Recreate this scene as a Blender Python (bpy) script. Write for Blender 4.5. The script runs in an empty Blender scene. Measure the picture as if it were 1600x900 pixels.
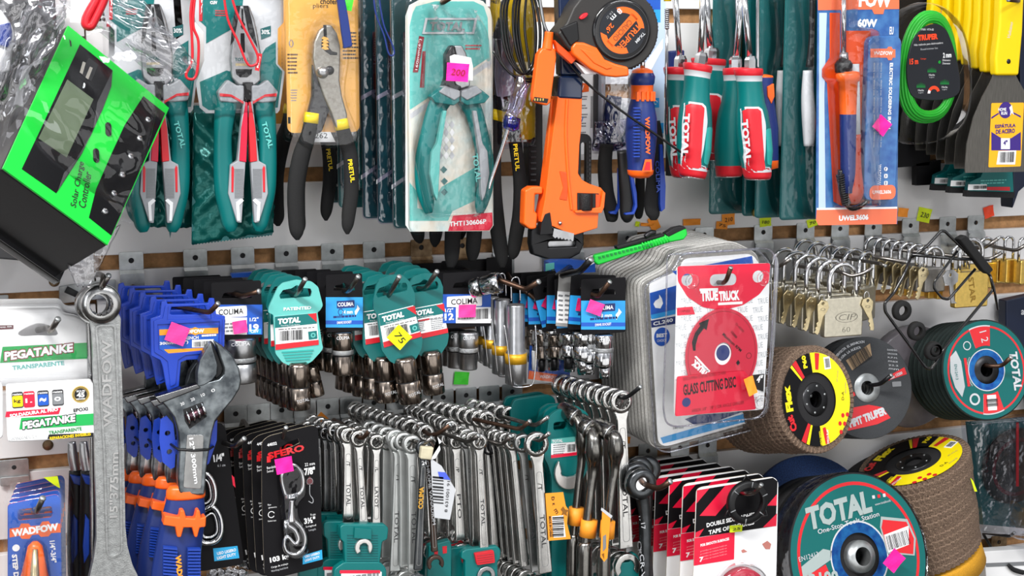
import bpy, bmesh, math, random
from math import sin, cos, pi, radians as RD, sqrt, atan2
from mathutils import Vector, Matrix, Euler
from mathutils.geometry import tessellate_polygon

random.seed(7)
SC = bpy.context.scene
COL = SC.collection

# ------------------------------------------------------------------ camera
FPX = 2400.0                                   # focal length in pixels of a 1600 px wide frame
PITCH, YAW = RD(8.624), RD(20.32)
FW = Vector((sin(YAW)*cos(PITCH), cos(YAW)*cos(PITCH), -sin(PITCH)))
RT = Vector((cos(YAW), -sin(YAW), 0))
UP = RT.cross(FW)
CAM = FW * -2.12
cam = bpy.data.cameras.new('camera'); camo = bpy.data.objects.new('camera', cam); COL.objects.link(camo)
cam.sensor_width = 36; cam.lens = FPX/1600*36; cam.clip_start = 0.05
camo.matrix_world = Matrix((( RT.x, UP.x, -FW.x, CAM.x), (RT.y, UP.y, -FW.y, CAM.y), (RT.z, UP.z, -FW.z, CAM.z), (0,0,0,1)))
SC.camera = camo

# ------------------------------------------------------------------ light: the shop's ceiling panels and added fill panels behind the camera
W_ = bpy.data.worlds.new('shop_surroundings'); SC.world = W_; W_.use_nodes = True
wt = W_.node_tree; wt.nodes.clear()
wo = wt.nodes.new('ShaderNodeOutputWorld'); wb = wt.nodes.new('ShaderNodeBackground')
tc = wt.nodes.new('ShaderNodeTexCoord'); sx_ = wt.nodes.new('ShaderNodeSeparateXYZ'); rp = wt.nodes.new('ShaderNodeValToRGB')
wt.links.new(tc.outputs['Generated'], sx_.inputs[0])
mr = wt.nodes.new('ShaderNodeMapRange'); mr.inputs['From Min'].default_value = -1; mr.inputs['From Max'].default_value = 1
wt.links.new(sx_.outputs['Z'], mr.inputs['Value']); wt.links.new(mr.outputs[0], rp.inputs[0])
e = rp.color_ramp.elements; e[0].position = 0.0; e[0].color = (.10,.09,.08,1); e[1].position = 1; e[1].color = (1.0,1.0,1.0,1)
for p_, c_ in ((.40,(.16,.15,.14,1)), (.50,(.40,.40,.41,1)), (.62,(.55,.56,.58,1)), (.75,(.75,.77,.8,1))):
    q_ = e.new(p_); q_.color = c_
# noise added for contrast in the metal reflections: soft bright and dim bands
wv = wt.nodes.new('ShaderNodeTexNoise'); wv.inputs['Scale'].default_value = 2.6; wv.inputs['Detail'].default_value = 2
wt.links.new(tc.outputs['Generated'], wv.inputs['Vector'])
wr = wt.nodes.new('ShaderNodeMapRange'); wr.inputs['From Min'].default_value = .38; wr.inputs['From Max'].default_value = .62; wr.inputs['To Min'].default_value = .2; wr.inputs['To Max'].default_value = 2.5
wt.links.new(wv.outputs['Fac'], wr.inputs['Value'])
wm = wt.nodes.new('ShaderNodeVectorMath'); wm.operation = 'SCALE'
wt.links.new(rp.outputs[0], wm.inputs[0]); wt.links.new(wr.outputs[0], wm.inputs['Scale'])
wt.links.new(wm.outputs[0], wb.inputs['Color']); wb.inputs['Strength'].default_value = 0.48
wt.links.new(wb.outputs[0], wo.inputs[0])

def area(name, loc, target, sx, sy, power, col=(1,1,1)):
    l = bpy.data.lights.new(name, 'AREA'); l.shape = 'RECTANGLE'; l.size = sx; l.size_y = sy; l.energy = power; l.color = col
    o = bpy.data.objects.new(name, l); COL.objects.link(o); o.location = loc
    o.rotation_euler = (Vector(target)-Vector(loc)).to_track_quat('-Z', 'Y').to_euler()
    return o
area('ceiling_tube_light', (-1.3, -1.5, 1.7), (0, 0, -.1), 1.5, .22, 70, (1, .985, .96))
area('ceiling_tube_light', (0.9, -2.6, 2.0), (0.2, 0, -.1), 1.6, .25, 38, (.96, .98, 1))
area('shop_window_light', (-2.2, -2.4, 0.3), (0, 0, 0), .5, 1.3, 10, (.94, .97, 1))
for i in range(5):      # fill panels added behind the camera to brighten flat metal faces
    area('added_fill_panel', (-1.5+i*1.05, -3.6, -.62), (-1.5+i*1.05, 0, -.62), .74, 2.0, 7.2, (1, .995, .98))

SC.view_settings.view_transform = 'Standard'; SC.view_settings.look = 'None'
SC.view_settings.exposure = 0.27; SC.view_settings.gamma = 1.0; SC.view_settings.use_curve_mapping = False
SC.cycles.transparent_max_bounces = 40; SC.cycles.max_bounces = 10
SC.cycles.caustics_reflective = False; SC.cycles.caustics_refractive = False

# ------------------------------------------------------------------ materials
M = {}
def lin(c):
    if isinstance(c, str):
        c = [int(c[i:i+2], 16)/255 for i in (0, 2, 4)]
    return tuple(((v/12.92) if v <= .04045 else ((v+.055)/1.055)**2.4) for v in c)
def mat(name, col, rough=.5, metal=0, noise=0, nscale=80, bump=0, bscale=300, coat=0, col2=None, spec=.4, stretch=None):
    m = bpy.data.materials.new(name); m.use_nodes = True; nt = m.node_tree; b = nt.nodes['Principled BSDF']
    c = lin(col); b.inputs['Base Color'].default_value = (*c, 1); b.inputs['Roughness'].default_value = rough
    b.inputs['Metallic'].default_value = metal; b.inputs['Coat Weight'].default_value = coat; b.inputs['Specular IOR Level'].default_value = spec
    b.inputs['Coat Roughness'].default_value = .08
    t = None
    if noise or bump:
        t = nt.nodes.new('ShaderNodeTexCoord')
        src = t.outputs['Object']
        if stretch:
            mp = nt.nodes.new('ShaderNodeMapping'); mp.inputs['Scale'].default_value = stretch; nt.links.new(src, mp.inputs[0]); src = mp.outputs[0]
    if noise:
        n = nt.nodes.new('ShaderNodeTexNoise'); n.inputs['Scale'].default_value = nscale; n.inputs['Detail'].default_value = 5
        nt.links.new(src, n.inputs['Vector'])
        r = nt.nodes.new('ShaderNodeValToRGB'); r.color_ramp.elements[0].position = .35; r.color_ramp.elements[1].position = .68
        c2 = lin(col2) if col2 else tuple(v*(1-noise) for v in c)
        r.color_ramp.elements[0].color = (*c2, 1); r.color_ramp.elements[1].color = (*c, 1)
        nt.links.new(n.outputs['Fac'], r.inputs[0]); nt.links.new(r.outputs[0], b.inputs['Base Color'])
    if bump:
        n2 = nt.nodes.new('ShaderNodeTexNoise'); n2.inputs['Scale'].default_value = bscale; n2.inputs['Detail'].default_value = 3
        nt.links.new(src, n2.inputs['Vector'])
        bp = nt.nodes.new('ShaderNodeBump'); bp.inputs['Strength'].default_value = bump; bp.inputs['Distance'].default_value = .001
        nt.links.new(n2.outputs['Fac'], bp.inputs['Height']); nt.links.new(bp.outputs[0], b.inputs['Normal'])
    M[name] = m; return m
def clear(name, tint=(1,1,1), rough=.06, bump=.35, bscale=60, thick=.25, blend=.35):
    """thin clear packaging plastic: see-through with fresnel gloss and a little wrinkle"""
    m = bpy.data.materials.new(name); m.use_nodes = True; nt = m.node_tree; nt.nodes.clear()
    o = nt.nodes.new('ShaderNodeOutputMaterial'); mx = nt.nodes.new('ShaderNodeMixShader')
    tr = nt.nodes.new('ShaderNodeBsdfTransparent'); gl = nt.nodes.new('ShaderNodeBsdfGlossy'); lw = nt.nodes.new('ShaderNodeLayerWeight')
    tr.inputs[0].default_value = (*tint, 1); gl.inputs['Roughness'].default_value = rough; gl.inputs[0].default_value = (.95,.95,.97,1)
    lw.inputs['Blend'].default_value = blend
    t = nt.nodes.new('ShaderNodeTexCoord'); n = nt.nodes.new('ShaderNodeTexNoise'); n.inputs['Scale'].default_value = bscale; n.inputs['Detail'].default_value = 2
    nt.links.new(t.outputs['Object'], n.inputs['Vector'])
    bp = nt.nodes.new('ShaderNodeBump'); bp.inputs['Strength'].default_value = bump; bp.inputs['Distance'].default_value = .004
    nt.links.new(n.outputs['Fac'], bp.inputs['Height'])
    for q in (gl, lw): nt.links.new(bp.outputs[0], q.inputs['Normal'])
    mm = nt.nodes.new('ShaderNodeMath'); mm.operation = 'MULTIPLY_ADD'; mm.inputs[1].default_value = 0.62; mm.inputs[2].default_value = thick*.2
    mm.use_clamp = True
    nt.links.new(lw.outputs['Fresnel'], mm.inputs[0]); nt.links.new(mm.outputs[0], mx.inputs[0])
    nt.links.new(tr.outputs[0], mx.inputs[1]); nt.links.new(gl.outputs[0], mx.inputs[2]); nt.links.new(mx.outputs[0], o.inputs[0])
    M[name] = m; return m

mat('laminate', 'e2e0e0', .35, noise=.1, nscale=9, bump=.05, bscale=90)
mat('mdf', 'b98a5c', .85, noise=.35, nscale=120, bump=.3, bscale=500)
mat('zinc', 'bfc3c4', .36, .75, noise=.45, nscale=45, bump=.12, bscale=200)
mat('rusty_zinc', '9a8468', .5, 1, noise=.6, nscale=70, col2='5a4632', bump=.2)
mat('hook_steel', '8f8a86', .28, 1, noise=.35, nscale=60)
mat('hook_brown', '5e483c', .42, .9, noise=.3, nscale=90)
mat('chrome', 'd6d7da', .13, 1, noise=.12, nscale=40)
mat('chrome_dark', '6c665f', .12, 1, noise=.2, nscale=40)
mat('satin_steel', 'b9babd', .3, 1, noise=.2, nscale=80, bump=.1, bscale=400)
mat('cast_steel', 'b3b5b5', .42, .8, noise=.3, nscale=180, bump=.45, bscale=700)
mat('dark_steel', '3c3c3e', .33, .85, noise=.3, nscale=120)
mat('black_steel', '1d1d1f', .3, .5)
mat('black_rubber', '141415', .8, noise=.2, nscale=500, bump=.35, bscale=1200)
mat('black_plastic', '101012', .42)
mat('black_gloss', '101012', .14, coat=.5)
mat('black_card', '0f0e11', .55, spec=.18)
mat('dark_grey', '3a3a3c', .6)
mat('mid_grey', '7e8083', .5)
mat('grey_plastic', '9a9da2', .42)
mat('light_grey', 'c2c4c8', .5)
mat('white_card', 'f6f6f7', .45, coat=.2)
mat('white_plastic', 'ecedef', .3)
mat('teal', '006a69', .36)
mat('teal_dark', '0a5a5c', .4)
mat('teal_light', '2fa39c', .3)
mat('teal_hanger', '086463', .38)
mat('teal_pale', '5fb7b0', .28)
mat('red', 'c8202c', .35)
mat('red_card', 'e0123a', .4, coat=.15)
mat('crimson', 'c9163a', .3)
mat('dark_red', '861522', .3)
mat('orange', 'f2641c', .3)
mat('orange_deep', 'd9480f', .28)
mat('orange_label', 'f39a2b', .5)
mat('amber_card', 'edb055', .4, noise=.12, nscale=25, coat=.3)
mat('yellow', 'f3d10c', .35)
mat('yellow_flat', 'e8c400', .4)
mat('green', '14c23a', .33)
mat('green_line', '22a82a', .28)
mat('green_dark', '14803a', .4)
mat('blue', '1d3f9e', .33)
mat('blue_rack', '1c3fae', .3)
mat('navy', '1c2f6e', .35)
mat('sky_blue', '2c9be0', .35)
mat('label_blue', '1d56b8', .4)
mat('pink', 'ff1c9c', .6)
mat('lime', 'dcf01a', .6)
mat('neon_orange', 'ff9a2c', .6)
mat('neon_green', '4ae038', .6)
mat('brass', 'e8c66e', .3, 1, noise=.15, nscale=200, bump=.1, bscale=900)
mat('brushed_nickel', 'd6d0be', .36, 1, noise=.12, nscale=200, bump=.15, bscale=900)
mat('key_brass', 'd8c8a0', .3, 1, noise=.2, nscale=200)
mat('blade_steel', '74716c', .4, .9, noise=.25, nscale=60, stretch=(12, 1, 1))
mat('abrasive_brown', '8f7865', .85, noise=.5, nscale=700, col2='4b3a30', bump=.8, bscale=1500)
mat('abrasive_grey', '4a4846', .9, noise=.4, nscale=900, bump=.6, bscale=1500)
mat('abrasive_black', '232224', .85, noise=.3, nscale=900, bump=.5, bscale=1500)
mat('orange_abrasive', 'd69a26', .9, noise=.25, nscale=600, bump=.5, bscale=1500)
mat('lcd', '5d6a55', .25)
mat('usb_metal', 'd6d2c6', .35, .8)
mat('purple', '3a2478', .4)
mat('ink', '1a1a1c', .6)
mat('maroon', '5d1420', .25, coat=.5)
mat('copper_tip', '8a6a52', .4, 1)
mat('knurl', '2c2b2c', .4, .7, bump=1.0, bscale=900)
mat('navy_gloss', '12213f', .15, coat=.5)
mat('navy_dark', '0e1a33', .35)
mat('tape_rubber', '2a2827', .5, bump=.1, bscale=900)
mat('tape_face', '1a1d24', .35)
mat('dark_orange', '8e4a22', .4)
mat('pale_blue_card', 'b9cde6', .4)
mat('blue_card', '1f4f92', .3, noise=.3, nscale=60, col2='3f73ac', coat=.4)
mat('salmon', 'ef6f48', .35, coat=.3)
mat('brick', 'a83a22', .25, coat=.4)
mat('red_orange', 'ff4a20', .45)
mat('label_yellow', 'f0ac1c', .45)
clear('trans_blue', (.2,.2,.8), .08, .3, 50)
mat('green_label', '18a850', .35)
mat('polished', 'b4b4b4', .22, 1, noise=.2, nscale=60)
mat('polished_dark', '77787a', .25, 1, noise=.3, nscale=60)
mat('head_steel', '8b9296', .3, .9, noise=.55, nscale=70, col2='4a4f54', bump=.1)
mat('maroon_steel', '5a4048', .3, .9)
mat('pink2', 'ff3f97', .6)
mat('lime2', 'f4f20c', .55)
mat('black_chrome', '8a7f76', .19, 1)
mat('knurl_bright', 'a8aaac', .4, 1, bump=1.0, bscale=1400)
mat('yellow_band', 'c8961e', .35, .4)
mat('crimson_tag', 'd81e68', .6)
mat('pale_grey_card', '9a9896', .45)
mat('pale_card', 'b9b7b3', .5)
mat('print_grey', 'b4b9bc', .5)
mat('print_grey2', 'a9b6b4', .4, .3)
mat('red_glass', 'cc1238', .3, coat=.3)
mat('mark_grey', '77746a', .5, .6)
mat('brass_dark', '9c7a34', .45, .6)
mat('pewter', '8f8c89', .38, .8, noise=.15, nscale=200)
mat('label_black', '0f0e11', .5, spec=.18)
mat('print_yellow', 'f6e012', .32, coat=.4)
mat('print_red', 'cf2028', .35, coat=.3)
mat('abrasive_grey2', '3f4144', .8, noise=.2, nscale=900, bump=.4, bscale=1500)
mat('kraft', 'a98d6c', .6)
mat('teal_label', '075f5d', .45, spec=.3)
mat('foil_blue', '2f7fc4', .22, .7, noise=.4, nscale=90, col2='1b4c9c')
mat('abrasive_teal', '182624', .8, noise=.4, nscale=700, bump=.4, bscale=1500)
mat('shrink_grey', '6f6a70', .25, noise=.3, nscale=30, bump=.6, bscale=60)
mat('blue_grit', '1d3c70', .8, noise=.6, nscale=500, bump=.5)
mat('frost', '9c9a96', .35, noise=.3, nscale=300, bump=.6, bscale=500, coat=.3)
mat('frost_rim', 'cbc9c5', .28, noise=.4, nscale=900, bump=.6, bscale=700, coat=.4)
clear('film_dark', (.75,.75,.76), .1, 1.0, 60, thick=.4)
mat('wrench_chrome', 'd4d3d1', .2, 1, noise=.15, nscale=60)
mat('wrench_pale', 'cdd0cf', .33, .85, noise=.1, nscale=60)
mat('wrench_satin', 'a3a4a4', .3, 1, noise=.2, nscale=80)
mat('wrench_dark', '5c5f62', .28, .95, noise=.35, nscale=80)
mat('wrench_brown', '5b4c45', .35, .9, noise=.3, nscale=90)
mat('white_steel', 'dedbd8', .28, .8)
mat('satin_dark', '8e8c88', .24, 1, noise=.3, nscale=60)
mat('bronze', 'b89a62', .3, 1)
mat('masking_tape', 'cdc4a8', .7, noise=.25, nscale=60)
mat('gold_ink', 'd8a23c', .4, .4)
mat('label_blue2', '4a5fd0', .45)
mat('brown_print', '8a5a1c', .5)
mat('cream_edge', 'c9bca4', .7)
mat('cyan_label', '2aa6dc', .4)
mat('pink_print', 'f0a0a8', .5)
mat('skin', 'c07a70', .5)
mat('crimson_roll', 'a81c36', .35)
mat('teal_foil', '0c5a55', .22, .35, bump=.5, bscale=60)
mat('olive_strap', '8a8468', .9, noise=.4, nscale=900)
mat('cast_nickel', 'a8a49c', .38, .9, noise=.2, nscale=300, bump=.15, bscale=900)
mat('silver_card', 'c9dbd9', .3, .2, noise=.25, nscale=30, col2='e6d9c6', coat=.4)
clear('clear', (.99,.99,.992), .05, .35, 45, thick=.1, blend=.25)
clear('clear_flat', (.985,.985,.99), .04, .25, 20, thick=.05, blend=.2)
clear('bag', (.9,.9,.91), .12, 1.0, 38, thick=.35, blend=.4)
clear('clear_smoky', (.80,.81,.86), .1, .5, 50, thick=.5, blend=.4)
clear('clear_purple', (.78,.76,.88), .08, .6, 50, thick=.4)

# ------------------------------------------------------------------ unprojection helpers
def ray(px, py): return FW*FPX + RT*(px-800) - UP*(py-450)
def Wp(px, py, d=0.0):
    """world point seen at photo pixel (px,py), d metres off the wall"""
    r = ray(px, py); return CAM + r*((-d-CAM.y)/r.y)
class Fr:
    """a local frame: origin seen at a pixel d off the wall; local x right, z up, y towards the wall.
    yaw turns the face (+ = facing more to the right), pitch tips it (- = facing up), roll spins it in its plane"""
    def __init__(s, px, py, d, yaw=0, pitch=0, roll=0):
        s.o = Wp(px, py, d); s.e = Euler((RD(pitch), 0, RD(yaw)), 'XYZ')
        m = s.e.to_matrix() @ Matrix.Rotation(RD(roll), 3, 'Y')
        s.e = m.to_euler('XYZ'); s.m = m; s.mi = m.transposed()
        q = s.mi @ (s.o-CAM); s.q = q
    def p(s, px, py, dy=0.0):
        """local (x,z) of a pixel on the local plane y=dy"""
        r = s.mi @ ray(px, py); c = s.mi @ (CAM - s.o)
        t = (dy-c.y)/r.y
        return (c.x+r.x*t, c.z+r.z*t)
    def P(s, pts, dy=0.0): return [s.p(a, b, dy) for a, b in pts]
    def L(s, w): return s.mi @ (Vector(w)-s.o)
    def k(s, px=None, py=None):
        """metres per pixel near the origin"""
        return (s.o-CAM).dot(FW)/FPX

# ------------------------------------------------------------------ mesh builder
def catmull(pts, n=6, closed=False):
    out = []; N = len(pts); D = len(pts[0])
    rng = range(N if closed else N-1)
    for i in rng:
        if closed: a, b, c, d = pts[(i-1) % N], pts[i], pts[(i+1) % N], pts[(i+2) % N]
        else: a, b, c, d = pts[max(i-1,0)], pts[i], pts[i+1], pts[min(i+2,N-1)]
        for j in range(n):
            t = j/n
            out.append(tuple(.5*((2*b[q])+(-a[q]+c[q])*t+(2*a[q]-5*b[q]+4*c[q]-d[q])*t*t+(-a[q]+3*b[q]-3*c[q]+d[q])*t**3) for q in range(D)))
    if not closed: out.append(tuple(pts[-1]))
    return out
def rrect(x0, z0, x1, z1, r, n=4):
    if x0 > x1: x0, x1 = x1, x0
    if z0 > z1: z0, z1 = z1, z0
    r = min(r, (x1-x0)/2-1e-6, (z1-z0)/2-1e-6); o = []
    for cx, cz, a0 in ((x1-r, z1-r, 0), (x0+r, z1-r, 90), (x0+r, z0+r, 180), (x1-r, z0+r, 270)):
        for i in range(n+1):
            a = RD(a0+90*i/n); o.append((cx+r*cos(a), cz+r*sin(a)))
    return o
def ell(cx, cz, rx, rz=None, n=24, a0=0, a1=360):
    rz = rx if rz is None else rz
    full = abs(a1-a0) >= 359.9
    return [(cx+rx*cos(RD(a0+(a1-a0)*i/n)), cz+rz*sin(RD(a0+(a1-a0)*i/n))) for i in range(n if full else n+1)]
def roundpoly(pts, r, n=3):
    """round the corners of a polygon"""
    o = []; N = len(pts)
    for i in range(N):
        a, b, c = Vector(pts[i-1]), Vector(pts[i]), Vector(pts[(i+1) % N])
        u = (a-b); v = (c-b); ru = min(r, u.length*.45); rv = min(r, v.length*.45)
        if u.length < 1e-9 or v.length < 1e-9: continue
        p0 = b+u.normalized()*ru; p2 = b+v.normalized()*rv
        for j in range(n+1):
            t = j/n; q = p0*(1-t)**2 + b*2*t*(1-t) + p2*t*t; o.append((q.x, q.y))
    return o
_TXT = {}
def textgeo(s, bold):
    key = (s, bold)
    if key in _TXT: return _TXT[key]
    cu = bpy.data.curves.new('t', 'FONT'); cu.body = s; cu.size = 1; cu.resolution_u = 2; cu.offset = bold; cu.align_x = 'LEFT'
    o = bpy.data.objects.new('t', cu); COL.objects.link(o)
    me = o.to_mesh(); v = [(p.co.x, p.co.y) for p in me.vertices]; f = [tuple(p.vertices) for p in me.polygons]
    o.to_mesh_clear(); bpy.data.objects.remove(o); bpy.data.curves.remove(cu)
    if v:
        x0 = min(a for a, b in v); x1 = max(a for a, b in v); z0 = min(b for a, b in v); z1 = max(b for a, b in v)
        v = [((a-x0), (b-z0)) for a, b in v]; r = (v, f, x1-x0, z1-z0)
    else: r = ([], [], 1, 1)
    _TXT[key] = r; return r
class MB:
    def __init__(s): s.v = []; s.f = []; s.m = []; s.s = []; s.mats = []
    def mi(s, m):
        if m not in s.mats: s.mats.append(m)
        return s.mats.index(m)
    def add(s, v, f, m, smooth=False):
        b = len(s.v); s.v += [tuple(q) for q in v]; i = s.mi(m)
        for q in f: s.f.append(tuple(b+j for j in q)); s.m.append(i); s.s.append(smooth)
        return s
    def prism(s, pts, y0, y1, m, holes=None, side=None, sc=1.0, front=None, taper=None):
        """pts in (x,z), front at y0 (towards the viewer), back at y1"""
        side = side or m
        ar = sum(pts[i-1][0]*pts[i][1]-pts[i][0]*pts[i-1][1] for i in range(len(pts)))
        if ar < 0: pts = list(reversed(pts))
        n = len(pts)
        if not holes:
            fp = pts
            if taper:
                fp = inset(pts, taper)
            s.add([(x, y0, z) for x, z in fp], [tuple(range(n))], m)
            s.add([(x, y1, z) for x, z in pts], [tuple(reversed(range(n)))], side)
            v = [(x, y0, z) for x, z in fp]+[(x, y1, z) for x, z in pts]
            s.add(v, [(i, i+n, (i+1) % n+n, (i+1) % n) for i in range(n)], side)
        else:
            loops = [pts]
            for h in holes:
                a2 = sum(h[i-1][0]*h[i][1]-h[i][0]*h[i-1][1] for i in range(len(h)))
                loops.append(list(reversed(h)) if a2 > 0 else list(h))
            tri = tessellate_polygon([[Vector((x, z, 0)) for x, z in L] for L in loops])
            flat = [q for L in loops for q in L]
            ft = []
            for t in tri:
                a, b, c = (flat[j] for j in t)
                cr = (b[0]-a[0])*(c[1]-a[1])-(b[1]-a[1])*(c[0]-a[0])
                ft.append(tuple(t) if cr > 0 else (t[0], t[2], t[1]))
            s.add([(x, y0, z) for x, z in flat], ft, m)
            s.add([(x, y1, z) for x, z in flat], [tuple(reversed(t)) for t in ft], side)
            for L in loops:
                k = len(L); v = [(x, y0, z) for x, z in L]+[(x, y1, z) for x, z in L]
                s.add(v, [(i, i+k, (i+1) % k+k, (i+1) % k) for i in range(k)], side)
        return s
    def flat(s, pts, y, m):
        """a printed patch lying on a surface"""
        ar = sum(pts[i-1][0]*pts[i][1]-pts[i][0]*pts[i-1][1] for i in range(len(pts)))
        if ar < 0: pts = list(reversed(pts))
        return s.add([(x, y, z) for x, z in pts], [tuple(range(len(pts)))], m)
    def ring(s, cx, cz, r0, r1, y, m, n=40, a0=0, a1=360, rz=1.0):
        full = abs(a1-a0) > 359; k = n if full else n+1
        v = []
        for i in range(k):
            a = RD(a0+(a1-a0)*i/n); v += [(cx+r0*cos(a), y, cz+r0*sin(a)*rz), (cx+r1*cos(a), y, cz+r1*sin(a)*rz)]
        f = [(2*i, 2*i+1, 2*((i+1) % k)+1, 2*((i+1) % k)) for i in range(n if full else n)]
        return s.add(v, f, m)
    def box(s, x0, x1, y0, y1, z0, z1, m):
        v = [(x, y, z) for x in (x0, x1) for y in (y0, y1) for z in (z0, z1)]
        return s.add(v, [(0,1,3,2), (4,6,7,5), (0,4,5,1), (2,3,7,6), (0,2,6,4), (1,5,7,3)], m)
    def tube(s, pts, r, m, n=8, closed=False, cap=True, sy=1.0):
        """round bar along 3-D points; r a number or one radius per point"""
        P = [Vector(p) for p in pts]; N = len(P); rs = r if hasattr(r, '__len__') else [r]*N
        prev = None; v = []
        for i in range(N):
            if closed: t = (P[(i+1) % N]-P[i-1])
            else: t = P[min(i+1, N-1)]-P[max(i-1, 0)]
            if t.length < 1e-9: t = Vector((0,0,1))
            t.normalize()
            if prev is None:
                up = Vector((0,1,0)) if abs(t.y) < .9 else Vector((1,0,0))
                a = t.cross(up).normalized()
            else:
                a = (prev - t*prev.dot(t))
                if a.length < 1e-6: a = t.cross(Vector((0,1,.01)))
                a.normalize()
            prev = a; b = t.cross(a)
            for j in range(n):
                an = 2*pi*j/n; q = P[i]+a*(cos(an)*rs[i])+b*(sin(an)*rs[i]*sy); v.append(tuple(q))
        f = []
        for i in range(N if closed else N-1):
            k = (i+1) % N
            for j in range(n): f.append((i*n+j, i*n+(j+1) % n, k*n+(j+1) % n, k*n+j))
        if cap and not closed:
            f.append(tuple(reversed(range(n)))); f.append(tuple((N-1)*n+j for j in range(n)))
        return s.add(v, f, m, True)
    def lathe(s, prof, m, o=(0,0,0), ax='z', n=24, smooth=True, mats=None, arc=None):
        """prof: (radius, height) pairs round an axis: 'x', 'y', 'z' or a Vector"""
        A = {'x': Vector((1,0,0)), 'y': Vector((0,1,0)), 'z': Vector((0,0,1))}.get(ax, ax) if isinstance(ax, str) else Vector(ax).normalized()
        u = A.orthogonal().normalized(); w = A.cross(u); O = Vector(o); v = []
        for r, h in prof:
            for j in range(n):
                an = 2*pi*j/n; v.append(tuple(O+A*h+u*(cos(an)*r)+w*(sin(an)*r)))
        for i in range(len(prof)-1):
            mm = mats[i] if mats else m
            f = [(i*n+j, i*n+(j+1) % n, (i+1)*n+(j+1) % n, (i+1)*n+j) for j in range(n)]
            if i == 0: base = len(s.v); s.v += v
            k = s.mi(mm)
            for q in f: s.f.append(tuple(base+t for t in q)); s.m.append(k); s.s.append(smooth)
        for i, rev in ((0, True), (len(prof)-1, False)):
            if prof[i][0] > 1e-6 and prof[0] != prof[-1]:
                q = [base+i*n+j for j in range(n)]
                s.f.append(tuple(reversed(q)) if rev else tuple(q)); s.m.append(s.mi((mats[0] if rev else mats[-1]) if mats else m)); s.s.append(False)
        return s
    def text(s, t, x, z, y, w, h, m, ang=0, bold=.02, align='c', shear=0, ysurf=None):
        """text fitted in a w*h box (h = height of the glyphs), centred (or left) at x,z; w=None keeps its own width"""
        v, f, tw, th = textgeo(t, bold)
        if not v: return s
        sz = h/th; sx = (w/tw) if w else sz
        W = tw*sx; ox = -W/2 if align == 'c' else 0
        ca, sa = cos(RD(ang)), sin(RD(ang)); out = []
        for a, b in v:
            X = a*sx+ox+(b*sz)*shear; Z = b*sz-h/2
            out.append((x+X*ca-Z*sa, y, z+X*sa+Z*ca))
        return s.add(out, f, m)
    def barcode(s, x0, z0, x1, z1, y, m='ink', n=18, ang=0, seed=1):
        r = random.Random(seed); xs = []; x = 0
        while x < 1:
            w = r.choice((.012, .02, .03)); g = r.choice((.012, .02, .028)); xs.append((x, min(1, x+w))); x += w+g
        cx, cz = (x0+x1)/2, (z0+z1)/2; ca, sa = cos(RD(ang)), sin(RD(ang))
        for a, b in xs:
            q = [(x0+(x1-x0)*a, z0), (x0+(x1-x0)*b, z0), (x0+(x1-x0)*b, z1), (x0+(x1-x0)*a, z1)]
            q = [(cx+(u-cx)*ca-(w-cz)*sa, cz+(u-cx)*sa+(w-cz)*ca) for u, w in q]
            s.flat(q, y, m)
        return s
    def lines(s, x0, z1, x1, z0, y, m, n=4, fill=.45, seed=2):
        """rows of small print too fine to read"""
        r = random.Random(seed); h = (z1-z0)/n
        for i in range(n):
            x = x0; zt = z1-h*i
            xe = x0+(x1-x0)*r.uniform(.75, 1)
            while x < xe:
                w = (x1-x0)*r.uniform(.05, .16)
                s.flat([(x, zt-h*fill), (min(x+w, xe), zt-h*fill), (min(x+w, xe), zt), (x, zt)], y, m); x += w+(x1-x0)*.025
        return s
    def xform(s, mtx, start=0):
        s.v[start:] = [tuple(mtx @ Vector(q)) for q in s.v[start:]]; return s
def inset(pts, d):
    """shrink a counter-clockwise polygon by d"""
    n = len(pts); o = []
    ar = sum(pts[i-1][0]*pts[i][1]-pts[i][0]*pts[i-1][1] for i in range(n)); sg = 1 if ar > 0 else -1
    for i in range(n):
        a, b, c = Vector(pts[i-1]), Vector(pts[i]), Vector(pts[(i+1) % n])
        u = (b-a); v = (c-b)
        if u.length < 1e-9 or v.length < 1e-9: o.append(tuple(b)); continue
        u.normalize(); v.normalize()
        n1 = Vector((-u.y, u.x)); n2 = Vector((-v.y, v.x)); q = (n1+n2)
        if q.length < .3: q = n1
        q.normalize(); k = max(.5, q.dot(n1)); o.append(tuple(b+q*(d/k)*sg))
    return o
def tag(o, label=None, cat=None, group=None, kind=None):
    if label: o['label'] = label
    if cat: o['category'] = cat
    if group: o['group'] = group
    if kind: o['kind'] = kind
    return o
def build(name, mb, parent=None, bevel=0, sub=0, solid=0, bseg=2, autos=True):
    me = bpy.data.meshes.new(name); me.from_pydata(mb.v, [], mb.f)
    for mn in mb.mats: me.materials.append(M[mn])
    me.polygons.foreach_set('material_index', mb.m); me.polygons.foreach_set('use_smooth', mb.s); me.update()
    if bevel:
        bm = bmesh.new(); bm.from_mesh(me); bmesh.ops.remove_doubles(bm, verts=bm.verts, dist=1e-6); bm.to_mesh(me); bm.free()
    o = bpy.data.objects.new(name, me); COL.objects.link(o)
    if parent: o.parent = parent
    if solid:
        md = o.modifiers.new('solid', 'SOLIDIFY'); md.thickness = solid
    if bevel:
        md = o.modifiers.new('bevel', 'BEVEL'); md.width = bevel; md.segments = bseg; md.limit_method = 'ANGLE'; md.angle_limit = RD(40); md.harden_normals = False
        for p in me.polygons: p.use_smooth = True
        md2 = o.modifiers.new('wn', 'WEIGHTED_NORMAL'); md2.keep_sharp = False
    if sub:
        md = o.modifiers.new('sub', 'SUBSURF'); md.levels = sub; md.render_levels = sub
    return o
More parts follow.
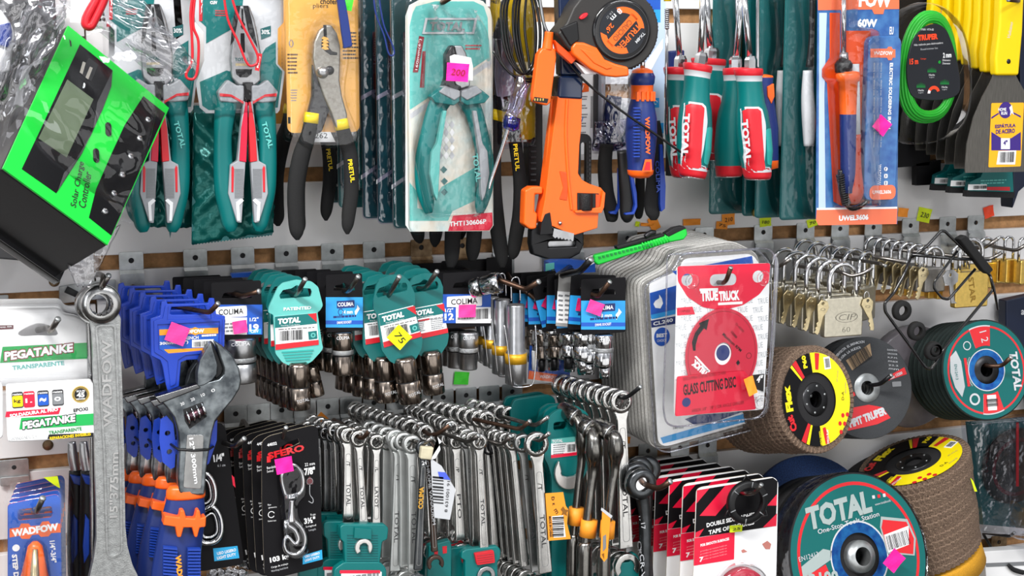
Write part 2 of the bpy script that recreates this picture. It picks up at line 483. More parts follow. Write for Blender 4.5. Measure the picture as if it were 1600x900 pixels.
def empty(name, fr, label, cat, group=None):
    o = bpy.data.objects.new(name, None); COL.objects.link(o); o.empty_display_size = .01
    if isinstance(fr, Fr): o.location = fr.o; o.rotation_euler = fr.e
    else: o.location = fr
    return tag(o, label, cat, group)
KIDS = {}
def kids(o):
    return [c for c in COL.objects if c.parent == o]
def dup(root, loc, label=None, rot=None, group=None, only=None, scale=None, swap=None, drop=()):
    """copy a thing with copies of its parts and sub-parts"""
    r = root.copy(); COL.objects.link(r); r.location = loc
    if rot is not None: r.rotation_euler = rot
    if label: r['label'] = label
    if group: r['group'] = group
    if scale: r.scale = scale if hasattr(scale, '__len__') else (scale,)*3
    if root.name in KIDS: tree = KIDS[root.name]
    else:
        tree = [(c, list(c.children)) for c in root.children]
        KIDS[root.name] = tree
    for c, gs in tree:
        if c.name.split('.')[0] in drop: continue
        cc = c.copy(); COL.objects.link(cc); cc.parent = r
        for g in gs:
            if g.name.split('.')[0] in drop: continue
            d = g.copy(); COL.objects.link(d); d.parent = cc
    return r
def along(px0, py0, d0, px1, py1, d1, n):
    """n world points from one pixel/depth to another"""
    a = Wp(px0, py0, d0); b = Wp(px1, py1, d1)
    return [a+(b-a)*(i/max(1, n-1)) for i in range(n)]
def sticker(px, py, w, h, d, col, roll, label, txt=None, fr=None, group=None):
    """a fluorescent paper price tag stuck on something: a thing of its own"""
    f = Fr(px, py, d, roll=roll) if fr is None else fr
    k = f.k(); mb = MB()
    pts = []
    for i in range(7): pts.append((-w/2*k+w*k*i/6, -.5*h*k))
    for i in range(7): pts.append((w/2*k-w*k*i/6, .5*h*k))
    n = 7; v = []
    for i in range(n):
        for j in range(n):
            x = (-.5+i/(n-1))*w*k; z = (-.5+j/(n-1))*h*k
            y = -.0006*sin(i*1.1)*cos(j*.9)-.0015*max(0, (i+j-8)/4)**2
            v.append((x, y, z))
    fs = [(i*n+j, (i+1)*n+j, (i+1)*n+j+1, i*n+j+1) for i in range(n-1) for j in range(n-1)]
    mb.add(v, fs, col, False)
    if txt: mb.text(txt, 0, 0, -.0012, w*k*.62, h*k*.36, 'ink' if col != 'pink' else 'dark_red', ang=random.uniform(-8, 8), bold=0, shear=.15)
    o = build('price_sticker', mb, solid=.0002); o.location = f.o; o.rotation_euler = f.e
    return tag(o, label, 'price sticker', group)
# ================================================================== THE WALL: slatwall board with grooves
Z0, ZP = 0.060, 0.104
XL = Wp(150, 430).x                      # seam between the left board and the main board
def board(name, x0, x1, zs, z_lo, z_hi):
    gap = .0195
    mb = MB(); edges = [z_hi]+[q for z in sorted(zs, reverse=True) for q in (z+gap/2, z-gap/2)]+[z_lo]
    for i in range(0, len(edges), 2): mb.box(x0, x1, 0, .012, edges[i+1], edges[i], 'laminate')
    o = build(name, mb, bevel=.0008); tag(o, kind='structure')
    return o
board('wall_back', XL, 1.6, [Z0-ZP*i for i in range(-4, 8)], -.9, .62)
board('wall_left', -1.4, XL-.002, [.0185-ZP*i for i in range(-4, 8)], -.9, .62)
mb = MB(); mb.box(-1.4, 1.6, .013, .03, -.9, .62, 'mdf'); o = build('wall_core', mb); tag(o, kind='structure')
# zinc end piece and rivets of the left board
f = Fr(85, 440, .002); mb = MB(); mb.lathe([(0,0), (.0035,0), (.006,.001), (.0068,.0025)], 'rusty_zinc', (0,-.001,0), 'y', 16); mb.lathe([(.0015,-.0006), (.0015,0)], 'ink', (0,-.001,0), 'y', 8)
o = build('wall_rivet', mb); o.location = f.o; tag(o, kind='structure')
f = Fr(75, 696, .002); mb = MB(); mb.lathe([(0,0), (.0035,0), (.006,.001), (.0068,.0025)], 'rusty_zinc', (0,-.001,0), 'y', 16)
o = build('wall_rivet', mb); o.location = f.o; tag(o, kind='structure')

# ------------------------------------------------------------------ brackets of the hooks: a zinc plate that clips in the groove
def plate_mb(mb, w=.030, rusty=False, zoff=0, hole=True):
    m = 'rusty_zinc' if rusty else 'zinc'
    # upper tab in the groove, a step, then the lower plate over the white board
    holes = [ell(0, .002, .0035, n=12)] if hole else None
    mb.prism(rrect(-w/2, -.010, w/2, .013, .002), -.0015, 0.0005, m, holes)
    mb.add([(-w/2, -.0015, -.010), (w/2, -.0015, -.010), (w/2, -.006, -.014), (-w/2, -.006, -.014)], [(0,3,2,1)], m)
    mb.prism(rrect(-w/2, -.046, w/2, -.014, .0025), -.0065, -.0045, m)
    if hole: mb.lathe([(.0035,0), (.0036,.006)], 'ink', (0, .001, .002), 'y', 12)
HOOKS = 0
def hook(base, path, label, r=.0026, m='hook_steel', tipm='zinc', rusty=False, group=None, w=.030, plate=True, plabel=True):
    """a display hook: zinc plate clipped in a groove and a bent rod. base=(px on the wall, row); path=[(px,py,d),...]"""
    o = bpy.data.objects.new('display_hook', None); COL.objects.link(o)
    P = [Wp(*q) for q in path]
    if base is not None:
        px, row = base
        x = Wp(px, 450, 0).x; z = Z0-ZP*row if row < 20 else .0185-ZP*(row-20)
        # solve x so that the plate is seen at px
        q = None
        lo, hi = -2, 2
        for _ in range(40):
            mid = (lo+hi)/2; v = Vector((mid, 0, z))-CAM
            u = 800+FPX*v.dot(RT)/v.dot(FW)
            if u < px: lo = mid
            else: hi = mid
        org = Vector((lo, 0, z))
    else: org = P[0]
    o.location = org
    if plate:
        mb = MB(); plate_mb(mb, w, rusty); build('bracket_plate', mb, o, bevel=.0006)
    pts = []
    if base is not None and P:
        pts = [(0, -.006, -.030)]
    pts += [tuple(p-org) for p in P]
    if len(pts) > 1:
        # bend smoothly
        mb = MB(); pp = []
        for i, q in enumerate(pts):
            if 0 < i < len(pts)-1:
                a, b, c = Vector(pts[i-1]), Vector(q), Vector(pts[i+1])
                u = (a-b); v = (c-b); e_ = min(.008, u.length*.4, v.length*.4)
                for t in (0, .25, .5, .75, 1):
                    A = b+u.normalized()*e_; C = b+v.normalized()*e_
                    pp.append(tuple(A*(1-t)**2+b*2*t*(1-t)+C*t*t))
            else: pp.append(q)
        mb.tube(pp, r, m, 10)
        ro = build('hook_rod', mb, o)
        a, b = Vector(pp[-2]), Vector(pp[-1]); dd = (b-a).normalized()
        mb = MB(); mb.tube([tuple(b-dd*.001), tuple(b+dd*.0008)], [r*1.12, r*.9], tipm, 10); build('rod_tip', mb, ro)
    return tag(o, label, 'hook', group)
# plates whose rods go up and out behind the hanging goods of the top rows
G1 = 'empty bracket plates along the upper groove'
for i, (px, ru) in enumerate([(305,0), (980,0)]):
    between = ['above the black socket cards', 'behind the green cutter knife'][i]
    hook((px, 0), [], ('rusty ' if ru else 'shiny ')+'zinc bracket plate in the upper groove '+between, rusty=ru, group=None)
# ================================================================== more shape helpers
def bar(mb, F, pts, m, flat=1.0, n=12, sm=5, k=None):
    """tapered bar traced through (px, py, width_px, dy_metres)"""
    k = k or F.k(); q = []
    for p_ in pts:
        dy = p_[3] if len(p_) > 3 else 0
        x, z = F.p(p_[0], p_[1], dy); q.append((x, dy, z, p_[2]*k/2))
    q = catmull(q, sm) if sm > 1 and len(q) > 2 else q
    mb.tube([(a, b, c) for a, b, c, d in q], [d for a, b, c, d in q], m, n, sy=flat)
    return mb
def film(name, F, corners, m, amp=.004, n=22, parent=None, dy=0, bulge=0.0, seed=1, freq=(7, 11)):
    """a sheet of thin crumpled film between four traced corners (top-left, top-right, bottom-right, bottom-left)"""
    r = random.Random(seed); c = F.P(corners, dy); v = []
    ph = [(r.uniform(0, 6), r.uniform(.6, 1.6)*freq[0], r.uniform(.6, 1.6)*freq[1], r.uniform(-1, 1)) for _ in range(6)]
    for i in range(n):
        for j in range(n):
            s, t = j/(n-1), i/(n-1)
            x = (c[0][0]*(1-s)+c[1][0]*s)*(1-t)+(c[3][0]*(1-s)+c[2][0]*s)*t
            z = (c[0][1]*(1-s)+c[1][1]*s)*(1-t)+(c[3][1]*(1-s)+c[2][1]*s)*t
            y = dy-bulge*sin(pi*s)*sin(pi*t)+amp*sum(abs(sin(p+a*s+b*t*(1 if q > 0 else -1)))-.5 for p, a, b, q in ph)/3
            v.append((x+r.uniform(-1, 1)*amp*.15, y, z+r.uniform(-1, 1)*amp*.15))
    f = [(i*n+j, (i+1)*n+j, (i+1)*n+j+1, i*n+j+1) for i in range(n-1) for j in range(n-1)]
    mb = MB().add(v, f, m, True)
    return build(name, mb, parent, solid=.0002)
def prismp(mb, F, pts, d0, d1, m, **kw):
    return mb.prism(F.P(pts, 0), d0, d1, m, **kw)
def txt(mb, F, s, px, py, w, h, m, y=0, ang=0, bold=.02, align='c', shear=0):
    """text centred at a photo pixel, w and h in photo pixels"""
    k = F.k(); x, z = F.p(px, py, y)
    return mb.text(s, x, z, y, w*k if w else None, h*k, m, ang, bold, align, shear)
def patch(mb, F, pts, y, m): return mb.flat(F.P(pts, y), y, m)
def rr(F, x0, y0, x1, y1, r, dy=0, n=4):
    k = F.k(); a = F.p(x0, y0, dy); b = F.p(x1, y1, dy); return rrect(a[0], a[1], b[0], b[1], r*k, n)
def shell(mb, outline, y0, y1, m, t=None, seg=3, inset_=.004):
    """a formed clear blister: domed tray standing proud of its card, open at the back"""
    n = len(outline); ar = sum(outline[i-1][0]*outline[i][1]-outline[i][0]*outline[i-1][1] for i in range(n))
    if ar < 0: outline = list(reversed(outline))
    v = []; L = []
    for s in range(seg+1):
        a = pi/2*s/seg; pts = inset(outline, inset_*(1-cos(a))) if s else outline
        y = y1+(y0-y1)*sin(a)
        L.append([(x, y, z) for x, z in pts])
    v = [q for l in L for q in l]; f = []
    for s in range(seg):
        for i in range(n): f.append((s*n+i, s*n+(i+1) % n, (s+1)*n+(i+1) % n, (s+1)*n+i))
    mb.add(v, f, m, True); mb.add(L[-1], [tuple(range(n))], m, False)
    return mb

# ================================================================== SOLAR CHARGE CONTROLLER
F = Fr(135, 215, .235, yaw=34, pitch=-25)
t = empty('solar_charge_controller', F, 'black solar charge controller with bright green face in a clear bag', 'charge controller')
T = .105
A_, B_, C_, D_ = (107,38), (265,166), (169,383), (3,263)
mb = MB(); prismp(mb, F, [A_, B_, C_, D_], .002, T, 'black_plastic'); build('housing', mb, t, bevel=.002)
# heat sink flange at the back
k = F.k(); a, b, c, d = F.P([A_, B_, C_, D_]); 
ex = lambda p, q, s: (p[0]+(q[0]-p[0])*s, p[1]+(q[1]-p[1])*s)
mb = MB(); mb.prism([ex(a, c, -.03), ex(b, d, -.03), ex(c, a, -.03), ex(d, b, -.03)], T-.012, T, 'black_gloss'); build('mounting_flange', mb, t, bevel=.0015)
g = MB(); prismp(g, F, [(105,41), (262,169), (260,178), (225,152), (167,248), (140,340), (174,368), (169,381), (4,263), (10,250), (33,262), (88,300), (150,205), (174,140), (172,110), (124,70), (78,150), (33,262), (8,258)], 0, .001, 'green') if False else None
g = MB()
prismp(g, F, [(106,40), (264,169), (168,383), (4,263)], -.0008, .002, 'green'); build('face_plate', g, t, bevel=.0005)
blk = MB()
patch(blk, F, [(125,69), (176,110), (172,135), (160,170), (143,210), (120,250), (88,302), (34,264), (62,205)], -.0012, 'black_gloss')
patch(blk, F, [(224,150), (258,177), (174,368), (139,340), (150,296), (172,245), (195,195)], -.0012, 'black_gloss')
patch(blk, F, [(176,110), (174,135), (160,172), (143,208), (120,248), (90,299), (100,270), (128,240), (146,200), (152,160)], -.0015, 'dark_grey')
build('front_panel_inlay', blk, t)
l = MB(); prismp(l, F, [(104,125), (145,156), (103,247), (59,217)], -.0017, 0, 'lcd'); build('lcd_screen', l, t, bevel=.0003)
u = MB(); prismp(u, F, [(137,91), (152,102), (141,128), (125,117)], -.002, .001, 'ink')
for s in ((131,97,126,115), (142,105,135,123)):
    x0, y0, x1, y1 = s; patch(u, F, [(x0-1.5,y0-1), (x0+3,y0+1), (x1+3,y1+1), (x1-1.5,y1-2)], -.0024, 'usb_metal')
build('usb_ports', u, t)
for bx, by, in ((168,203), (149,244)):
    m_ = MB(); cx, cz = F.p(bx, by); pts = []
    for (x, z) in rrect(-.0035, -.0085, .0035, .0085, .0035, 5):
        a_ = RD(-20); pts.append((cx+x*cos(a_)-z*sin(a_), cz+x*sin(a_)+z*cos(a_)))
    m_.prism(pts, -.0024, 0, 'black_plastic'); build('push_button', m_, t, bevel=.0006)
for bx, by in ((230,188), (217,217), (203,245), (190,274), (177,303), (163,331)):
    m_ = MB(); x, z = F.p(bx, by); m_.lathe([(.0001,0), (.0028,0), (.0036,.0007), (.0036,.003)], 'chrome', (x, -.003, z), 'y', 14)
    m_.box(x-.0026, x+.0026, -.0032, -.0028, z-.0004, z+.0004, 'ink'); build('terminal_screw', m_, t)
m_ = MB(); txt(m_, F, 'Solar Charge', 122, 288, 84, 13, 'ink', -.0013, ang=59, bold=0.01); txt(m_, F, 'Controller', 133, 296, 66, 13, 'ink', -.0013, ang=59, bold=0.01)
patch(m_, F, [(108,61), (111,64), (112,72), (110,73)], -.0013, 'ink'); build('printed_lettering', m_, t)
# its clear bag
bagF = Fr(135, 215, .25)
bg = empty('clear_bag', bagF, 'crumpled clear plastic bag wrapped round the solar charge controller', 'plastic bag')
film('bag_front', bagF, [(60,-30), (262,100), (205,350), (-20,300)], 'clear_flat', .004, 30, bg, -.012, .02, 3)
film('bag_top', bagF, [(60,-25), (200,-30), (308,100), (262,135)], 'bag', .006, 22, bg, -.004, .01, 5)
film('bag_side', bagF, [(-40,-40), (110,-40), (100,40), (-10,270)], 'bag', .010, 26, bg, .01, .01, 9)
film('bag_bottom', bagF, [(95,395), (190,350), (140,450), (120,448)], 'bag', .003, 14, bg, .01, .0, 11)
f2 = Fr(20, 150, .27)
m_ = MB(); patch(m_, f2, [(10,190), (52,128), (34,188), (0,196)], 0, 'light_grey'); m_.barcode(*f2.p(6,186), *f2.p(30,150), -.0004, 'mid_grey', 12, ang=-25)
# goods in the bag behind at the far left
f = Fr(8, 60, .16); tt = empty('bagged_blue_tool', f, 'blue and white tool wrapped in film at the far left edge', 'packaged tool')
m_ = MB(); bar(m_, f, [(-8,20,20), (6,45,26), (10,62,22), (4,90,28), (8,112,18)], 'white_plastic'); build('wrapped_body', m_, tt)
m_ = MB(); bar(m_, f, [(4,38,24,-.006), (8,55,22,-.006), (4,72,20,-.006)], 'blue'); build('blue_collar', m_, tt)
f = Fr(25, 130, .06); m_ = MB(); prismp(m_, f, [(-60,-20), (85,-20), (95,120), (60,410), (-60,400)], 0, .03, 'dark_grey')
o = build('dark_package', m_, bevel=.003); o.location = f.o; tag(o, 'dark packaged goods hanging behind the bagged charge controller at the left edge', 'package')

# red strap loop above
f = Fr(150, 20, .27); m_ = MB()
pa = [(172,-25,.0), (160,5,0), (147,32,0), (141,41,0), (134,38,0), (136,26,0), (150,0,0), (160,-25,0)]
P3 = [(f.p(a, b)[0], c, f.p(a, b)[1]) for a, b, c in catmull(pa, 5)]
m_.tube(P3, .0048, 'red', 8, sy=1.6); o = build('red_strap', m_); o.location = f.o; tag(o, 'bright red plastic strap loop hanging above the green controller', 'strap')
# dark ratchet card with beads and magenta stripe behind strap
f = Fr(170, 20, .10); m_ = MB(); prismp(m_, f, [(110,-15), (166,-15), (166,35), (110,35)], 0, .006, 'white_card'); prismp(m_, f, [(167,-15), (176,-15), (176,42), (167,42)], 0, .006, 'crimson')
for i in range(3):
    for j in range(6):
        x, z = f.p(149+i*6.5, -10+j*8); m_.lathe([(.0001,-.002), (.002,-.001), (.0024,.001)], 'black_gloss', (x, 0, z), 'y', 8)
o = build('blister_card', m_); o.location = f.o; tag(o, 'white card of small black beads with a magenta edge, behind the red strap', 'packaged hardware')

# ================================================================== TOTAL PLIERS
def total_card(F, y0=-.001, name='backing_card', parent=None, x0=294, x1=445, yb=176):
    m_ = MB(); y0 = 0
    prismp(m_, F, [(x0,-25), (x1-2,-25), (x1-2,35), (x1-11,45), (x1-11,100), (x1,112), (x1-8,172), (x1-12,177), (x0+28,177), (x0+18,168), (x0+12,130), (x0+25,95), (x0+25,50), (x0+12,35)], y0, .0015, 'light_grey')
    prismp(m_, F, [(x0+28,-25), (x1-62,-25), (x1-70,38), (x0+28,68), (x0+28,42), (x0+17,32)], y0-.0004, y0, 'teal')
    prismp(m_, F, [(x0+18,128), (x0+60,110), (x0+95,120), (x1-30,75), (x1-14,65), (x1-14,100), (x1-4,112), (x1-11,168), (x0+32,172), (x0+22,165)], y0-.0004, y0, 'teal')
    prismp(m_, F, [(x1-38,45), (x1-22,40), (x1-22,56), (x1-37,62)], y0-.0008, y0, 'teal_dark')
    txt(m_, F, '30%', x1-30, 50, 13, 7, 'white_card', y0-.001)
    prismp(m_, F, [(x0+17,0), (x0+22,0), (x0+22,33), (x0+17,33)], y0-.0008, y0, 'red')
    txt(m_, F, 'cuv', x0+40, 4, 11, 5, 'white_card', y0-.001); m_.lines(*F.p(x0+42,16), *F.p(x0+60,27), y0-.001, 'red', 3)
    return build(name, m_, parent)
FP = Fr(383, 180, .15)
def total_pliers(label):
    F = FP; t = empty('combination_pliers', F, label, 'pliers', 'teal and red combination pliers in packs')
    m_ = MB(); prismp(m_, F, [(367,9), (387,9), (395,30), (399,48), (405,84), (405,126), (393,135), (372,134), (359,122), (357,92), (360,68), (362,44)], -.012, -.001, 'satin_steel')
    build('jaws', m_, t, bevel=.0025)
    m_ = MB()
    patch(m_, F, [(377,14), (380,14), (380.5,34), (383,38), (382,44), (379,46), (376,42), (378,35)], -.0125, 'black_steel')
    patch(m_, F, [(376,52), (382,52), (383,82), (376,82)], -.0125, 'black_steel')
    patch(m_, F, [(368,9), (376,9), (366,62), (360,72), (362,44)], -.0125, 'dark_steel')
    patch(m_, F, [(380,9), (388,9), (397,46), (403,76), (388,50)], -.0125, 'dark_steel')
    patch(m_, F, [(368,108), (394,108), (393,116), (386,121), (375,121), (369,116)], -.0125, 'black_steel')
    txt(m_, F, 'TOTAL', 378, 93, 22, 5, 'teal_dark', -.0126); patch(m_, F, [(368,99), (388,99), (388,103), (368,103)], -.0125, 'key_brass')
    build('jaw_details', m_, t)
    m_ = MB(); prismp(m_, F, [(376,128), (392,128), (393,148), (387,156), (379,156), (375,147)], -.015, -.004, 'black_steel'); build('pivot_nose', m_, t, bevel=.001)
    for s in (-1, 1):
        X = (lambda x: x) if s < 0 else (lambda x: 766-x)
        h = MB(); bar(h, F, [(X(358),146,34,-.008), (X(352),172,33,-.008), (X(348),215,28,-.008), (X(349),265,31,-.008), (X(352),300,33,-.008), (X(358),335,29,-.008), (X(360),352,24,-.008), (X(361),362,12,-.008)], 'teal', flat=.72, n=16)
        hh = build('handle', h, t)
        g = MB(); dyf = -.0195
        prismp(g, F, [(X(352),124), (X(336),143), (X(340),158), (X(360),160), (X(377),158), (X(377),133), (X(366),133)], dyf+.001, -.004, 'grey_plastic'); build('grip_collar', g, hh, bevel=.002)
        g = MB(); prismp(g, F, [(X(339),145), (X(357),147), (X(376),158), (X(376),162), (X(357),151), (X(339),150)], dyf, -.006, 'red'); build('red_stripe', g, hh, bevel=.0004)
        g = MB(); prismp(g, F, [(X(376),156), (X(374),175), (X(366),250), (X(355),256), (X(352),300), (X(366),345), (X(373),346), (X(376),300), (X(379),254), (X(381),200), (X(383),165)], dyf, -.009, 'grey_plastic'); build('grip_inlay', g, hh, bevel=.0012)
        g = MB(); prismp(g, F, [(X(379),158), (X(372),200), (X(369),250), (X(380),252), (X(382),200), (X(382),160)], dyf-.001, -.009, 'red' if s > 0 else 'crimson'); build('red_inlay', g, hh, bevel=.0008)
        g = MB()
        for i in range(20): prismp(g, F, [(X(362),262+i*2.3), (X(376),262+i*2.3), (X(376),263.3+i*2.3), (X(362),263.3+i*2.3)], dyf-.0006, dyf+.001, 'mid_grey')
        prismp(g, F, [(X(357),260), (X(359),257), (X(361),262), (X(360),298), (X(357),298)], dyf-.0006, dyf+.001, 'red')
        prismp(g, F, [(X(372),308), (X(364),314), (X(366),342), (X(370),342), (X(369),318), (X(376),311)], dyf-.001, dyf+.001, 'white_plastic')
        build('grip_ribs', g, hh)
        if s > 0:
            g = MB(); txt(g, F, 'TOTAL', 418, 211, 42, 8, 'teal_pale', dyf+.0015, ang=-76, bold=.03); build('brand_lettering', g, hh)
    return t
p1 = total_pliers('nearest red and teal combination pliers, over a teal foil pack')
total_card(FP, 0, 'backing_card', p1)
m_ = MB(); sh = FP.P([(300,-20), (440,-20), (440,110), (425,185), (330,185), (302,165)]); shell(m_, sh, -.022, 0, 'clear', inset_=.01); build('clear_blister', m_, p1)
q = Wp(383-137, 180-1, .13)
p2 = dup(p1, q, 'red and teal pliers partly hidden behind the green charge controller')
q = Wp(383-148, 180-12, .07); p3 = dup(p1, q, 'rearmost teal pliers at left, only its grip tips below the controller', drop=('clear_blister',), swap=None)
# teal foil pack behind the front pliers
f = Fr(365, 290, .125); tt = empty('foil_pack', f, 'dark teal foil pack with zigzag bottom seam behind the nearest pliers', 'foil pack')
zz = [(300 + i*2.45, 382-(i*2.45)*.12 + (2 if i % 2 else 0)) for i in range(52)]
m_ = MB(); prismp(m_, f, [(303,165), (427,165), (428,362)] + list(reversed(zz)), .003, .005, 'teal_dark'); build('foil_back', m_, tt)
film('foil_front', f, [(303,165), (430,165), (428,363), (300,382)], 'teal_foil', .006, 30, tt, -.0, .012, 4, (9, 13))
f = Fr(275, 300, .09); tt = empty('foil_pack', f, 'crumpled dark green foil pack behind the left red and teal pliers', 'foil pack')
film('foil_front', f, [(205,170), (302,170), (302,356), (215,355)], 'teal_foil', .006, 24, tt, 0, .006, 8, (9, 13))
m_ = MB(); prismp(m_, f, [(262,350), (266,372), (270,350)], 0, .001, 'teal_dark'); build('torn_corner', m_, tt)
# diagonal cutters head in the upper left, in film
f = Fr(235, 60, .10); tt = empty('diagonal_cutters', f, 'dark-jawed cutters wrapped in cloudy film on a teal card, above the left pliers', 'pliers')
m_ = MB(); prismp(m_, f, [(196,-20), (268,-20), (290,90), (290,175), (250,175), (196,90)], .006, .008, 'teal'); build('backing_card', m_, tt)
m_ = MB(); prismp(m_, f, [(214,18), (245,18), (262,50), (264,68), (206,55)], -.012, 0, 'black_steel'); build('jaws', m_, tt, bevel=.003)
m_ = MB(); prismp(m_, f, [(206,55), (264,67), (256,130), (225,120)], -.011, 0, 'satin_steel'); build('pivot_body', m_, tt, bevel=.003)
film('film_wrap', f, [(196,36), (300,95), (275,140), (200,100)], 'bag', .005, 20, tt, -.02, .008, 6)
f = Fr(278, 20, .13); m_ = MB(); prismp(m_, f, [(268,-20), (282,-20), (288,55), (274,64)], 0, .004, 'olive_strap'); o = build('woven_strap', m_, bevel=.001); o.location = f.o; tag(o, 'olive woven strap hanging between the two teal cards', 'strap')

# red elastic loops on the cards
def loop(name, pts, r, m, label, cat, d, dz=None, closed=False):
    f = Fr(pts[0][0], pts[0][1], d); q = catmull([(*f.p(p_[0], p_[1], -(p_[2] if len(p_) > 2 else 0)), -(p_[2] if len(p_) > 2 else 0)) for p_ in pts], 6, closed)
    mb = MB(); mb.tube([(a, c, b) for a, b, c in q], r, m, 8, closed); o = build(name, mb); o.location = f.o
    return tag(o, label, cat)
loop('elastic_loop', [(303,-20), (298,20), (300,60), (300,95), (291,115), (294,123), (304,122), (309,105), (310,65), (302,40), (304,0), (309,-20)], .0016, 'red', 'coral red elastic loop hanging beside the left teal card', 'elastic loop', .185)
loop('elastic_loop', [(348,-20), (356,30), (372,65), (384,95), (392,103), (402,98), (402,85), (390,60), (370,20), (358,-20)], .0014, 'red', 'coral red elastic loop hanging over the jaws of the nearest pliers', 'elastic loop', .185)
f = Fr(404, 97, .184, roll=12); m_ = MB(); m_.box(-.0025, .0025, 0, .001, -.010, .010, 'red'); txt(m_, f, 'Ratio', 404, 97, 18, 3, 'white_card', -.0002, ang=90); o = build('red_tag', m_); o.location = f.o; o.rotation_euler = f.e; tag(o, 'tiny red tag at the end of the red elastic loop', 'tag')

# ================================================================== SLIP-JOINT PLIERS ON AMBER CARD
F = Fr(502, 200, .155)
def pretul(label, F=F, extra=True):
    t = empty('slip_joint_pliers', F, label, 'pliers')
    m_ = MB(); m_.prism(rr(F, 444,-30, 562,206, 10), 0, .0012, 'amber_card')
    if extra:
        txt(m_, F, 'chofer', 514, 2, 28, 9, 'ink', -.0003); txt(m_, F, 'pliers', 501, 10, 24, 9, 'ink', -.0003, bold=0)
        m_.lines(*F.p(449,84), *F.p(466,118), -.0003, 'dark_grey', 6); m_.lines(*F.p(535,50), *F.p(560,95), -.0003, 'dark_grey', 8, seed=5)
        txt(m_, F, '1', 452, 188, 4, 10, 'ink', -.0003); txt(m_, F, '()', 455, 68, 8, 12, 'mid_grey', -.0003); m_.lines(*F.p(454,140), *F.p(465,160), -.0003, 'mid_grey', 5)
    build('backing_card', m_, t)
    m_ = MB()  # left limb under right limb
    prismp(m_, F, [(485,100), (498,125), (512,170), (500,205), (480,215), (472,200), (484,150)], -.012, -.003, 'dark_steel'); build('lower_limb', m_, t, bevel=.002)
    m_ = MB(); prismp(m_, F, [(505,39), (513,39), (522,52), (527,72), (527,95), (526,125), (530,150), (538,178), (536,205), (522,205), (512,175), (500,148), (488,112), (484,90), (486,66), (494,48)], -.016, -.006, 'cast_nickel'); build('upper_limb', m_, t, bevel=.0025)
    m_ = MB(); patch(m_, F, [(505,39), (510,39), (511,60), (514,66), (514,74), (519,80), (527,82), (527,86), (516,86), (508,80), (502,74), (503,62), (506,58)], -.0164, 'ink')
    for i in range(4): patch(m_, F, [(502,60+i*5), (506,57+i*5), (512,59+i*5), (514,62+i*5), (508,63+i*5)], -.0167, 'amber_card')
    build('jaw_teeth', m_, t)
    m_ = MB(); x, z = F.p(504, 113, -.017); m_.lathe([(.0001,-.006), (.004,-.0055), (.0065,-.0035), (.0075,0), (.0075,.004)], 'satin_steel', (x, -.017, z), 'y', 20)
    x, z = F.p(515, 110, -.016); m_.lathe([(.0001,-.001), (.0052,-.001), (.0055,.001)], 'dark_steel', (x, -.0165, z), 'y', 16); build('pivot_bolt', m_, t)
    for nm, pts in (('handle', [(493,150,16,-.008), (487,180,22,-.01), (482,210,24,-.012), (470,245,27,-.012), (462,290,26,-.012), (462,335,25,-.012), (464,362,22,-.012), (465,375,6,-.012)]), ('handle', [(523,165,14,-.01), (532,190,20,-.012), (540,218,24,-.012), (548,250,24,-.012), (549,300,23,-.012), (545,335,22,-.012), (543,354,18,-.012), (543,366,5,-.012)])):
        m_ = MB(); bar(m_, F, pts[2:] if False else pts[1:], 'black_rubber', flat=.62, n=14); h = build(nm, m_, t)
        p_ = pts[1]; m2 = MB(); q0 = (p_[0], p_[1]-4, p_[2]+2, p_[3]); q1 = (p_[0]-(2 if p_[0] < 500 else -3), p_[1]+12, p_[2]+4, p_[3]); bar(m2, F, [q0, q1], 'yellow', flat=.66, n=14, sm=1); build('yellow_band', m2, h)
        if p_[0] > 500: m3 = MB(); txt(m3, F, 'PRETUL', 549, 267, 36, 7, 'yellow', -.0218, ang=-83, bold=.02); build('brand_lettering', m3, h)
    m_ = MB(); shell(m_, rr(F, 437,-30, 563,222, 14), -.013, .001, 'clear', inset_=.008)
    o_ = [F.p(a, b) for a, b in catmull([(505,22), (532,40), (540,90), (534,150), (552,222), (462,222), (478,150), (474,90), (480,40)], 4, True)]
    shell(m_, o_, -.026, -.012, 'clear', inset_=.004); build('clear_blister', m_, t)
    m_ = MB(); prismp(m_, F, [(487,206), (516,206), (524,222), (484,222)], -.001, .001, 'white_card'); txt(m_, F, '262', 502, 212, 20, 8, 'ink', -.0014, bold=0); build('price_slip', m_, t)
    return t
pr = pretul('steel slip-joint pliers with black grips and yellow bands on an amber card')
q0 = Wp(502, 200, .155)
dup(pr, q0+Vector((.012, .05, -.0)), 'slip-joint pliers directly behind the amber-card pliers, black grips showing between', drop=('price_slip',), rot=Euler((0,0,RD(4))))
dup(pr, Wp(470, 186, .06), 'rear pair of black-gripped pliers left of the amber-card pliers', drop=('price_slip','clear_blister'))
f = Fr(530, 30, .19); m_ = MB(); prismp(m_, f, [(525,-15), (537,-15), (545,30), (551,72), (538,76), (534,50)], 0, .006, 'navy'); o = build('blue_strap', m_, bevel=.001); o.location = f.o; tag(o, 'dark blue strap hanging over the amber card', 'strap')
sticker(544, 3, 16, 26, .172, 'neon_green', 12, 'neon green price sticker at the top of the amber card')

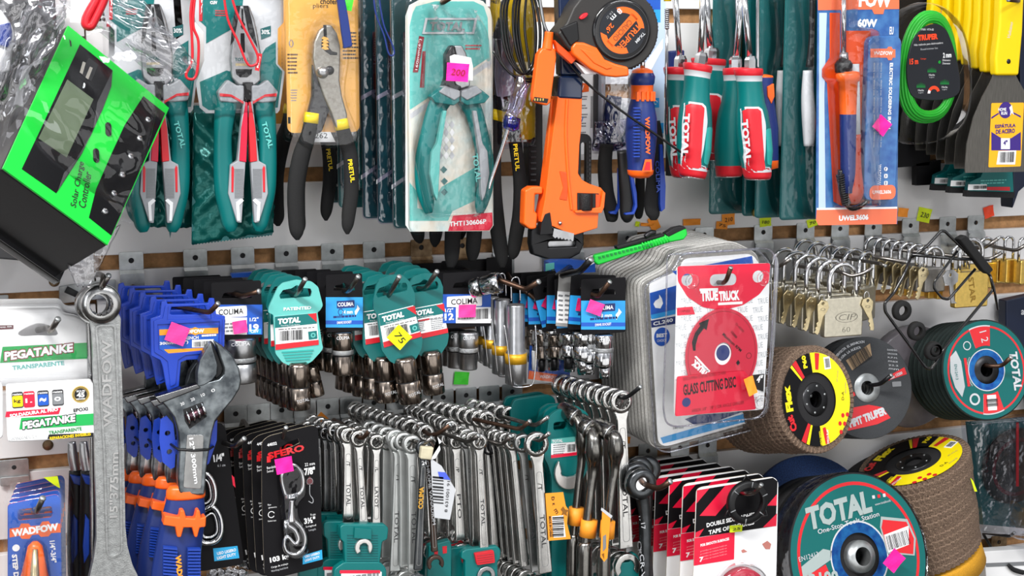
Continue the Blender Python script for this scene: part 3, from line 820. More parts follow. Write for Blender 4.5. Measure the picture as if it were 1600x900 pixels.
# ================================================================== NARROW TEAL PLIERS CARDS SEEN EDGE-ON
gl = 'teal pliers cards lined up behind the nearest blister card'
F = Fr(650, 180, .09, yaw=0)
def edge_card(xl, xr, yb, d, col, lab, yt=-25):
    f = Fr((xl+xr)/2, 180, d); t = empty('blister_card', f, lab, 'blister pack', gl)
    m_ = MB(); m_.prism(rr(f, xl, yt, xl+150, yb, 8), .0, .0012, 'teal_dark', side='light_grey')
    patch(m_, f, [(xl+2, yb-62), (xl+40, yb-88), (xl+40, yb-82), (xl+2, yb-55)], -.0004, 'light_grey')
    patch(m_, f, [(xl+2, 150), (xl+35, 132), (xl+35, 139), (xl+2, 157)], -.0004, 'light_grey')
    m_.prism(rr(f, xl+20, 50, xl+27, 140, 1), -.0006, 0, 'dark_red'); txt(m_, f, '160mm', xl+23, 80, 40, 4, 'light_grey', -.0008, ang=90, bold=0)
    txt(m_, f, 'TOTAL', xl+70, 40, 60, 14, 'light_grey', -.0008)
    build('printed_card', m_, t)
    m_ = MB(); shell(m_, rr(f, xl-1, yt, xl+151, yb+2, 8), -.003, .001, col, inset_=.004)
    shell(m_, rr(f, xl+16, 40, xl+130, yb-14, 20), -.024, -.003, col, inset_=.008); build('clear_blister', m_, t)
    m_ = MB(); bar(m_, f, [(xl+60,120,20,-.01), (xl+45,200,24,-.01), (xl+40,260,26,-.01), (xl+50,yb-30,22,-.01)], 'teal', flat=.6); bar(m_, f, [(xl+80,120,20,-.01), (xl+100,200,24,-.01), (xl+108,260,26,-.01), (xl+100,yb-30,22,-.01)], 'teal', flat=.6); build('pliers_handles', m_, t)
    return t
for i, (xl, yb, d, c, lb) in enumerate([(503,312,.045,'clear_smoky','rearmost, half hidden by the amber-card pliers'), (523,320,.06,'clear','second from the back, behind a black plier grip'), (562,336,.09,'clear_purple','first one fully right of the black plier grips'), (586,343,.115,'clear_purple','with a purplish plastic edge'), (610,351,.14,'clear_smoky','directly behind the nearest blister card')]):
    edge_card(xl, xl+30, yb, d, c, 'teal pliers card seen edge-on, '+lb)
loop('elastic_loop', [(583,-20), (587,20), (600,55), (606,80), (611,87), (616,83), (613,70), (600,40), (593,0), (594,-20)], .0011, 'navy', 'thin blue elastic loop hanging in front of the teal card edges', 'elastic loop', .175)

# ================================================================== BIG CUTTERS BLISTER CARD THT130606P
F = Fr(700, 180, .175)
t = empty('diagonal_pliers', F, 'teal diagonal pliers in a large silvery blister card with pink price tag', 'pliers')
m_ = MB(); ol = [(641,362), (634,352), (634,25), (640,8), (655,0), (670,-5), (735,-5), (755,2), (766,15), (769,30), (771,352), (765,361)]
hole = rr(F, 679, 5, 720, 14, 4)
m_.prism(F.P(ol), 0, .0015, 'silver_card', holes=[hole], side='white_card')
patch(m_, F, [(652,325), (652,300), (640,285), (640,345), (700,345), (707,330), (745,312), (745,260), (690,292), (668,330)], -.0004, 'teal_pale')
patch(m_, F, [(700,361), (708,337), (769,332), (770,352), (765,360)], -.0005, 'red_card'); txt(m_, F, 'THT130606P', 731, 348, 62, 8, 'white_card', -.001, ang=2, bold=.03)
patch(m_, F, [(742,315), (751,315), (751,225), (742,232)], -.0006, 'teal'); txt(m_, F, 'Against Oil', 747, 290, 60, 6, 'white_card', -.001, ang=-90, bold=0)
patch(m_, F, [(640,178), (762,95), (768,92), (768,100), (642,186)], -.0004, 'light_grey')
patch(m_, F, [(645,20), (650,10), (680,2), (740,2), (756,10), (762,28), (764,90), (640,172), (640,40)], -.0003, 'teal_pale')
for (cx, cy) in ((693,265), (694,283), (694,300)): x, z = F.p(cx, cy); m_.flat([(x, z+.0045), (x-.0045, z), (x, z-.0045), (x+.0045, z)], -.001, 'teal')
for i in range(3):
    for j in range(5): x, z = F.p(688+i*9, 195+j*12); m_.flat([(x, z+.005), (x-.0035, z), (x, z-.005), (x+.0035, z)], -.0006, 'white_card' if (i+j) % 2 else 'light_grey')
patch(m_, F, [(655,56), (663,58), (653,113), (645,113)], -.001, 'dark_red'); txt(m_, F, '160mm(6")', 654, 85, 48, 5, 'white_card', -.0013, ang=82, bold=0)
patch(m_, F, [(660,80), (665,80), (663,137), (656,137)], -.001, 'dark_red'); m_.lines(*F.p(727,70), *F.p(752,80), -.001, 'red', 2)
build('printed_card', m_, t)
m_ = MB(); prismp(m_, F, [(664,28), (745,28), (740,53), (659,53)], -.0022, -.001, 'light_grey', holes=[F.P([(667,31), (741,31), (737,50), (663,50)])]); txt(m_, F, 'TOTAL', 698, 41, 58, 14, 'mid_grey', -.0024, bold=.05, shear=.15); build('embossed_logo', m_, t)
m_ = MB(); prismp(m_, F, [(698,71), (703,71), (706,84), (705,130), (715,135), (712,142), (695,142), (685,135), (690,120), (690,85)], -.018, -.004, 'dark_steel'); prismp(m_, F, [(703,71), (716,71), (722,82), (730,110), (728,135), (703,142), (694,125), (706,84)], -.016, -.003, 'satin_steel'); build('cutting_jaws', m_, t, bevel=.002)
m_ = MB(); prismp(m_, F, [(695,88), (702,85), (728,90), (731,104), (731,126), (697,124)], -.020, -.018, 'white_card'); build('pad_label', m_, t, bevel=.0004)
for s in (-1, 1):
    X = (lambda x: x) if s < 0 else (lambda x: 1420-x)
    h = MB(); bar(h, F, [(X(692),152,34,-.01), (X(680),175,30,-.01), (X(670),210,28,-.01), (X(662),250,28,-.01), (X(662),290,27,-.01), (X(668),318,22,-.01), (X(670),333,12,-.01)], 'teal', flat=.6, n=16); hh = build('handle', h, t)
    h = MB(); prismp(h, F, [(X(686),134), (X(674),142), (X(664),150), (X(672),160), (X(700),164), (X(709),158), (X(709),142)], -.0235, -.006, 'teal'); prismp(h, F, [(X(686),133), (X(676),143), (X(700),156), (X(709),150), (X(709),141), (X(696),137)], -.0255, -.006, 'grey_plastic'); build('grip_collar', h, hh, bevel=.0015)
    h = MB(); prismp(h, F, [(X(684),172), (X(690),172), (X(680),235), (X(677),300), (X(675),312), (X(670),300), (X(664),270), (X(667),235), (X(675),222)], -.0215, -.012, 'teal_pale' if s < 0 else 'grey_plastic'); build('grip_inlay', h, hh, bevel=.001)
    if s > 0: h = MB(); txt(h, F, 'TOTAL', 745, 262, 44, 9, 'teal_pale', -.0212, ang=-82); build('brand_lettering', h, hh)
m_ = MB(); shell(m_, rr(F, 634, -8, 771, 362, 16), -.004, .001, 'clear', inset_=.004)
o_ = [F.p(a, b) for a, b in catmull([(667,18), (672,15), (690,52), (710,42), (728,55), (727,18), (735,18), (755,60), (760,160), (757,300), (740,335), (712,338), (690,338), (662,334), (648,280), (640,215), (655,150)], 4, True)]
shell(m_, o_, -.031, -.004, 'clear', inset_=.005); build('clear_blister', m_, t)
sticker(715, 113, 36, 28, .212, 'pink', 4, 'pink price tag stuck on the silvery pliers card', '200')
# hook through the card
hook((700, -3), [(700, -30, .01), (690, 6, .19), (712, -8, .21)], 'hook carrying the large silvery pliers blister card', m='hook_brown')

# ================================================================== PLIERS AT THE RIGHT OF THE BIG CARD
F = Fr(798, 150, .13)
t = empty('long_nose_pliers', F, 'black-gripped pliers on a yellow card under a clear blister, left of the pipe wrench', 'pliers')
m_ = MB(); m_.prism(rr(F, 766,-30, 836,218, 10), 0, .0012, 'yellow_flat'); txt(m_, F, 'PRETUL', 778, 3, 24, 5, 'ink', -.0004); build('backing_card', m_, t)
m_ = MB(); prismp(m_, F, [(776,30), (782,30), (792,50), (798,66), (796,100), (800,130), (790,170), (772,165), (766,120), (768,60)], -.013, -.002, 'satin_steel'); patch(m_, F, [(769,58), (779,26), (797,60), (793,62), (770,60)], -.0134, 'dark_steel'); patch(m_, F, [(777,62), (783,62), (783,95), (777,95)], -.0136, 'ink'); build('jaws', m_, t, bevel=.002)
for pts in ([(778,150,20,-.008), (774,190,26,-.01), (770,240,28,-.01), (772,300,26,-.01), (778,360,26,-.01), (784,400,22,-.01), (785,418,8,-.01)], [(792,150,20,-.01), (800,190,24,-.01), (806,230,22,-.01), (812,280,22,-.01), (812,330,24,-.01), (806,370,24,-.01), (802,395,20,-.01), (800,405,6,-.01)]):
    m_ = MB(); bar(m_, F, pts, 'black_rubber', flat=.62, n=14); h = build('handle', m_, t)
    m2 = MB(); bar(m2, F, [(pts[0][0], 172, 24, pts[1][3]), (pts[1][0], 188, 28, pts[1][3])], 'yellow', flat=.66, sm=1); build('yellow_band', m2, h)
    if pts[0][0] > 785: m3 = MB(); txt(m3, F, 'PRETUL', 807, 246, 42, 7, 'yellow', -.0195, ang=-84); build('brand_lettering', m3, h)
m_ = MB(); shell(m_, rr(F, 764,-30, 834,232, 14), -.02, .001, 'clear_purple', inset_=.01); build('clear_blister', m_, t)
# black grips dangling under the big card
gb = 'black plier grips dangling under the silvery card'
f = Fr(700, 330, .10)
for i, (pts, d) in enumerate([([(640,300,30), (650,350,26), (655,372,18), (657,380,5)], .07), ([(685,300,24), (682,350,24), (680,375,18), (679,386,5)], .085), ([(714,300,28), (708,360,27), (706,400,24), (704,418,12)], .13), ([(724,330,20), (722,360,16), (720,374,6)], .09), ([(744,300,28), (742,350,26), (739,390,24), (738,408,12)], .12)]):
    f = Fr(pts[0][0], pts[0][1], d); m_ = MB(); bar(m_, f, pts, 'black_rubber', flat=.65, n=14); o = build('plier_grip', m_); o.location = f.o
    tag(o, 'black rubber plier grip under the silvery card, '+['leftmost, mostly hidden by the card', 'second from the left with a pointed tip', 'longest one, hanging lowest', 'short tip behind the longest grip', 'rightmost, straight with a rounded tip'][i], 'pliers', gb)
# ================================================================== COILED CABLE, ORANGE PLUG, SMALL SCREWDRIVER
f = Fr(812, 40, .19); m_ = MB(); t = empty('coiled_cable', f, 'coiled black cable bundle hanging above the orange plug', 'cable')
r_ = random.Random(3)
for i in range(7):
    xo = -14+i*6; pts = [(820+xo*.4, -25, 0), (800+xo, 0, 0), (798+xo, 45, 0), (806+xo*.9, 90, 0), (822+xo*.4, 116, 0), (838+xo*.3, 95, 0), (842+xo*.4, 50, 0), (836+xo*.3, 5, 0), (826+xo*.2, -25, 0)]
    q = catmull([(*f.p(a, b), (i % 3)*.004) for a, b, c in pts], 5); m_.tube([(a, c, b) for a, b, c in q], .0017, 'black_gloss', 7)
build('cable_loops', m_, t)
m_ = MB()
for pts in ([(772,60), (780,95), (800,118), (830,122), (850,100)], [(768,80), (790,110), (820,128), (846,118)]):
    q = catmull([f.p(a, b) for a, b in pts], 6); m_.tube([(a, -.006, b) for a, b in q], .0017, 'black_gloss', 7)
build('cable_tail', m_, t)
F = Fr(848, 105, .215); t = empty('usb_plug', F, 'bright orange plug with a rectangular socket, hanging beside the tape measure', 'plug')
m_ = MB(); prismp(m_, F, [(845,75), (866,76), (867,90), (858,160), (852,165), (832,160), (830,150), (838,85)], -.006, .006, 'orange'); build('plug_body', m_, t, bevel=.002)
m_ = MB(); bar(m_, F, [(858,50,14), (857,62,15), (855,78,18)], 'orange', n=12); build('strain_relief', m_, t)
m_ = MB(); prismp(m_, F, [(832,151), (854,154), (852,161), (831,158)], -.0066, -.003, 'ink'); 
for i in range(4): patch(m_, F, [(835+i*4.3,153.5), (837+i*4.3,153.8), (836.6+i*4.3,157.5), (834.6+i*4.3,157.2)], -.0069, 'brass')
build('socket_mouth', m_, t)
loop('cable', [(856,52), (850,38), (845,10), (840,-25)], .0022, 'satin_steel', 'thin grey braided cable rising from the orange plug', 'cable', .212)
F = Fr(800, 170, .205); t = empty('screwdriver', F, 'small screwdriver with clear purple handle hung tip down at a slant', 'screwdriver')
m_ = MB(); bar(m_, F, [(814,118,14), (812,140,26), (806,165,24), (800,178,20), (798,186,24), (797,200,22), (796,204,12)], 'clear_purple', n=10); build('handle', m_, t)
m_ = MB(); bar(m_, F, [(802,183,25), (798,200,26)], 'trans_blue', n=12, sm=1); build('collar', m_, t)
m_ = MB(); bar(m_, F, [(800,180,6), (784,232,6), (768,280,5), (764,296,3)], 'chrome', n=8); build('shaft', m_, t)
m_ = MB(); bar(m_, F, [(824,130,12), (812,150,12), (800,178,12)], 'clear_purple', n=6); build('handle_fluting', m_, t)

# ================================================================== PIPE WRENCH
F = Fr(870, 250, .19); t = empty('pipe_wrench', F, 'orange cast pipe wrench hanging jaws down', 'wrench')
m_ = MB(); body = [(866,150), (904,150), (903,200), (900,225), (898,270), (904,280), (915,286), (933,292), (938,298), (937,318), (930,330), (928,355), (892,366), (880,362), (858,352), (848,358), (846,340), (842,350), (840,340), (846,310), (858,210)]
prismp(m_, F, body, -.012, .012, 'orange'); build('handle_body', m_, t, bevel=.003)
m_ = MB(); bar(m_, F, [(862,155,5), (858,215,5), (850,300,5), (842,352,5)], 'orange', n=8, flat=1); 
q = [(x, -.012, z) for x, z in F.P([(862,155), (860,215), (852,300), (844,350)])]
bar(m_, F, [(886,155,5,-.0125), (884,210,5,-.0125), (888,280,5,-.0125), (893,328,5,-.0125)], 'orange', n=8)
prismp(m_, F, [(890,328), (892,331), (932,331), (936,322), (938,300), (934,296), (930,322)], -.0165, -.01, 'orange')
prismp(m_, F, [(868,266), (880,268), (882,288), (880,312), (868,310), (874,292)], -.0128, -.011, 'orange_deep'); build('raised_ribs', m_, t, bevel=.0015)
m_ = MB(); prismp(m_, F, [(896,300), (929,301), (927,328), (896,327)], -.0135, -.0115, 'ink'); build('nut_window', m_, t)
m_ = MB(); x, z = F.p(909, 314); m_.lathe([(.001,-.011), (.009,-.0105), (.0095,-.009), (.0095,.009), (.009,.0105), (.001,.011)], 'knurl', (x, -.0105, z), 'z', 22); build('knurled_nut', m_, t)
m_ = MB(); prismp(m_, F, [(924,302), (931,303), (930,322), (924,328)], -.0142, -.012, 'orange_deep'); build('window_edge', m_, t)
m_ = MB(); prismp(m_, F, [(818,297), (828,291), (846,291), (846,303), (834,303), (833,330), (838,333), (836,357), (826,358), (816,350)], -.006, .012, 'orange'); build('yoke', m_, t, bevel=.003)
m_ = MB(); prismp(m_, F, [(846,352), (888,362), (890,364), (911,358), (911,382), (905,396), (890,404), (850,404), (832,398), (828,380), (829,358)], -.004, .012, 'black_steel', holes=[F.P([(856,377), (898,376), (898,384), (856,386)])]); patch(m_, F, [(856,377), (899,376), (898,385), (856,387)], .004, 'satin_steel'); build('hook_jaw', m_, t, bevel=.0025)
m_ = MB(); prismp(m_, F, [(846,333), (854,330), (857,352), (859,364), (838,366), (840,348)], -.013, 0, 'black_steel'); build('jaw_root', m_, t, bevel=.001)
teeth = [(859,355), (890,363), (889,374)]+[(887-i*2.6, (372 if i % 2 else 375)-i*.45) for i in range(11)]+[(857,367)]
m_ = MB(); prismp(m_, F, teeth, -.0145, .002, 'satin_steel'); build('heel_jaw', m_, t)
m_ = MB(); x, z = F.p(869, 347); m_.lathe([(.0001,-.0025), (.002,-.002), (.003,0)], 'chrome', (x, -.0125, z), 'y', 14); build('rivet', m_, t)
m_ = MB(); prismp(m_, F, [(868,118), (905,118), (904,155), (866,153)], -.014, .012, 'navy_gloss'); prismp(m_, F, [(868,-25), (872,118), (905,118), (906,-25)], -.010, .010, 'navy_gloss'); build('dipped_grip', m_, t, bevel=.003)
# dark hex-key set and black case behind the wrench
f = Fr(905, 270, .13); t = empty('black_hacksaw_handle', f, 'black notched handle slot seen right of the pipe wrench', 'tool')
m_ = MB(); m_.prism(rr(f, 897, 209, 922, 300, 12), -.004, .004, 'black_plastic', holes=[rr(f, 906, 222, 914, 292, 4)]); build('slotted_frame', m_, t, bevel=.0015)
m_ = MB()
for i in range(10): x, z = f.p(900, 222+i*7); m_.box(x-.0016, x+.0016, -.0055, -.003, z-.0016, z+.0016, 'dark_grey'); x, z = f.p(919, 222+i*7); m_.box(x-.0016, x+.0016, -.0055, -.003, z-.0016, z+.0016, 'dark_grey')
build('grip_studs', m_, t)
f = Fr(840, 250, .12); m_ = MB(); prismp(m_, f, [(826,150), (848,150), (848,300), (826,298)], 0, .02, 'black_plastic')
for i in range(14): x, z = f.p(833, 165+i*9); m_.box(x-.004, x+.004, -.0015, 0, z-.0014, z+.0014, 'dark_grey')
o = build('ribbed_handle', m_, bevel=.001); o.location = f.o; tag(o, 'black ribbed tool handle between the plier grip and the pipe wrench', 'tool')
f = Fr(836, 290, .10); m_ = MB(); prismp(m_, f, [(818,262), (836,262), (836,300), (818,300)], 0, .01, 'yellow'); o = build('yellow_handle_end', m_, bevel=.002); o.location = f.o; tag(o, 'yellow tool end showing left of the pipe wrench', 'tool')

# ================================================================== TAPE MEASURE
F = Fr(960, 45, .225, yaw=-4, pitch=2); t = empty('tape_measure', F, 'black and orange tape measure with a round printed face, seen upside down', 'tape measure')
c = F.p(965, 47); R = .0
k = F.k(); Rr = 62*k
m_ = MB(); out = []
out = [F.p(a, b) for a, b in [(866,52), (880,35), (890,12), (905,-8), (930,-20)]]+[(c[0]+Rr*cos(RD(a)), c[1]+Rr*sin(RD(a))) for a in range(80, -105, -8)]+[F.p(a, b) for a, b in [(948,116), (925,108), (905,96), (880,73)]]
m_.prism(out, -.014, .028, 'tape_rubber'); build('case', m_, t, bevel=.006, bseg=3)
m_ = MB()
for a in range(-70, 80, 5):
    if (a//5) % 5 == 4: continue
    x, z = c[0]+(Rr+.0002)*cos(RD(a)), c[1]+(Rr+.0002)*sin(RD(a)); m_.tube([(x, -.009, z), (x, .024, z)], .0014, 'black_rubber', 5)
build('tread_ribs', m_, t)
m_ = MB(); prismp(m_, F, [(886,74), (892,65), (906,66), (926,74), (938,92), (955,99), (975,104), (976,118), (955,120), (938,118), (915,107), (900,95), (888,84)], -.0175, .0, 'orange'); build('orange_bumper', m_, t, bevel=.003, bseg=3)
m_ = MB(); prismp(m_, F, [(898,75), (920,80), (932,95), (950,105), (940,108), (920,98)], -.0188, -.015, 'orange'); build('bumper_ridge', m_, t, bevel=.0015)
m_ = MB(); m_.lathe([(.0001,-.0165), (43*k,-.0165), (47*k,-.0165), (48.5*k,-.014), (48.5*k,-.01)], 'black_gloss', (c[0], 0, c[1]), 'y', 48)
m_.ring(c[0], c[1], 43*k, 44*k, -.0168, 'dark_grey', 48); build('side_disc', m_, t)
# printed badge, turned upside down
m_ = MB(); ao = 47
def P_(r, a): return (c[0]+r*k*cos(RD(a)), c[1]+r*k*sin(RD(a)))
m_.ring(c[0], c[1], 0.01*k, 38*k, -.0169, 'tape_face', 48)
cr = [P_(36, a) for a in range(-70, -185, -6)]+[P_(33, a) for a in (185,)]; inner = [(c[0]+2*k+33*k*cos(RD(a)), c[1]+3*k+31*k*sin(RD(a))) for a in range(-178, -70, 6)]
m_.flat([P_(36, a) for a in range(185, 291, 6)]+[P_(27, a) for a in range(285, 190, -8)], -.0171, 'orange')
m_.flat([P_(36, a) for a in range(5, 111, 6)]+[P_(27, a) for a in range(105, 8, -8)], -.0171, 'orange')
bx = [(-30,-6), (30,-6), (30,7), (-30,7)]
m_.flat([(c[0]+(x*cos(RD(ao))-z*sin(RD(ao)))*k, c[1]+(x*sin(RD(ao))+z*cos(RD(ao)))*k) for x, z in bx], -.0171, 'orange')
def tt_(s, x, z, w, h, col, y=-.0174):
    m_.text(s, c[0]+(x*cos(RD(ao))-z*sin(RD(ao)))*k, c[1]+(x*sin(RD(ao))+z*cos(RD(ao)))*k, y, w*k, h*k, col, ang=ao+180, bold=.02)
tt_('CAUCHO', 0, 0, 40, 9, 'dark_orange'); tt_('TRUPER', 0, -15, 50, 10, 'orange'); tt_('8 m', 10, 24, 22, 9, 'light_grey'); tt_('26\'', -12, 18, 15, 8, 'orange'); tt_('TX-8M', 12, -29, 20, 5, 'light_grey'); tt_('8 M  XT', 2, 32, 14, 4, 'mid_grey')
build('printed_face', m_, t)
m_ = MB(); prismp(m_, F, [(868,44), (896,32), (899,62), (885,72)], -.0165, -.012, 'black_plastic'); build('belt_side', m_, t, bevel=.002)
m_ = MB(); x, z = F.p(905, 25); m_.prism([(x+a, z+b*.6+a*.5) for a, b in ell(0, 0, .0052, n=16)], -.0185, -.012, 'red'); build('lock_button', m_, t, bevel=.001)
m_ = MB(); prismp(m_, F, [(864,62), (868,66), (898,92), (890,100), (868,80)], -.008, .004, 'orange_deep'); prismp(m_, F, [(896,96), (918,108), (930,116), (912,116)], -.006, .008, 'white_plastic'); build('tape_mouth', m_, t, bevel=.001)
# black cable tie running down to the right
loop('cable_tie', [(862,62,.0), (905,118,.004), (960,165,.006), (1020,207,.004), (1075,245,0), (1108,264,0)], .0016, 'black_plastic', 'long black cable tie running diagonally across the screwdriver grips', 'cable tie', .21)

# ================================================================== WHITE PACK AND BLACK/CLEAR PACK BEHIND
f = Fr(930, 180, .10); t = empty('printed_pack', f, 'white and blue printed card pack behind the tape measure', 'package')
m_ = MB(); m_.prism(rr(f, 900,100, 945,240, 2), 0, .004, 'white_card'); txt(m_, f, 'W', 908, 137, 10, 8, 'white_card', -.0008)
patch(m_, f, [(905,129), (920,131), (920,143), (905,145)], -.0004, 'orange'); txt(m_, f, '20V', 905, 187, 14, 8, 'label_blue', -.0005)
for i in range(5): m_.lines(*f.p(903,150+i*14), *f.p(918,158+i*14), -.0004, 'mid_grey', 2, seed=i)
m_.barcode(*f.p(922,200), *f.p(930,150), -.0004, 'mid_grey', 8); build('card', m_, t)
m_ = MB(); m_.prism(rr(f, 927,115, 933,230, 2), -.003, 0, 'dark_grey'); build('dark_spine', m_, t, bevel=.0005)
m_ = MB(); shell(m_, rr(f, 934,105, 982,225, 5), -.02, .004, 'clear_smoky'); build('clear_blister', m_, t)
m_ = MB(); bar(m_, f, [(960,150,26,-.004), (955,200,30,-.004), (965,232,30,-.004)], 'navy', flat=.5); build('packed_grip', m_, t)
film('crumpled_end', f, [(930,190), (985,185), (985,238), (925,235)], 'clear_purple', .004, 16, t, -.012, .006, 8)
f = Fr(1025, 120, .09); t = empty('printed_pack', f, 'pale blue printed card behind the blue screwdriver', 'package')
m_ = MB(); m_.prism(rr(f, 985,-25, 1037,215, 2), 0, .003, 'pale_blue_card'); patch(m_, f, [(1000,-20), (1032,-20), (1032,15), (1000,15)], -.0003, 'label_blue'); patch(m_, f, [(1015,15), (1032,15), (1032,35), (1015,35)], -.0003, 'sky_blue')
patch(m_, f, [(1000,110), (1036,60), (1036,75), (1004,135)], -.0003, 'white_card'); patch(m_, f, [(1018,153), (1030,153), (1030,168), (1018,168)], -.0003, 'sky_blue'); patch(m_, f, [(1028,192), (1037,192), (1037,208), (1028,208)], -.0003, 'sky_blue')
x, z = f.p(1024, 160); m_.ring(x, z, .002, .003, -.0005, 'white_card', 14, 0, 300); build('card', m_, t)

# ================================================================== BLUE SCREWDRIVER (orange trim)
F = Fr(1001, 195, .19); t = empty('screwdriver', F, 'blue screwdriver with orange trim hanging grip down, right of the tape measure', 'screwdriver')
k = F.k()
def grip(F, cx, prof, mats, flat=1.0, n=28, dz=None):
    m_ = MB(); pts = [(cx if len(p_) < 3 else p_[2], p_[0], p_[1]) for p_ in prof]
    v = []
    P0 = [F.p(a, b) for a, b, c in pts]; kk = F.k()
    prof2 = [(pts[i][2]*kk/2, P0[i][1]) for i in range(len(pts))]
    x0 = P0[0][0]; x1 = P0[-1][0]
    m_.lathe(prof2, mats[0], (0, 0, 0), 'z', n, mats=mats if len(mats) > 1 else None)
    # follow the lean of the axis
    z0, z1 = P0[0][1], P0[-1][1]
    m_.v = [(x+x0+(x1-x0)*((z-z0)/(z1-z0)), y, z) for x, y, z in m_.v]
    return m_
pr_ = [(106,14),(110,32),(114,34),(120,40),(130,38),(133,35),(144,34),(155,35),(165,40),(185,48),(210,50),(235,46),(255,42),(262,41),(265,42),(272,40),(277,28),(279,2)]
ms = ['orange']*2+['navy']*3+['orange']*2+['navy']*7+['orange']*3
m_ = grip(F, 1001, [(a, b, 1004-(a-106)*.02) for a, b in pr_], ms); build('handle', m_, t)
m_ = MB()
for i in range(5): x, z = F.p(985+i*8.4, 152); 
for i in range(-2, 3):
    a = i*.42; rad = 18.5*k; x0 = F.p(1004, 152)[0]; z1 = F.p(1004, 143)[1]; z0 = F.p(1004, 158)[1]
    m_.box(x0+rad*sin(a)-.0018, x0+rad*sin(a)+.0018, -rad*cos(a)-.0012, -rad*cos(a)+.004, z0, z1, 'orange')
build('orange_teeth', m_, t, bevel=.0006)
m_ = MB()
for i in range(16):
    z = F.p(995, 168+i*5)[1]; m_.box(F.p(980,200)[0], F.p(990,200)[0], -.0205, -.0165, z-.0009, z+.0009, 'blue')
build('grip_ribs', m_, t, bevel=.0004)
m_ = MB(); txt(m_, F, 'WADFOW', 1012, 212, 58, 8, 'orange', -.0222, ang=-88, bold=.04)
patch(m_, F, [(1008,249), (1018,249), (1019,268), (1003,268)], -.0212, 'orange'); patch(m_, F, [(1010,253), (1016,253), (1016,266), (1006,266)], -.0216, 'red'); build('brand_lettering', m_, t)
m_ = MB(); bar(m_, F, [(1002,-25,8), (1003,40,8), (1004,108,8)], 'chrome', n=10); build('shaft', m_, t)

# black/blue plier grips with COLIMA
g_ = 'black grips with blue edges hanging below the blue screwdriver'
for i, (pts, bl, d) in enumerate([([(948,225,22),(945,260,24),(948,300,24),(955,330,24),(956,344,18),(956,347,5)], [(962,262),(966,262),(966,320),(958,334),(948,333),(948,330),(958,328),(962,318)], .12), ([(975,235,24),(978,270,26),(980,310,26),(980,335,24),(980,345,14),(980,348,4)], [(982,260),(990,300),(991,322),(986,334),(972,335),(972,332),(984,330),(987,318),(978,262)], .14), ([(1000,270,16),(1000,310,16),(998,335,14),(997,342,6)], None, .10), ([(1022,190,20),(1026,230,24),(1022,280,26),(1018,320,25),(1021,335,22),(1021,344,10)], [(1026,225),(1030,225),(1035,290),(1034,325),(1028,330),(1026,318)], .15)]):
    f = Fr(pts[0][0], pts[0][1], d); t = empty('hanging_pliers', f, 'black plier grip with blue edge, '+['leftmost below the blue screwdriver', 'second from left, blue chevron at its end', 'thin plain one behind the others', 'rightmost, with lettering down its side'][i], 'pliers', g_)
    m_ = MB(); bar(m_, f, pts, 'black_rubber' if i != 1 else 'black_plastic', flat=.6, n=16); build('grip', m_, t)
    if bl: m_ = MB(); prismp(m_, f, bl, -.0105, -.004, 'blue'); build('blue_inlay', m_, t, bevel=.0008)
    if i == 3: m_ = MB(); txt(m_, f, 'COLIMA', 1028, 276, 50, 7, 'blue', -.0108, ang=-86); build('brand_lettering', m_, t)

# thin steel rod with coil
f = Fr(1041, 100, .16); t = empty('steel_rod_tool', f, 'thin steel rod with a coiled neck hanging left of the teal screwdrivers', 'tool')
m_ = MB(); bar(m_, f, [(1043,14,5), (1041,100,4.5), (1041,210,4)], 'chrome', n=8, sm=1); build('rod', m_, t)
m_ = MB()
for i in range(10): x, z = f.p(1042, 15+i*3.2); m_.lathe([(.0026,-.0011), (.0034,0), (.0026,.0011)], 'satin_steel', (x, 0, z), 'z', 12)
build('coil', m_, t)
m_ = MB(); bar(m_, f, [(1043,-20,12), (1043,2,12)], 'yellow', n=10, sm=1); build('yellow_end', m_, t)
f = Fr(1058, 75, .06); m_ = MB(); prismp(m_, f, [(1046,80), (1070,78), (1070,118), (1046,118)], 0, .02, 'navy'); o = build('blue_package', m_, bevel=.002); o.location = f.o; tag(o, 'dark blue package behind the steel rod and teal screwdrivers', 'package')
f = Fr(1051, 200, .07); m_ = MB(); prismp(m_, f, [(1045,150), (1058,150), (1060,275), (1045,275)], 0, .01, 'black_card')
for i in range(4): m_.lines(*f.p(1046,160+i*14), *f.p(1056,170+i*14), -.0004, 'mid_grey', 3, seed=i)
prismp(m_, f, [(1046,117), (1052,117), (1052,134), (1046,134)], -.001, .002, 'orange'); o = build('dark_card', m_); o.location = f.o; tag(o, 'dark printed card behind the steel rod', 'package')

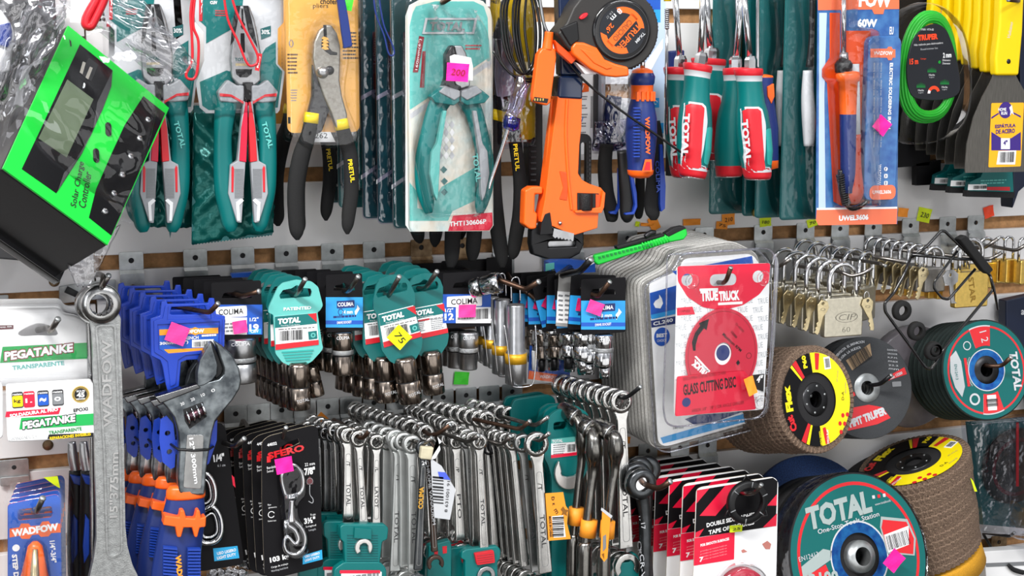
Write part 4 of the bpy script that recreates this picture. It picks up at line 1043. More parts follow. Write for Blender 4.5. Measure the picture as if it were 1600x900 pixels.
# ================================================================== TEAL SCREWDRIVERS
gs = 'teal and red screwdrivers hung grips down'
F = Fr(1180, 190, .20)
def total_driver(label):
    t = empty('screwdriver', F, label, 'screwdriver', gs); k = F.k()
    pr_ = [(106,20,1175),(107,44),(109,46),(118,44),(119,42),(127,40),(140,40),(160,43),(175,50),(200,54),(235,54),(255,48),(262,47),(274,44),(279,40)]
    ax = lambda y: 1169+(y-106)*.085
    ms = ['red']*3+['light_grey']+['light_grey']+['teal']*7+['red']*2
    m_ = grip(F, 1178, [(a, b, ax(a)) for a, b, *_ in pr_], ms, n=32); h = build('handle', m_, t)
    # red name panel on the front left of the grip, grey edged
    def wrap(pts, off, m, name, par):
        mm = MB(); kk = k; tr = []
        P0 = roundpoly(pts, 5, 4)
        # fill as a strip of quads following the round grip
        ys = sorted(set(y for x, y in P0)); 
        def rad(y):
            for i in range(len(pr_)-1):
                if pr_[i][0] <= y <= pr_[i+1][0]:
                    s = (y-pr_[i][0])/(pr_[i+1][0]-pr_[i][0]); return (pr_[i][1]*(1-s)+pr_[i+1][1]*s)/2
            return 20
        NY = 26; y0 = min(y for x, y in P0); y1 = max(y for x, y in P0); rows = []
        for i in range(NY+1):
            y = y0+(y1-y0)*(i+.001)/(NY+.01)
            xs = []
            for j in range(len(P0)):
                (xa, ya), (xb, yb) = P0[j-1], P0[j]
                if (ya-y)*(yb-y) < 0: xs.append(xa+(xb-xa)*(y-ya)/(yb-ya))
            if len(xs) < 2: continue
            xs.sort(); rows.append((y, xs[0], xs[-1]))
        v = []; NX = 6
        for y, xa, xb in rows:
            z = F.p(ax(y), y)[1]; R_ = rad(y); xc = F.p(ax(y), y)[0]
            for j in range(NX+1):
                dx = (xa+(xb-xa)*j/NX-ax(y)); dx = max(-R_*.985, min(R_*.985, dx))
                v.append((xc+dx*kk*1.01, -(sqrt(R_*R_-dx*dx)*kk+off), z))
        n = NX+1; f = [(i*n+j, i*n+n+j, i*n+n+j+1, i*n+j+1) for i in range(len(rows)-1) for j in range(NX)]
        mm.add(v, f, m, True); return build(name, mm, par)
    wrap([(1151,166),(1179,166),(1185,192),(1182,258),(1204,262),(1204,268),(1158,268),(1151,200)], .0003, 'light_grey', 'panel_edge', h)
    wrap([(1152,169),(1177,169),(1177,200),(1180,240),(1185,265),(1160,265),(1153,200)], .0006, 'red', 'name_panel', h)
    wrap([(1184,200),(1204,200),(1207,240),(1203,257),(1188,257),(1186,240)], .0004, 'teal_light', 'thumb_pad', h)
    m_ = MB(); txt(m_, F, 'TOTAL', 1166, 220, 66, 12, 'light_grey', -.0215, ang=-83, bold=.05); build('brand_lettering', m_, h)
    m_ = MB(); z = F.p(1180,279)[1]; x = F.p(ax(279), 279)[0]; m_.lathe([(20*k,.0), (19*k,-.0012), (12*k,-.002), (.0001,-.0022)], 'chrome', (x, 0, z), 'z', 24); build('end_cap', m_, t)
    m_ = MB(); x, z = F.p(1173,106); m_.lathe([(.0085,-.001), (.0085,.010), (.0066,.0135), (.0066,.0145), (.0055,.015)], 'chrome', (x, 0, z), 'z', 6, smooth=False); build('hex_bolster', m_, t)
    m_ = MB(); x2, z2 = F.p(1160,-30); m_.tube([(x, 0, z), ((x+x2)/2, 0, (z+z2)/2), (x2, 0, z2)], .0044, 'chrome', 6); build('hex_shaft', m_, t)
    return t
sd = total_driver('teal and red screwdriver with large red panel, frontmost on the right')
sd1 = dup(sd, Wp(1090, 186, .20), 'teal and red screwdriver crossed by the end of the black cable tie', rot=Euler((0, RD(9), 0)))
dup(sd, Wp(1143, 188, .15), 'teal screwdriver between the two front ones, name panel turned away', rot=Euler((0, RD(2), RD(100))))
dup(sd, Wp(1068, 188, .145), 'darker teal screwdriver half hidden at the left of the group', rot=Euler((0, RD(2), 0)))
dup(sd, Wp(1118, 168, .10), 'rear teal screwdriver, red collar showing between the front grips', rot=Euler((0, RD(3), 0)), scale=(1.3, 1, .95))
f = Fr(1205, 190, .15); t = empty('screwdriver', f, 'blue and orange screwdriver mostly hidden behind the right teal screwdriver', 'screwdriver')
m_ = grip(f, 1196, [(116,14,1190),(118,34,1191),(121,36,1191),(135,32,1192),(160,36,1195),(200,44,1196),(250,40,1197),(262,38,1197),(266,10,1197)], ['orange']*2+['navy']*4+['orange']*2); h = build('handle', m_, t)
m_ = MB(); prismp(m_, f, [(1190,135), (1200,130), (1201,150), (1196,162), (1190,150)], -.0165, -.008, 'orange'); build('orange_tooth', m_, h, bevel=.001)
loop('steel_shaft', [(1150,-20), (1153,60), (1153,106)], .0018, 'chrome', 'bare slim steel screwdriver shaft rising behind the hex shafts', 'screwdriver', .16)
loop('steel_shaft', [(1184,-20), (1184,60), (1184,108)], .0022, 'chrome', 'round steel shaft rising beside the right teal screwdriver', 'screwdriver', .165)

# ================================================================== TEAL CLAMSHELLS
gc = 'teal clamshell packs left of the soldering iron'
def clam(xl, xr, yb, d, label, w=80):
    f = Fr((xl+xr)/2, 200, d); t = empty('clamshell_pack', f, label, 'blister pack', gc)
    m_ = MB(); m_.prism(rr(f, xl,-25, xl+w,yb, 6), .0, .0015, 'teal_dark', side='teal'); build('printed_card', m_, t)
    m_ = MB(); bar(m_, f, [(xl+34,110,16,-.01), (xl+34,150,22,-.01), (xl+36,190,24,-.01), (xl+36,228,18,-.01)], 'light_grey', flat=.7, n=10); build('packed_tool', m_, t)
    m_ = MB(); bar(m_, f, [(xl+42,-20,10,-.01), (xl+40,60,10,-.01), (xl+37,105,14,-.01)], 'dark_steel', flat=.8, n=8); bar(m_, f, [(xl+52,185,14,-.012), (xl+54,205,14,-.012)], 'red', n=8, sm=1); build('packed_blade', m_, t)
    m_ = MB(); shell(m_, rr(f, xl,-25, xl+w,yb, 6), -.002, .001, 'clear')
    o_ = [f.p(a, b) for a, b in catmull([(xl+14,-20), (xl+w-12,-20), (xl+w-12,60), (xl+w-4,110), (xl+w-6,200), (xl+w-14,yb-14), (xl+16,yb-14), (xl+8,200), (xl+10,110), (xl+16,60)], 4, True)]
    shell(m_, o_, -.026, -.002, 'clear', inset_=.006); build('clear_shell', m_, t); return t
clam(1115, 1180, 331, .06, 'rearmost teal clamshell pack, below the screwdriver grips', 95)
clam(1168, 1230, 335, .09, 'teal clamshell pack just right of the screwdriver grips', 62)
clam(1188, 1230, 338, .115, 'second teal clamshell pack from the right', 62)
clam(1228, 1285, 341, .145, 'rightmost teal clamshell pack, against the soldering iron card', 70)
f = Fr(1180, 332, .09); m_ = MB(); m_.lathe([(.0001,-.006), (.004,-.005), (.006,0), (.004,.005), (.0001,.006)], 'brass', (0,0,0), 'y', 16); o = build('brass_knob', m_); o.location = f.o; tag(o, 'small brass knob below the right teal screwdriver', 'knob')

# ================================================================== SOLDERING IRON CARD
F = Fr(1340, 180, .175); t = empty('soldering_iron', F, 'orange and blue soldering iron in a clear blister on a blue and orange card', 'soldering iron')
m_ = MB(); prismp(m_, F, [(1278,-25), (1405,-25), (1402,350), (1279,352), (1275,340)], 0, .0015, 'blue_card')
patch(m_, F, [(1276,328), (1402,326), (1401,350), (1279,352), (1275,344)], -.0004, 'salmon'); patch(m_, F, [(1276,325), (1402,323), (1402,326), (1276,328)], -.0005, 'white_card')
patch(m_, F, [(1278,-25), (1405,-25), (1405,14), (1278,16)], -.0004, 'salmon'); patch(m_, F, [(1362,14), (1382,14), (1380,22), (1366,22)], -.0006, 'salmon'); txt(m_, F, 'FOW', 1368, 0, 60, 22, 'white_card', -.0008, bold=.05)
txt(m_, F, '60W', 1355, 36, 36, 13, 'white_card', -.0008, bold=.05); txt(m_, F, 'UWEL3606', 1334, 340, 54, 9, 'white_card', -.0008, bold=.05)
txt(m_, F, 'EU', 1393, 48, 7, 12, 'white_card', -.0008); patch(m_, F, [(1280,20), (1292,20), (1288,150), (1290,325), (1279,325)], -.0003, 'pale_blue_card'); build('printed_card', m_, t)
m_ = MB(); prismp(m_, F, [(1296,20), (1312,20), (1312,90), (1322,100), (1322,300), (1315,322), (1302,315), (1292,130), (1284,120), (1284,108), (1296,90)], -.001, 0, 'orange_deep'); prismp(m_, F, [(1322,48), (1360,48), (1358,318), (1322,318)], -.001, 0, 'orange_deep'); build('orange_insert', m_, t, bevel=.0005)
m_ = MB(); bar(m_, F, [(1318,-25,8,-.012), (1318,85,8,-.012)], 'chrome', n=10, sm=1); bar(m_, F, [(1318,82,14,-.012), (1318,94,16,-.012)], 'satin_steel', n=12, sm=1); build('heating_barrel', m_, t)
m_ = MB(); bar(m_, F, [(1318,94,20,-.013), (1318,100,28,-.013), (1318,113,26,-.013)], 'black_plastic', n=14, sm=1); build('black_collar', m_, t)
m_ = grip(F, 1316, [(110,10,1316),(112,36,1316),(118,40,1316),(126,38,1316),(128,31,1316),(178,27,1316),(180,27,1316),(270,25,1316),(300,22,1316)], ['orange']*5+['navy']*3, n=20); m_.v = [(x, y*.8-.014, z) for x, y, z in m_.v]; build('handle', m_, t)
m_ = MB()
for i in range(14): bar(m_, F, [(1313+i*.7,272+i*3.4,15,-.013), (1313.7+i*.7,274.2+i*3.4,15,-.013)], 'black_plastic', n=10, sm=1)
bar(m_, F, [(1313,265,9,-.013), (1315,300,9,-.013), (1328,325,8,-.012), (1348,320,7,-.01), (1356,300,6,-.01), (1357,200,6,-.008), (1355,110,6,-.006)], 'black_gloss', n=10); build('power_cord', m_, t)
m_ = MB(); bar(m_, F, [(1335,100,16,-.01), (1335,210,20,-.01)], 'light_grey', n=12, sm=1, flat=.8); bar(m_, F, [(1335,210,22,-.01), (1335,260,24,-.012), (1334,300,34,-.013), (1334,318,20,-.01)], 'brick', n=14, flat=.7); build('tip_stand', m_, t)
m_ = MB(); m_.prism(rr(F, 1358,56, 1400,312, 12, -.014), -.014, -.001, 'blue_card'); h = build('side_label_box', m_, t, bevel=.002)
m_ = MB(); yy = -.0145
m_.flat(rr(F, 1359,290, 1399,311, 9, yy), yy, 'salmon'); txt(m_, F, 'UWEL3606', 1378, 300, 34, 6, 'white_card', yy-.0003); patch(m_, F, [(1360,76), (1386,76), (1388,73), (1393,73), (1395,77), (1399,77), (1399,90), (1395,90), (1393,94), (1388,94), (1386,90), (1360,90)], yy, 'salmon'); txt(m_, F, 'WADFOW', 1380, 83, 34, 6, 'white_card', yy-.0003)
txt(m_, F, 'ELECTRIC SOLDERING IRON', 1391, 150, 102, 6, 'white_card', yy-.0003, ang=-90, bold=.03); txt(m_, F, 'WADFOW', 1374, 273, 32, 6, 'white_card', yy-.0003, ang=-90)
for i in range(3): x, z = F.p(1384, 264+i*11, yy); m_.prism(rrect(x-.0028, z-.0028, x+.0028, z+.0028, .0014 if i else .0027), yy-.0003, yy, 'white_card'); txt(m_, F, 'f>o'[i], 1384, 264+i*11, 3, 5, 'navy', yy-.0006)
rs = random.Random(5)
for j in range(3):
    for i in range(5): txt(m_, F, 'electric iron', 1366+j*5.5, 110+i*27, 24, 3, 'light_grey', yy-.0003, ang=-90, bold=0)
build('side_label_print', m_, h)
m_ = MB(); o_ = [F.p(a, b) for a, b in [(1300,-25), (1326,-25), (1326,40), (1356,44), (1360,50), (1360,322), (1300,324), (1293,130), (1283,122), (1283,106), (1297,88)]]; shell(m_, roundpoly(o_, .004), -.032, -.001, 'clear', inset_=.007); build('clear_blister', m_, t)
sticker(1378, 196, 26, 24, .195, 'pink', 38, 'small pink price tag on the side label of the soldering iron')

# ================================================================== TRIMMER LINE
F = Fr(1455, 105, .15, yaw=2); t = empty('trimmer_line_pack', F, 'oval coil of bright green trimmer line with black printed insert', 'trimmer line')
m_ = MB(); k = F.k(); cx, cz = F.p(1452, 105)
for i, (rx, rz, yy) in enumerate([(50,82,0), (47,79,-.003), (44,76,-.005), (41,73,-.005), (53,85,.003), (49,81,.005), (38,70,-.003)]):
    pts = []
    for a in range(0, 360, 10):
        ca, sa = cos(RD(a)), sin(RD(a)); e = .86
        sx = (abs(ca)**e)*(1 if ca > 0 else -1); sz = (abs(sa)**e)*(1 if sa > 0 else -1)
        w = rx*k*(1-.10*sz); pts.append((cx+w*sx, yy, cz+rz*k*sz))
    m_.tube(pts, .0026, 'green_line', 8, closed=True)
build('line_coil', m_, t)
m_ = MB(); o_ = catmull([(1448,38), (1470,44), (1484,75), (1493,115), (1492,145), (1470,155), (1440,156), (1418,148), (1411,115), (1414,85), (1425,55)], 5, True); prismp(m_, F, o_, -.009, -.006, 'tape_face'); i_ = build('printed_insert', m_, t, bevel=.001)
m_ = MB(); y = -.0094
txt(m_, F, 'TRUPER', 1450, 58, 37, 9, 'red_orange', y, ang=4, bold=.06); txt(m_, F, '17606  HTA-82', 1449, 46, 24, 3, 'white_card', y, bold=0); txt(m_, F, 'Hilo redondo para desbrozadora', 1451, 69, 54, 4, 'white_card', y, ang=4, bold=0); txt(m_, F, 'Round trimmer line', 1452, 76, 32, 3, 'light_grey', y, ang=4, bold=0)
txt(m_, F, '15 m', 1428, 96, 16, 9, 'red_orange', y, ang=3, bold=.04); txt(m_, F, '2 mm', 1480, 86, 16, 8, 'white_card', y, ang=3, bold=.04); txt(m_, F, 'Diámetro', 1479, 94, 15, 3, 'white_card', y, bold=0); txt(m_, F, 'Diameter', 1479, 99, 15, 3, 'white_card', y, bold=0); txt(m_, F, 'Largo', 1443, 92, 10, 3, 'red_orange', y, bold=0)
x, z = F.p(1468, 97, y); m_.ring(x, z, .0008, .002, y, 'green', 12)
x, z = F.p(1459, 146, y); m_.ring(x, z, .006, .0105, y, 'red_orange', 20, 20, 180); m_.ring(x, z, .006, .0105, y-.0002, 'white_card', 6, 150, 180)
for gx, gy in ((1456,109), (1439,133), (1476,128)):
    for i in range(7): a = -3+i; patch(m_, F, [(gx-7+i*2, gy+4), (gx-6+i*2, gy-5+abs(a)), (gx-5+i*2, gy+4)], y, 'green_dark')
    txt(m_, F, 'Hierba', gx, gy+8, 11, 3, 'white_card', y, bold=0); txt(m_, F, 'Light', gx, gy+12, 9, 2.5, 'light_grey', y, bold=0)
build('insert_print', m_, i_)
m_ = MB(); o_ = [F.p(a, b) for a, b in catmull([(1435,5), (1470,8), (1500,40), (1514,100), (1512,170), (1490,210), (1450,226), (1412,222), (1390,190), (1384,100), (1400,30)], 5, True)]; shell(m_, o_, -.012, .012, 'clear_flat', inset_=.006); build('clear_shell', m_, t)

# ================================================================== PUTTY KNIVES
gp = 'yellow-handled steel putty knives in a row'
F = Fr(1560, 160, .16); t = empty('putty_knife', F, 'frontmost yellow-handled putty knife with yellow and purple label', 'putty knife', gp)
m_ = MB(); prismp(m_, F, [(1558,-25), (1596,-25), (1593,50), (1587,118), (1551,118), (1550,90), (1556,40)], -.008, .008, 'yellow_flat'); h = build('handle', m_, t, bevel=.004, bseg=3)
m_ = MB(); x, z = F.p(1576, 96, -.008); m_.lathe([(.0001,-.001), (.0025,-.001), (.0036,0), (.0036,.002)], 'dark_steel', (x, -.008, z), 'y', 14); build('rivet', m_, h)
m_ = MB(); txt(m_, F, 'Vulcano', 1578, 48, 26, 6, 'light_grey', -.0084, ang=80, bold=0, shear=.3); build('handle_print', m_, h)
m_ = MB(); bl_ = [(1552,116), (1586,116), (1592,128), (1600,142), (1612,170), (1616,210), (1614,268), (1508,270), (1507,262), (1510,225), (1520,185), (1535,150), (1547,128)]
prismp(m_, F, bl_, -.0008, .0008, 'blade_steel'); build('blade', m_, t)
m_ = MB(); y = -.0012
m_.flat(rr(F, 1549,161, 1595,260, 2, y), y, 'label_yellow'); patch(m_, F, [(1549,206), (1565,216), (1580,216), (1595,206), (1595,235), (1549,235)], y-.0002, 'purple'); x, z = F.p(1571, 172, y); m_.flat(ell(x, z, .0115, n=24), y-.0003, 'purple')
patch(m_, F, [(1549,183), (1560,176), (1561,178), (1549,186)], y-.0002, 'purple'); patch(m_, F, [(1595,181), (1583,175), (1582,177), (1595,184)], y-.0002, 'purple')
txt(m_, F, 'HOME', 1566, 171, 15, 5, 'white_card', y-.0006); txt(m_, F, 'RUN', 1569, 177, 11, 5, 'white_card', y-.0006)
patch(m_, F, [(1577,168), (1581,164), (1582,170), (1584,180), (1581,176), (1578,181), (1579,174)], y-.0006, 'white_card')
txt(m_, F, 'ESPÁTULA', 1571, 196, 39, 7, 'purple', y-.0006, ang=2, bold=.03); txt(m_, F, 'DE ACERO', 1571, 205, 36, 7, 'purple', y-.0006, ang=2, bold=.03)
patch(m_, F, [(1564,216), (1578,216), (1578,233), (1564,233)], y-.0005, 'white_card'); txt(m_, F, '4"', 1571, 223, 8, 8, 'purple', y-.0008, bold=.04)
patch(m_, F, [(1560,236), (1588,235), (1586,257), (1557,257)], y-.0005, 'white_card'); m_.barcode(*F.p(1561,254,y), *F.p(1585,237,y), y-.0008, 'ink')
build('label', m_, t)
for i, (dx, dy, d) in enumerate([(-17,-5,.132), (-32,-11,.110), (-46,-17,.088), (-62,-24,.066), (-80,-30,.045), (-104,-40,.025)]):
    dup(t, Wp(1560+dx, 160+dy, d), 'yellow-handled putty knife, '+['second from the front', 'third from the front', 'fourth from the front', 'fifth from the front, right of the green line coil', 'sixth from the front, behind the green line coil', 'last one, blade tip below the green line coil'][i], drop=('label',))
# teal brush cards beneath
gbx = 'black brushes with teal sleeves under the putty knives'
for i, (x0, y0, d) in enumerate([(1456,268,.05), (1481,272,.08), (1508,278,.10)]):
    f = Fr(x0, y0, d); t2 = empty('paint_brush', f, 'black bristle brush with teal cardboard sleeve under the putty knives, '+['leftmost', 'middle', 'rightmost with barcode'][i], 'brush', gbx)
    m_ = MB(); prismp(m_, f, [(x0+30,y0-22), (x0+70,y0-22), (x0+72,y0+22), (x0+2,y0+20), (x0+4,y0+5), (x0+20,y0-2)], -.006, .006, 'teal', side='teal_dark'); build('sleeve', m_, t2, bevel=.001)
    m_ = MB(); patch(m_, f, [(x0+5,y0+10), (x0+34,y0+10), (x0+34,y0+19), (x0+4,y0+19)], -.0066, 'white_card'); patch(m_, f, [(x0+34,y0+14), (x0+70,y0+14), (x0+70,y0+20), (x0+34,y0+19)], -.0066, 'red'); m_.barcode(*f.p(x0+8,y0+17), *f.p(x0+30,y0+11), -.007, 'ink', 8); m_.lines(*f.p(x0+20,y0+3), *f.p(x0+60,y0+10), -.0066, 'teal_pale', 2); build('sleeve_print', m_, t2)
    m_ = MB(); prismp(m_, f, [(x0,y0+19), (x0+74,y0+20), (x0+74,y0+31), (x0-1,y0+29)], -.005, .005, 'abrasive_black'); build('bristles', m_, t2)
f = Fr(1440, 270, .03); m_ = MB(); prismp(m_, f, [(1400,222), (1455,222), (1452,258), (1400,262)], 0, .01, 'black_card'); prismp(m_, f, [(1432,256), (1470,250), (1470,288), (1432,290)], 0, .012, 'black_card'); o = build('dark_cards', m_); o.location = f.o; tag(o, 'black cards hanging below the green trimmer line', 'package')
f = Fr(1596, 170, .10); m_ = MB(); prismp(m_, f, [(1592,-25), (1660,-25), (1660,240), (1592,300), (1583,326), (1583,270), (1594,150)], 0, .03, 'navy_dark'); o = build('dark_blue_package', m_, bevel=.002); o.location = f.o; tag(o, 'dark blue package cut by the right edge beside the putty knives', 'package')
f = Fr(1420, 100, .012); m_ = MB(); prismp(m_, f, [(1390,-25), (1500,-25), (1500,225), (1390,225)], 0, .004, 'black_card'); o = build('dark_card', m_); o.location = f.o; tag(o, 'dark card against the wall behind the green trimmer line', 'package')
# wall price stickers
for i, (x, y, w, h, c_, r, tx, lb) in enumerate([(1022,349,16,22,'neon_orange',-25,None,'orange paper sticker under the black and blue grips'), (996,350,7,8,'lime',10,None,'tiny yellow-green sticker fragment under the grips'), (1011,351,22,5,'neon_orange',5,None,'faded orange sticker strip beside the orange sticker'), (1081,347,30,10,'neon_orange',0,None,'faded orange strip left of the overlapping orange tags'), (1128,352,20,12,'neon_orange',5,'75','lower of two overlapping orange price tags below the clamshells'), (1138,343,22,18,'neon_orange',-4,'210','upper of two overlapping orange price tags below the clamshells'), (1196,347,20,14,'lime',-4,'180','yellow-green price tag below the second clamshell'), (1269,348,18,13,'lime',-15,'70','yellow-green price tag left of the soldering iron card'), (1411,332,18,14,'neon_orange',6,None,'orange price tag at the lower right corner of the soldering iron card'), (1444,336,24,22,'lime',12,'230','yellow-green price tag below the dark cards'), (1545,331,18,18,'red_orange',-15,None,'red-orange price tag below the brushes')]):
    sticker(x, y, w, h, .002 if x != 1411 else .01, c_, r, lb, tx)
hook((1470, -4), [(1590, -25, .01), (1592, 2, .17), (1575, 0, .20)], 'dark hook through the handles of the putty knives', m='hook_brown')
# ================================================================== WHITE ADHESIVE PACKS AT THE LEFT
F = Fr(60, 560, .15); t = empty('adhesive_pack', F, 'white clear-shelled adhesive pack with green stripe, upper card hanging on the hook', 'adhesive')
hl = F.P(catmull([(30,518), (58,505), (80,510), (88,516), (88,524), (60,524), (34,525)], 3, True))
m_ = MB(); m_.prism(F.P(roundpoly([(-25,480), (92,478), (96,488), (120,492), (142,506), (145,560), (146,600), (-25,604)], 8)), 0, .0012, 'white_card', holes=[hl])
y = -.0004
patch(m_, F, [(4,542), (143,535), (143,560), (0,567)], y, 'green_label'); patch(m_, F, [(-20,509), (21,508), (21,514), (-20,516)], y, 'maroon'); txt(m_, F, 'transp. 55A', 8, 511, 20, 3, 'white_card', y-.0003)
txt(m_, F, 'PEGATANKE', 60, 550, 106, 17, 'dark_red', y-.0003, ang=4, bold=.10, shear=.12); txt(m_, F, 'PEGATANKE', 60, 550, 103, 14, 'white_card', y-.0006, ang=4, bold=.05, shear=.12)
txt(m_, F, 'TRANSPARENTE', 60, 571, 78, 7, 'teal_pale', y-.0003, ang=2, bold=.03); build('printed_card', m_, t)
m_ = MB(); shell(m_, F.P(roundpoly([(-25,482), (93,480), (97,489), (120,493), (144,507), (147,560), (148,612), (-25,618)], 8)), -.008, .001, 'clear', inset_=.005)
shell(m_, F.P(roundpoly([(-25,560), (138,556), (143,586), (-25,590)], 6)), -.018, -.007, 'clear', inset_=.004); build('clear_shell', m_, t)
for i in range(4):
    f = Fr(60, 540-i*3, .12-i*.02); t2 = empty('adhesive_pack', f, 'white adhesive pack behind the front one, '+['second on its hook', 'third on its hook', 'fourth on its hook', 'rearmost on its hook'][i], 'adhesive', 'white adhesive packs on the left hook')
    m_ = MB(); m_.prism(f.P(roundpoly([(-25,474-i*2), (94,472-i*2), (100,486-i*3), (122,490-i*3), (142,504-i*3), (144,590), (-25,594)], 8)), 0, .0012, 'white_card'); build('card', m_, t2)
    m_ = MB(); shell(m_, f.P(roundpoly([(-25,474-i*2), (94,472-i*2), (100,486-i*3), (122,490-i*3), (142,504-i*3), (145,590), (-25,594)], 8)), -.007, .001, 'clear', inset_=.004); build('clear_shell', m_, t2)
F = Fr(80, 640, .185); t = empty('adhesive_box', F, 'white adhesive box with green stripe and four small pictograms', 'adhesive')
m_ = MB(); m_.prism(F.P(roundpoly([(10,606), (146,597), (148,683), (12,690)], 5)), -.004, .024, 'white_card'); build('carton', m_, t, bevel=.002)
m_ = MB(); y = -.0046
patch(m_, F, [(33,653), (146,646), (146,664), (30,671)], y, 'green_label'); patch(m_, F, [(10,643), (95,637), (92,647), (8,652)], y, 'red_card'); patch(m_, F, [(76,679), (146,676), (146,683), (74,686)], y, 'ink')
txt(m_, F, 'PEGATANKE', 76, 659, 81, 15, 'ink', y-.0003, ang=4, bold=.11, shear=.12); txt(m_, F, 'PEGATANKE', 76, 659, 79, 12, 'white_card', y-.0006, ang=4, bold=.05, shear=.12)
txt(m_, F, 'SOLDADURA AL FRÍO', 53, 644, 72, 7, 'white_card', y-.0003, ang=4, bold=.04); txt(m_, F, 'TRANSPARENTE', 102, 673, 50, 6, 'green_dark', y-.0003, ang=3, bold=.03); txt(m_, F, 'REPARACIONES INVISIBLES', 110, 681.5, 62, 5, 'yellow', y-.0003, ang=2, bold=.03)
txt(m_, F, 'EPOXI', 126, 640, 22, 6, 'ink', y-.0003, ang=3, bold=.03); txt(m_, F, 'CONTENIDO NETO 32 ml', 36, 684, 42, 5, 'mid_grey', y-.0003, ang=2, bold=0)
for (x0, c_, tx) in ((18,'yellow','kg'), (36,'red_card','1.'), (58,'label_blue','~'), (81,'mid_grey','o')):
    yy = 613-(x0-18)*.06; m_.flat(rr(F, x0, yy, x0+19, yy+24, 3, y), y, 'dark_grey' if x0 != 36 else 'crimson'); m_.flat(rr(F, x0+1, yy+6, x0+18, yy+22, 2, y), y-.0003, c_); txt(m_, F, tx, x0+9, yy+14, 10, 7, 'ink' if x0 == 18 else 'white_card', y-.0005); txt(m_, F, 'resiste', x0+9, yy+3, 14, 3, 'white_card', y-.0005)
x, z = F.p(126, 616, y); m_.flat(ell(x, z, .0098), y, 'brass'); m_.flat(ell(x, z, .0085), y-.0002, 'ink'); m_.ring(x, z, .0072, .0078, y-.0004, 'brass', 24); txt(m_, F, '45', 126, 617, 12, 8, 'white_card', y-.0006, bold=.04); txt(m_, F, 'SECA EN', 126, 611, 13, 3, 'white_card', y-.0006); txt(m_, F, 'minutos', 126, 623, 13, 3, 'white_card', y-.0006)
build('front_print', m_, t)
f = Fr(0, 645, .17); t = empty('adhesive_box', f, 'white adhesive box cut by the left edge beside the green-striped box', 'adhesive'); m_ = MB(); m_.prism(f.P(roundpoly([(-40,600), (4,598), (5,686), (-40,688)], 8)), 0, .02, 'white_card'); build('carton', m_, t, bevel=.002)
hook(None, [(40,520,.06), (76,512,.17), (78,519,.185), (91,498,.205)], 'hook carrying the white adhesive packs', plate=False, r=.0034)
sticker(104, 486, 17, 14, .05, 'neon_orange', 20, 'small orange sticker corner above the adhesive pack')
# groove fittings of the left board
def clip(px, py, w, lab, rusty=False):
    f = Fr(px, py, .001); m_ = MB(); k = f.k(); m_.prism(rrect(-w*k/2, -.012, w*k/2, .012, .002), -.0025, .001, 'zinc' if not rusty else 'rusty_zinc'); m_.lathe([(.0001,-.0001), (.003,-.0001), (.0032,.001)], 'ink', (0,-.0027,.002), 'y', 12)
    m_.prism(rrect(-w*k/2, -.020, w*k/2, -.009, .002), -.006, -.0035, 'zinc'); o = build('bracket_plate', m_, bevel=.0008); o.location = f.o; return tag(o, lab, 'bracket')
clip(0, 476, 26, 'zinc bracket end at the left edge above the white packs')
clip(22, 732, 44, 'zinc bracket in the lower left groove above the step drill pack')
f = Fr(112, 463, .001); t = empty('bracket_plate', f, 'wide zinc bracket with a dark slot behind the big wrench ring', 'bracket'); m_ = MB(); prismp(m_, f, [(92,447), (135,440), (180,436), (180,464), (92,474)], -.005, 0, 'zinc'); build('plate', m_, t, bevel=.001); m_ = MB(); bar(m_, f, [(103,452,11,-.007), (128,464,9,-.007)], 'ink', flat=.3, sm=1); build('slot', m_, t)

# ================================================================== STEP DRILL PACKS
gd = 'clear step drill packs nested on the lower left hook'
def stepdrill(px, py, d, lab, full=False):
    F = Fr(px, py, d); t = empty('step_drill_pack', F, lab, 'drill bit pack', gd); dx = 0
    m_ = MB(); hl = rr(F, 27, 796, 82, 808, 4)
    pts = [(12,788), (88,772), (94,778), (96,905), (97,1010), (12,1010)]
    m_.prism(F.P(roundpoly(pts, 5)), 0, .0012, 'label_blue', holes=[hl], side='orange'); build('printed_card', m_, t)
    if full:
        m_ = MB(); y = -.0004
        patch(m_, F, [(15,826), (30,824), (33,818), (45,818), (48,822), (62,821), (66,815), (76,814), (79,819), (94,818), (95,832), (80,833), (76,838), (64,839), (60,835), (50,836), (46,842), (34,842), (30,837), (15,840)], y, 'orange'); txt(m_, F, 'WADFOW', 55, 828, 70, 12, 'white_card', y-.0003, ang=3, bold=.06)
        txt(m_, F, '1/4"-3/4"', 83, 862, 36, 8, 'white_card', y-.0003, ang=-88, bold=.03); txt(m_, F, 'STEP DRILL', 25, 895, 60, 8, 'white_card', y-.0003, ang=-88, bold=.05); x, z = F.p(25, 856, y); m_.flat(ell(x, z, .0042, n=12), y-.0003, 'white_card')
        build('card_print', m_, t)
        m_ = MB(); bar(m_, F, [(55,846,8,-.01), (55,853,22,-.01), (54,905,44,-.01), (53,960,56,-.01)], 'orange', flat=.8, sm=1); bar(m_, F, [(55,858,8,-.018), (54,905,16,-.020), (53,960,24,-.022)], 'key_brass', sm=1); build('step_drill', m_, t)
    m_ = MB(); shell(m_, F.P(roundpoly([(4,782), (20,774), (92,762), (106,775), (112,800), (114,1012), (3,1012)], 8)), -.010, .003, 'clear', inset_=.006)
    if full: shell(m_, F.P(roundpoly([(36,848), (58,838), (74,850), (88,1010), (24,1010)], 8)), -.030, -.009, 'clear', inset_=.005)
    build('clear_shell', m_, t); return t
sd0 = stepdrill(55, 860, .17, 'clear step drill pack with blue and orange card, frontmost of its stack', True)
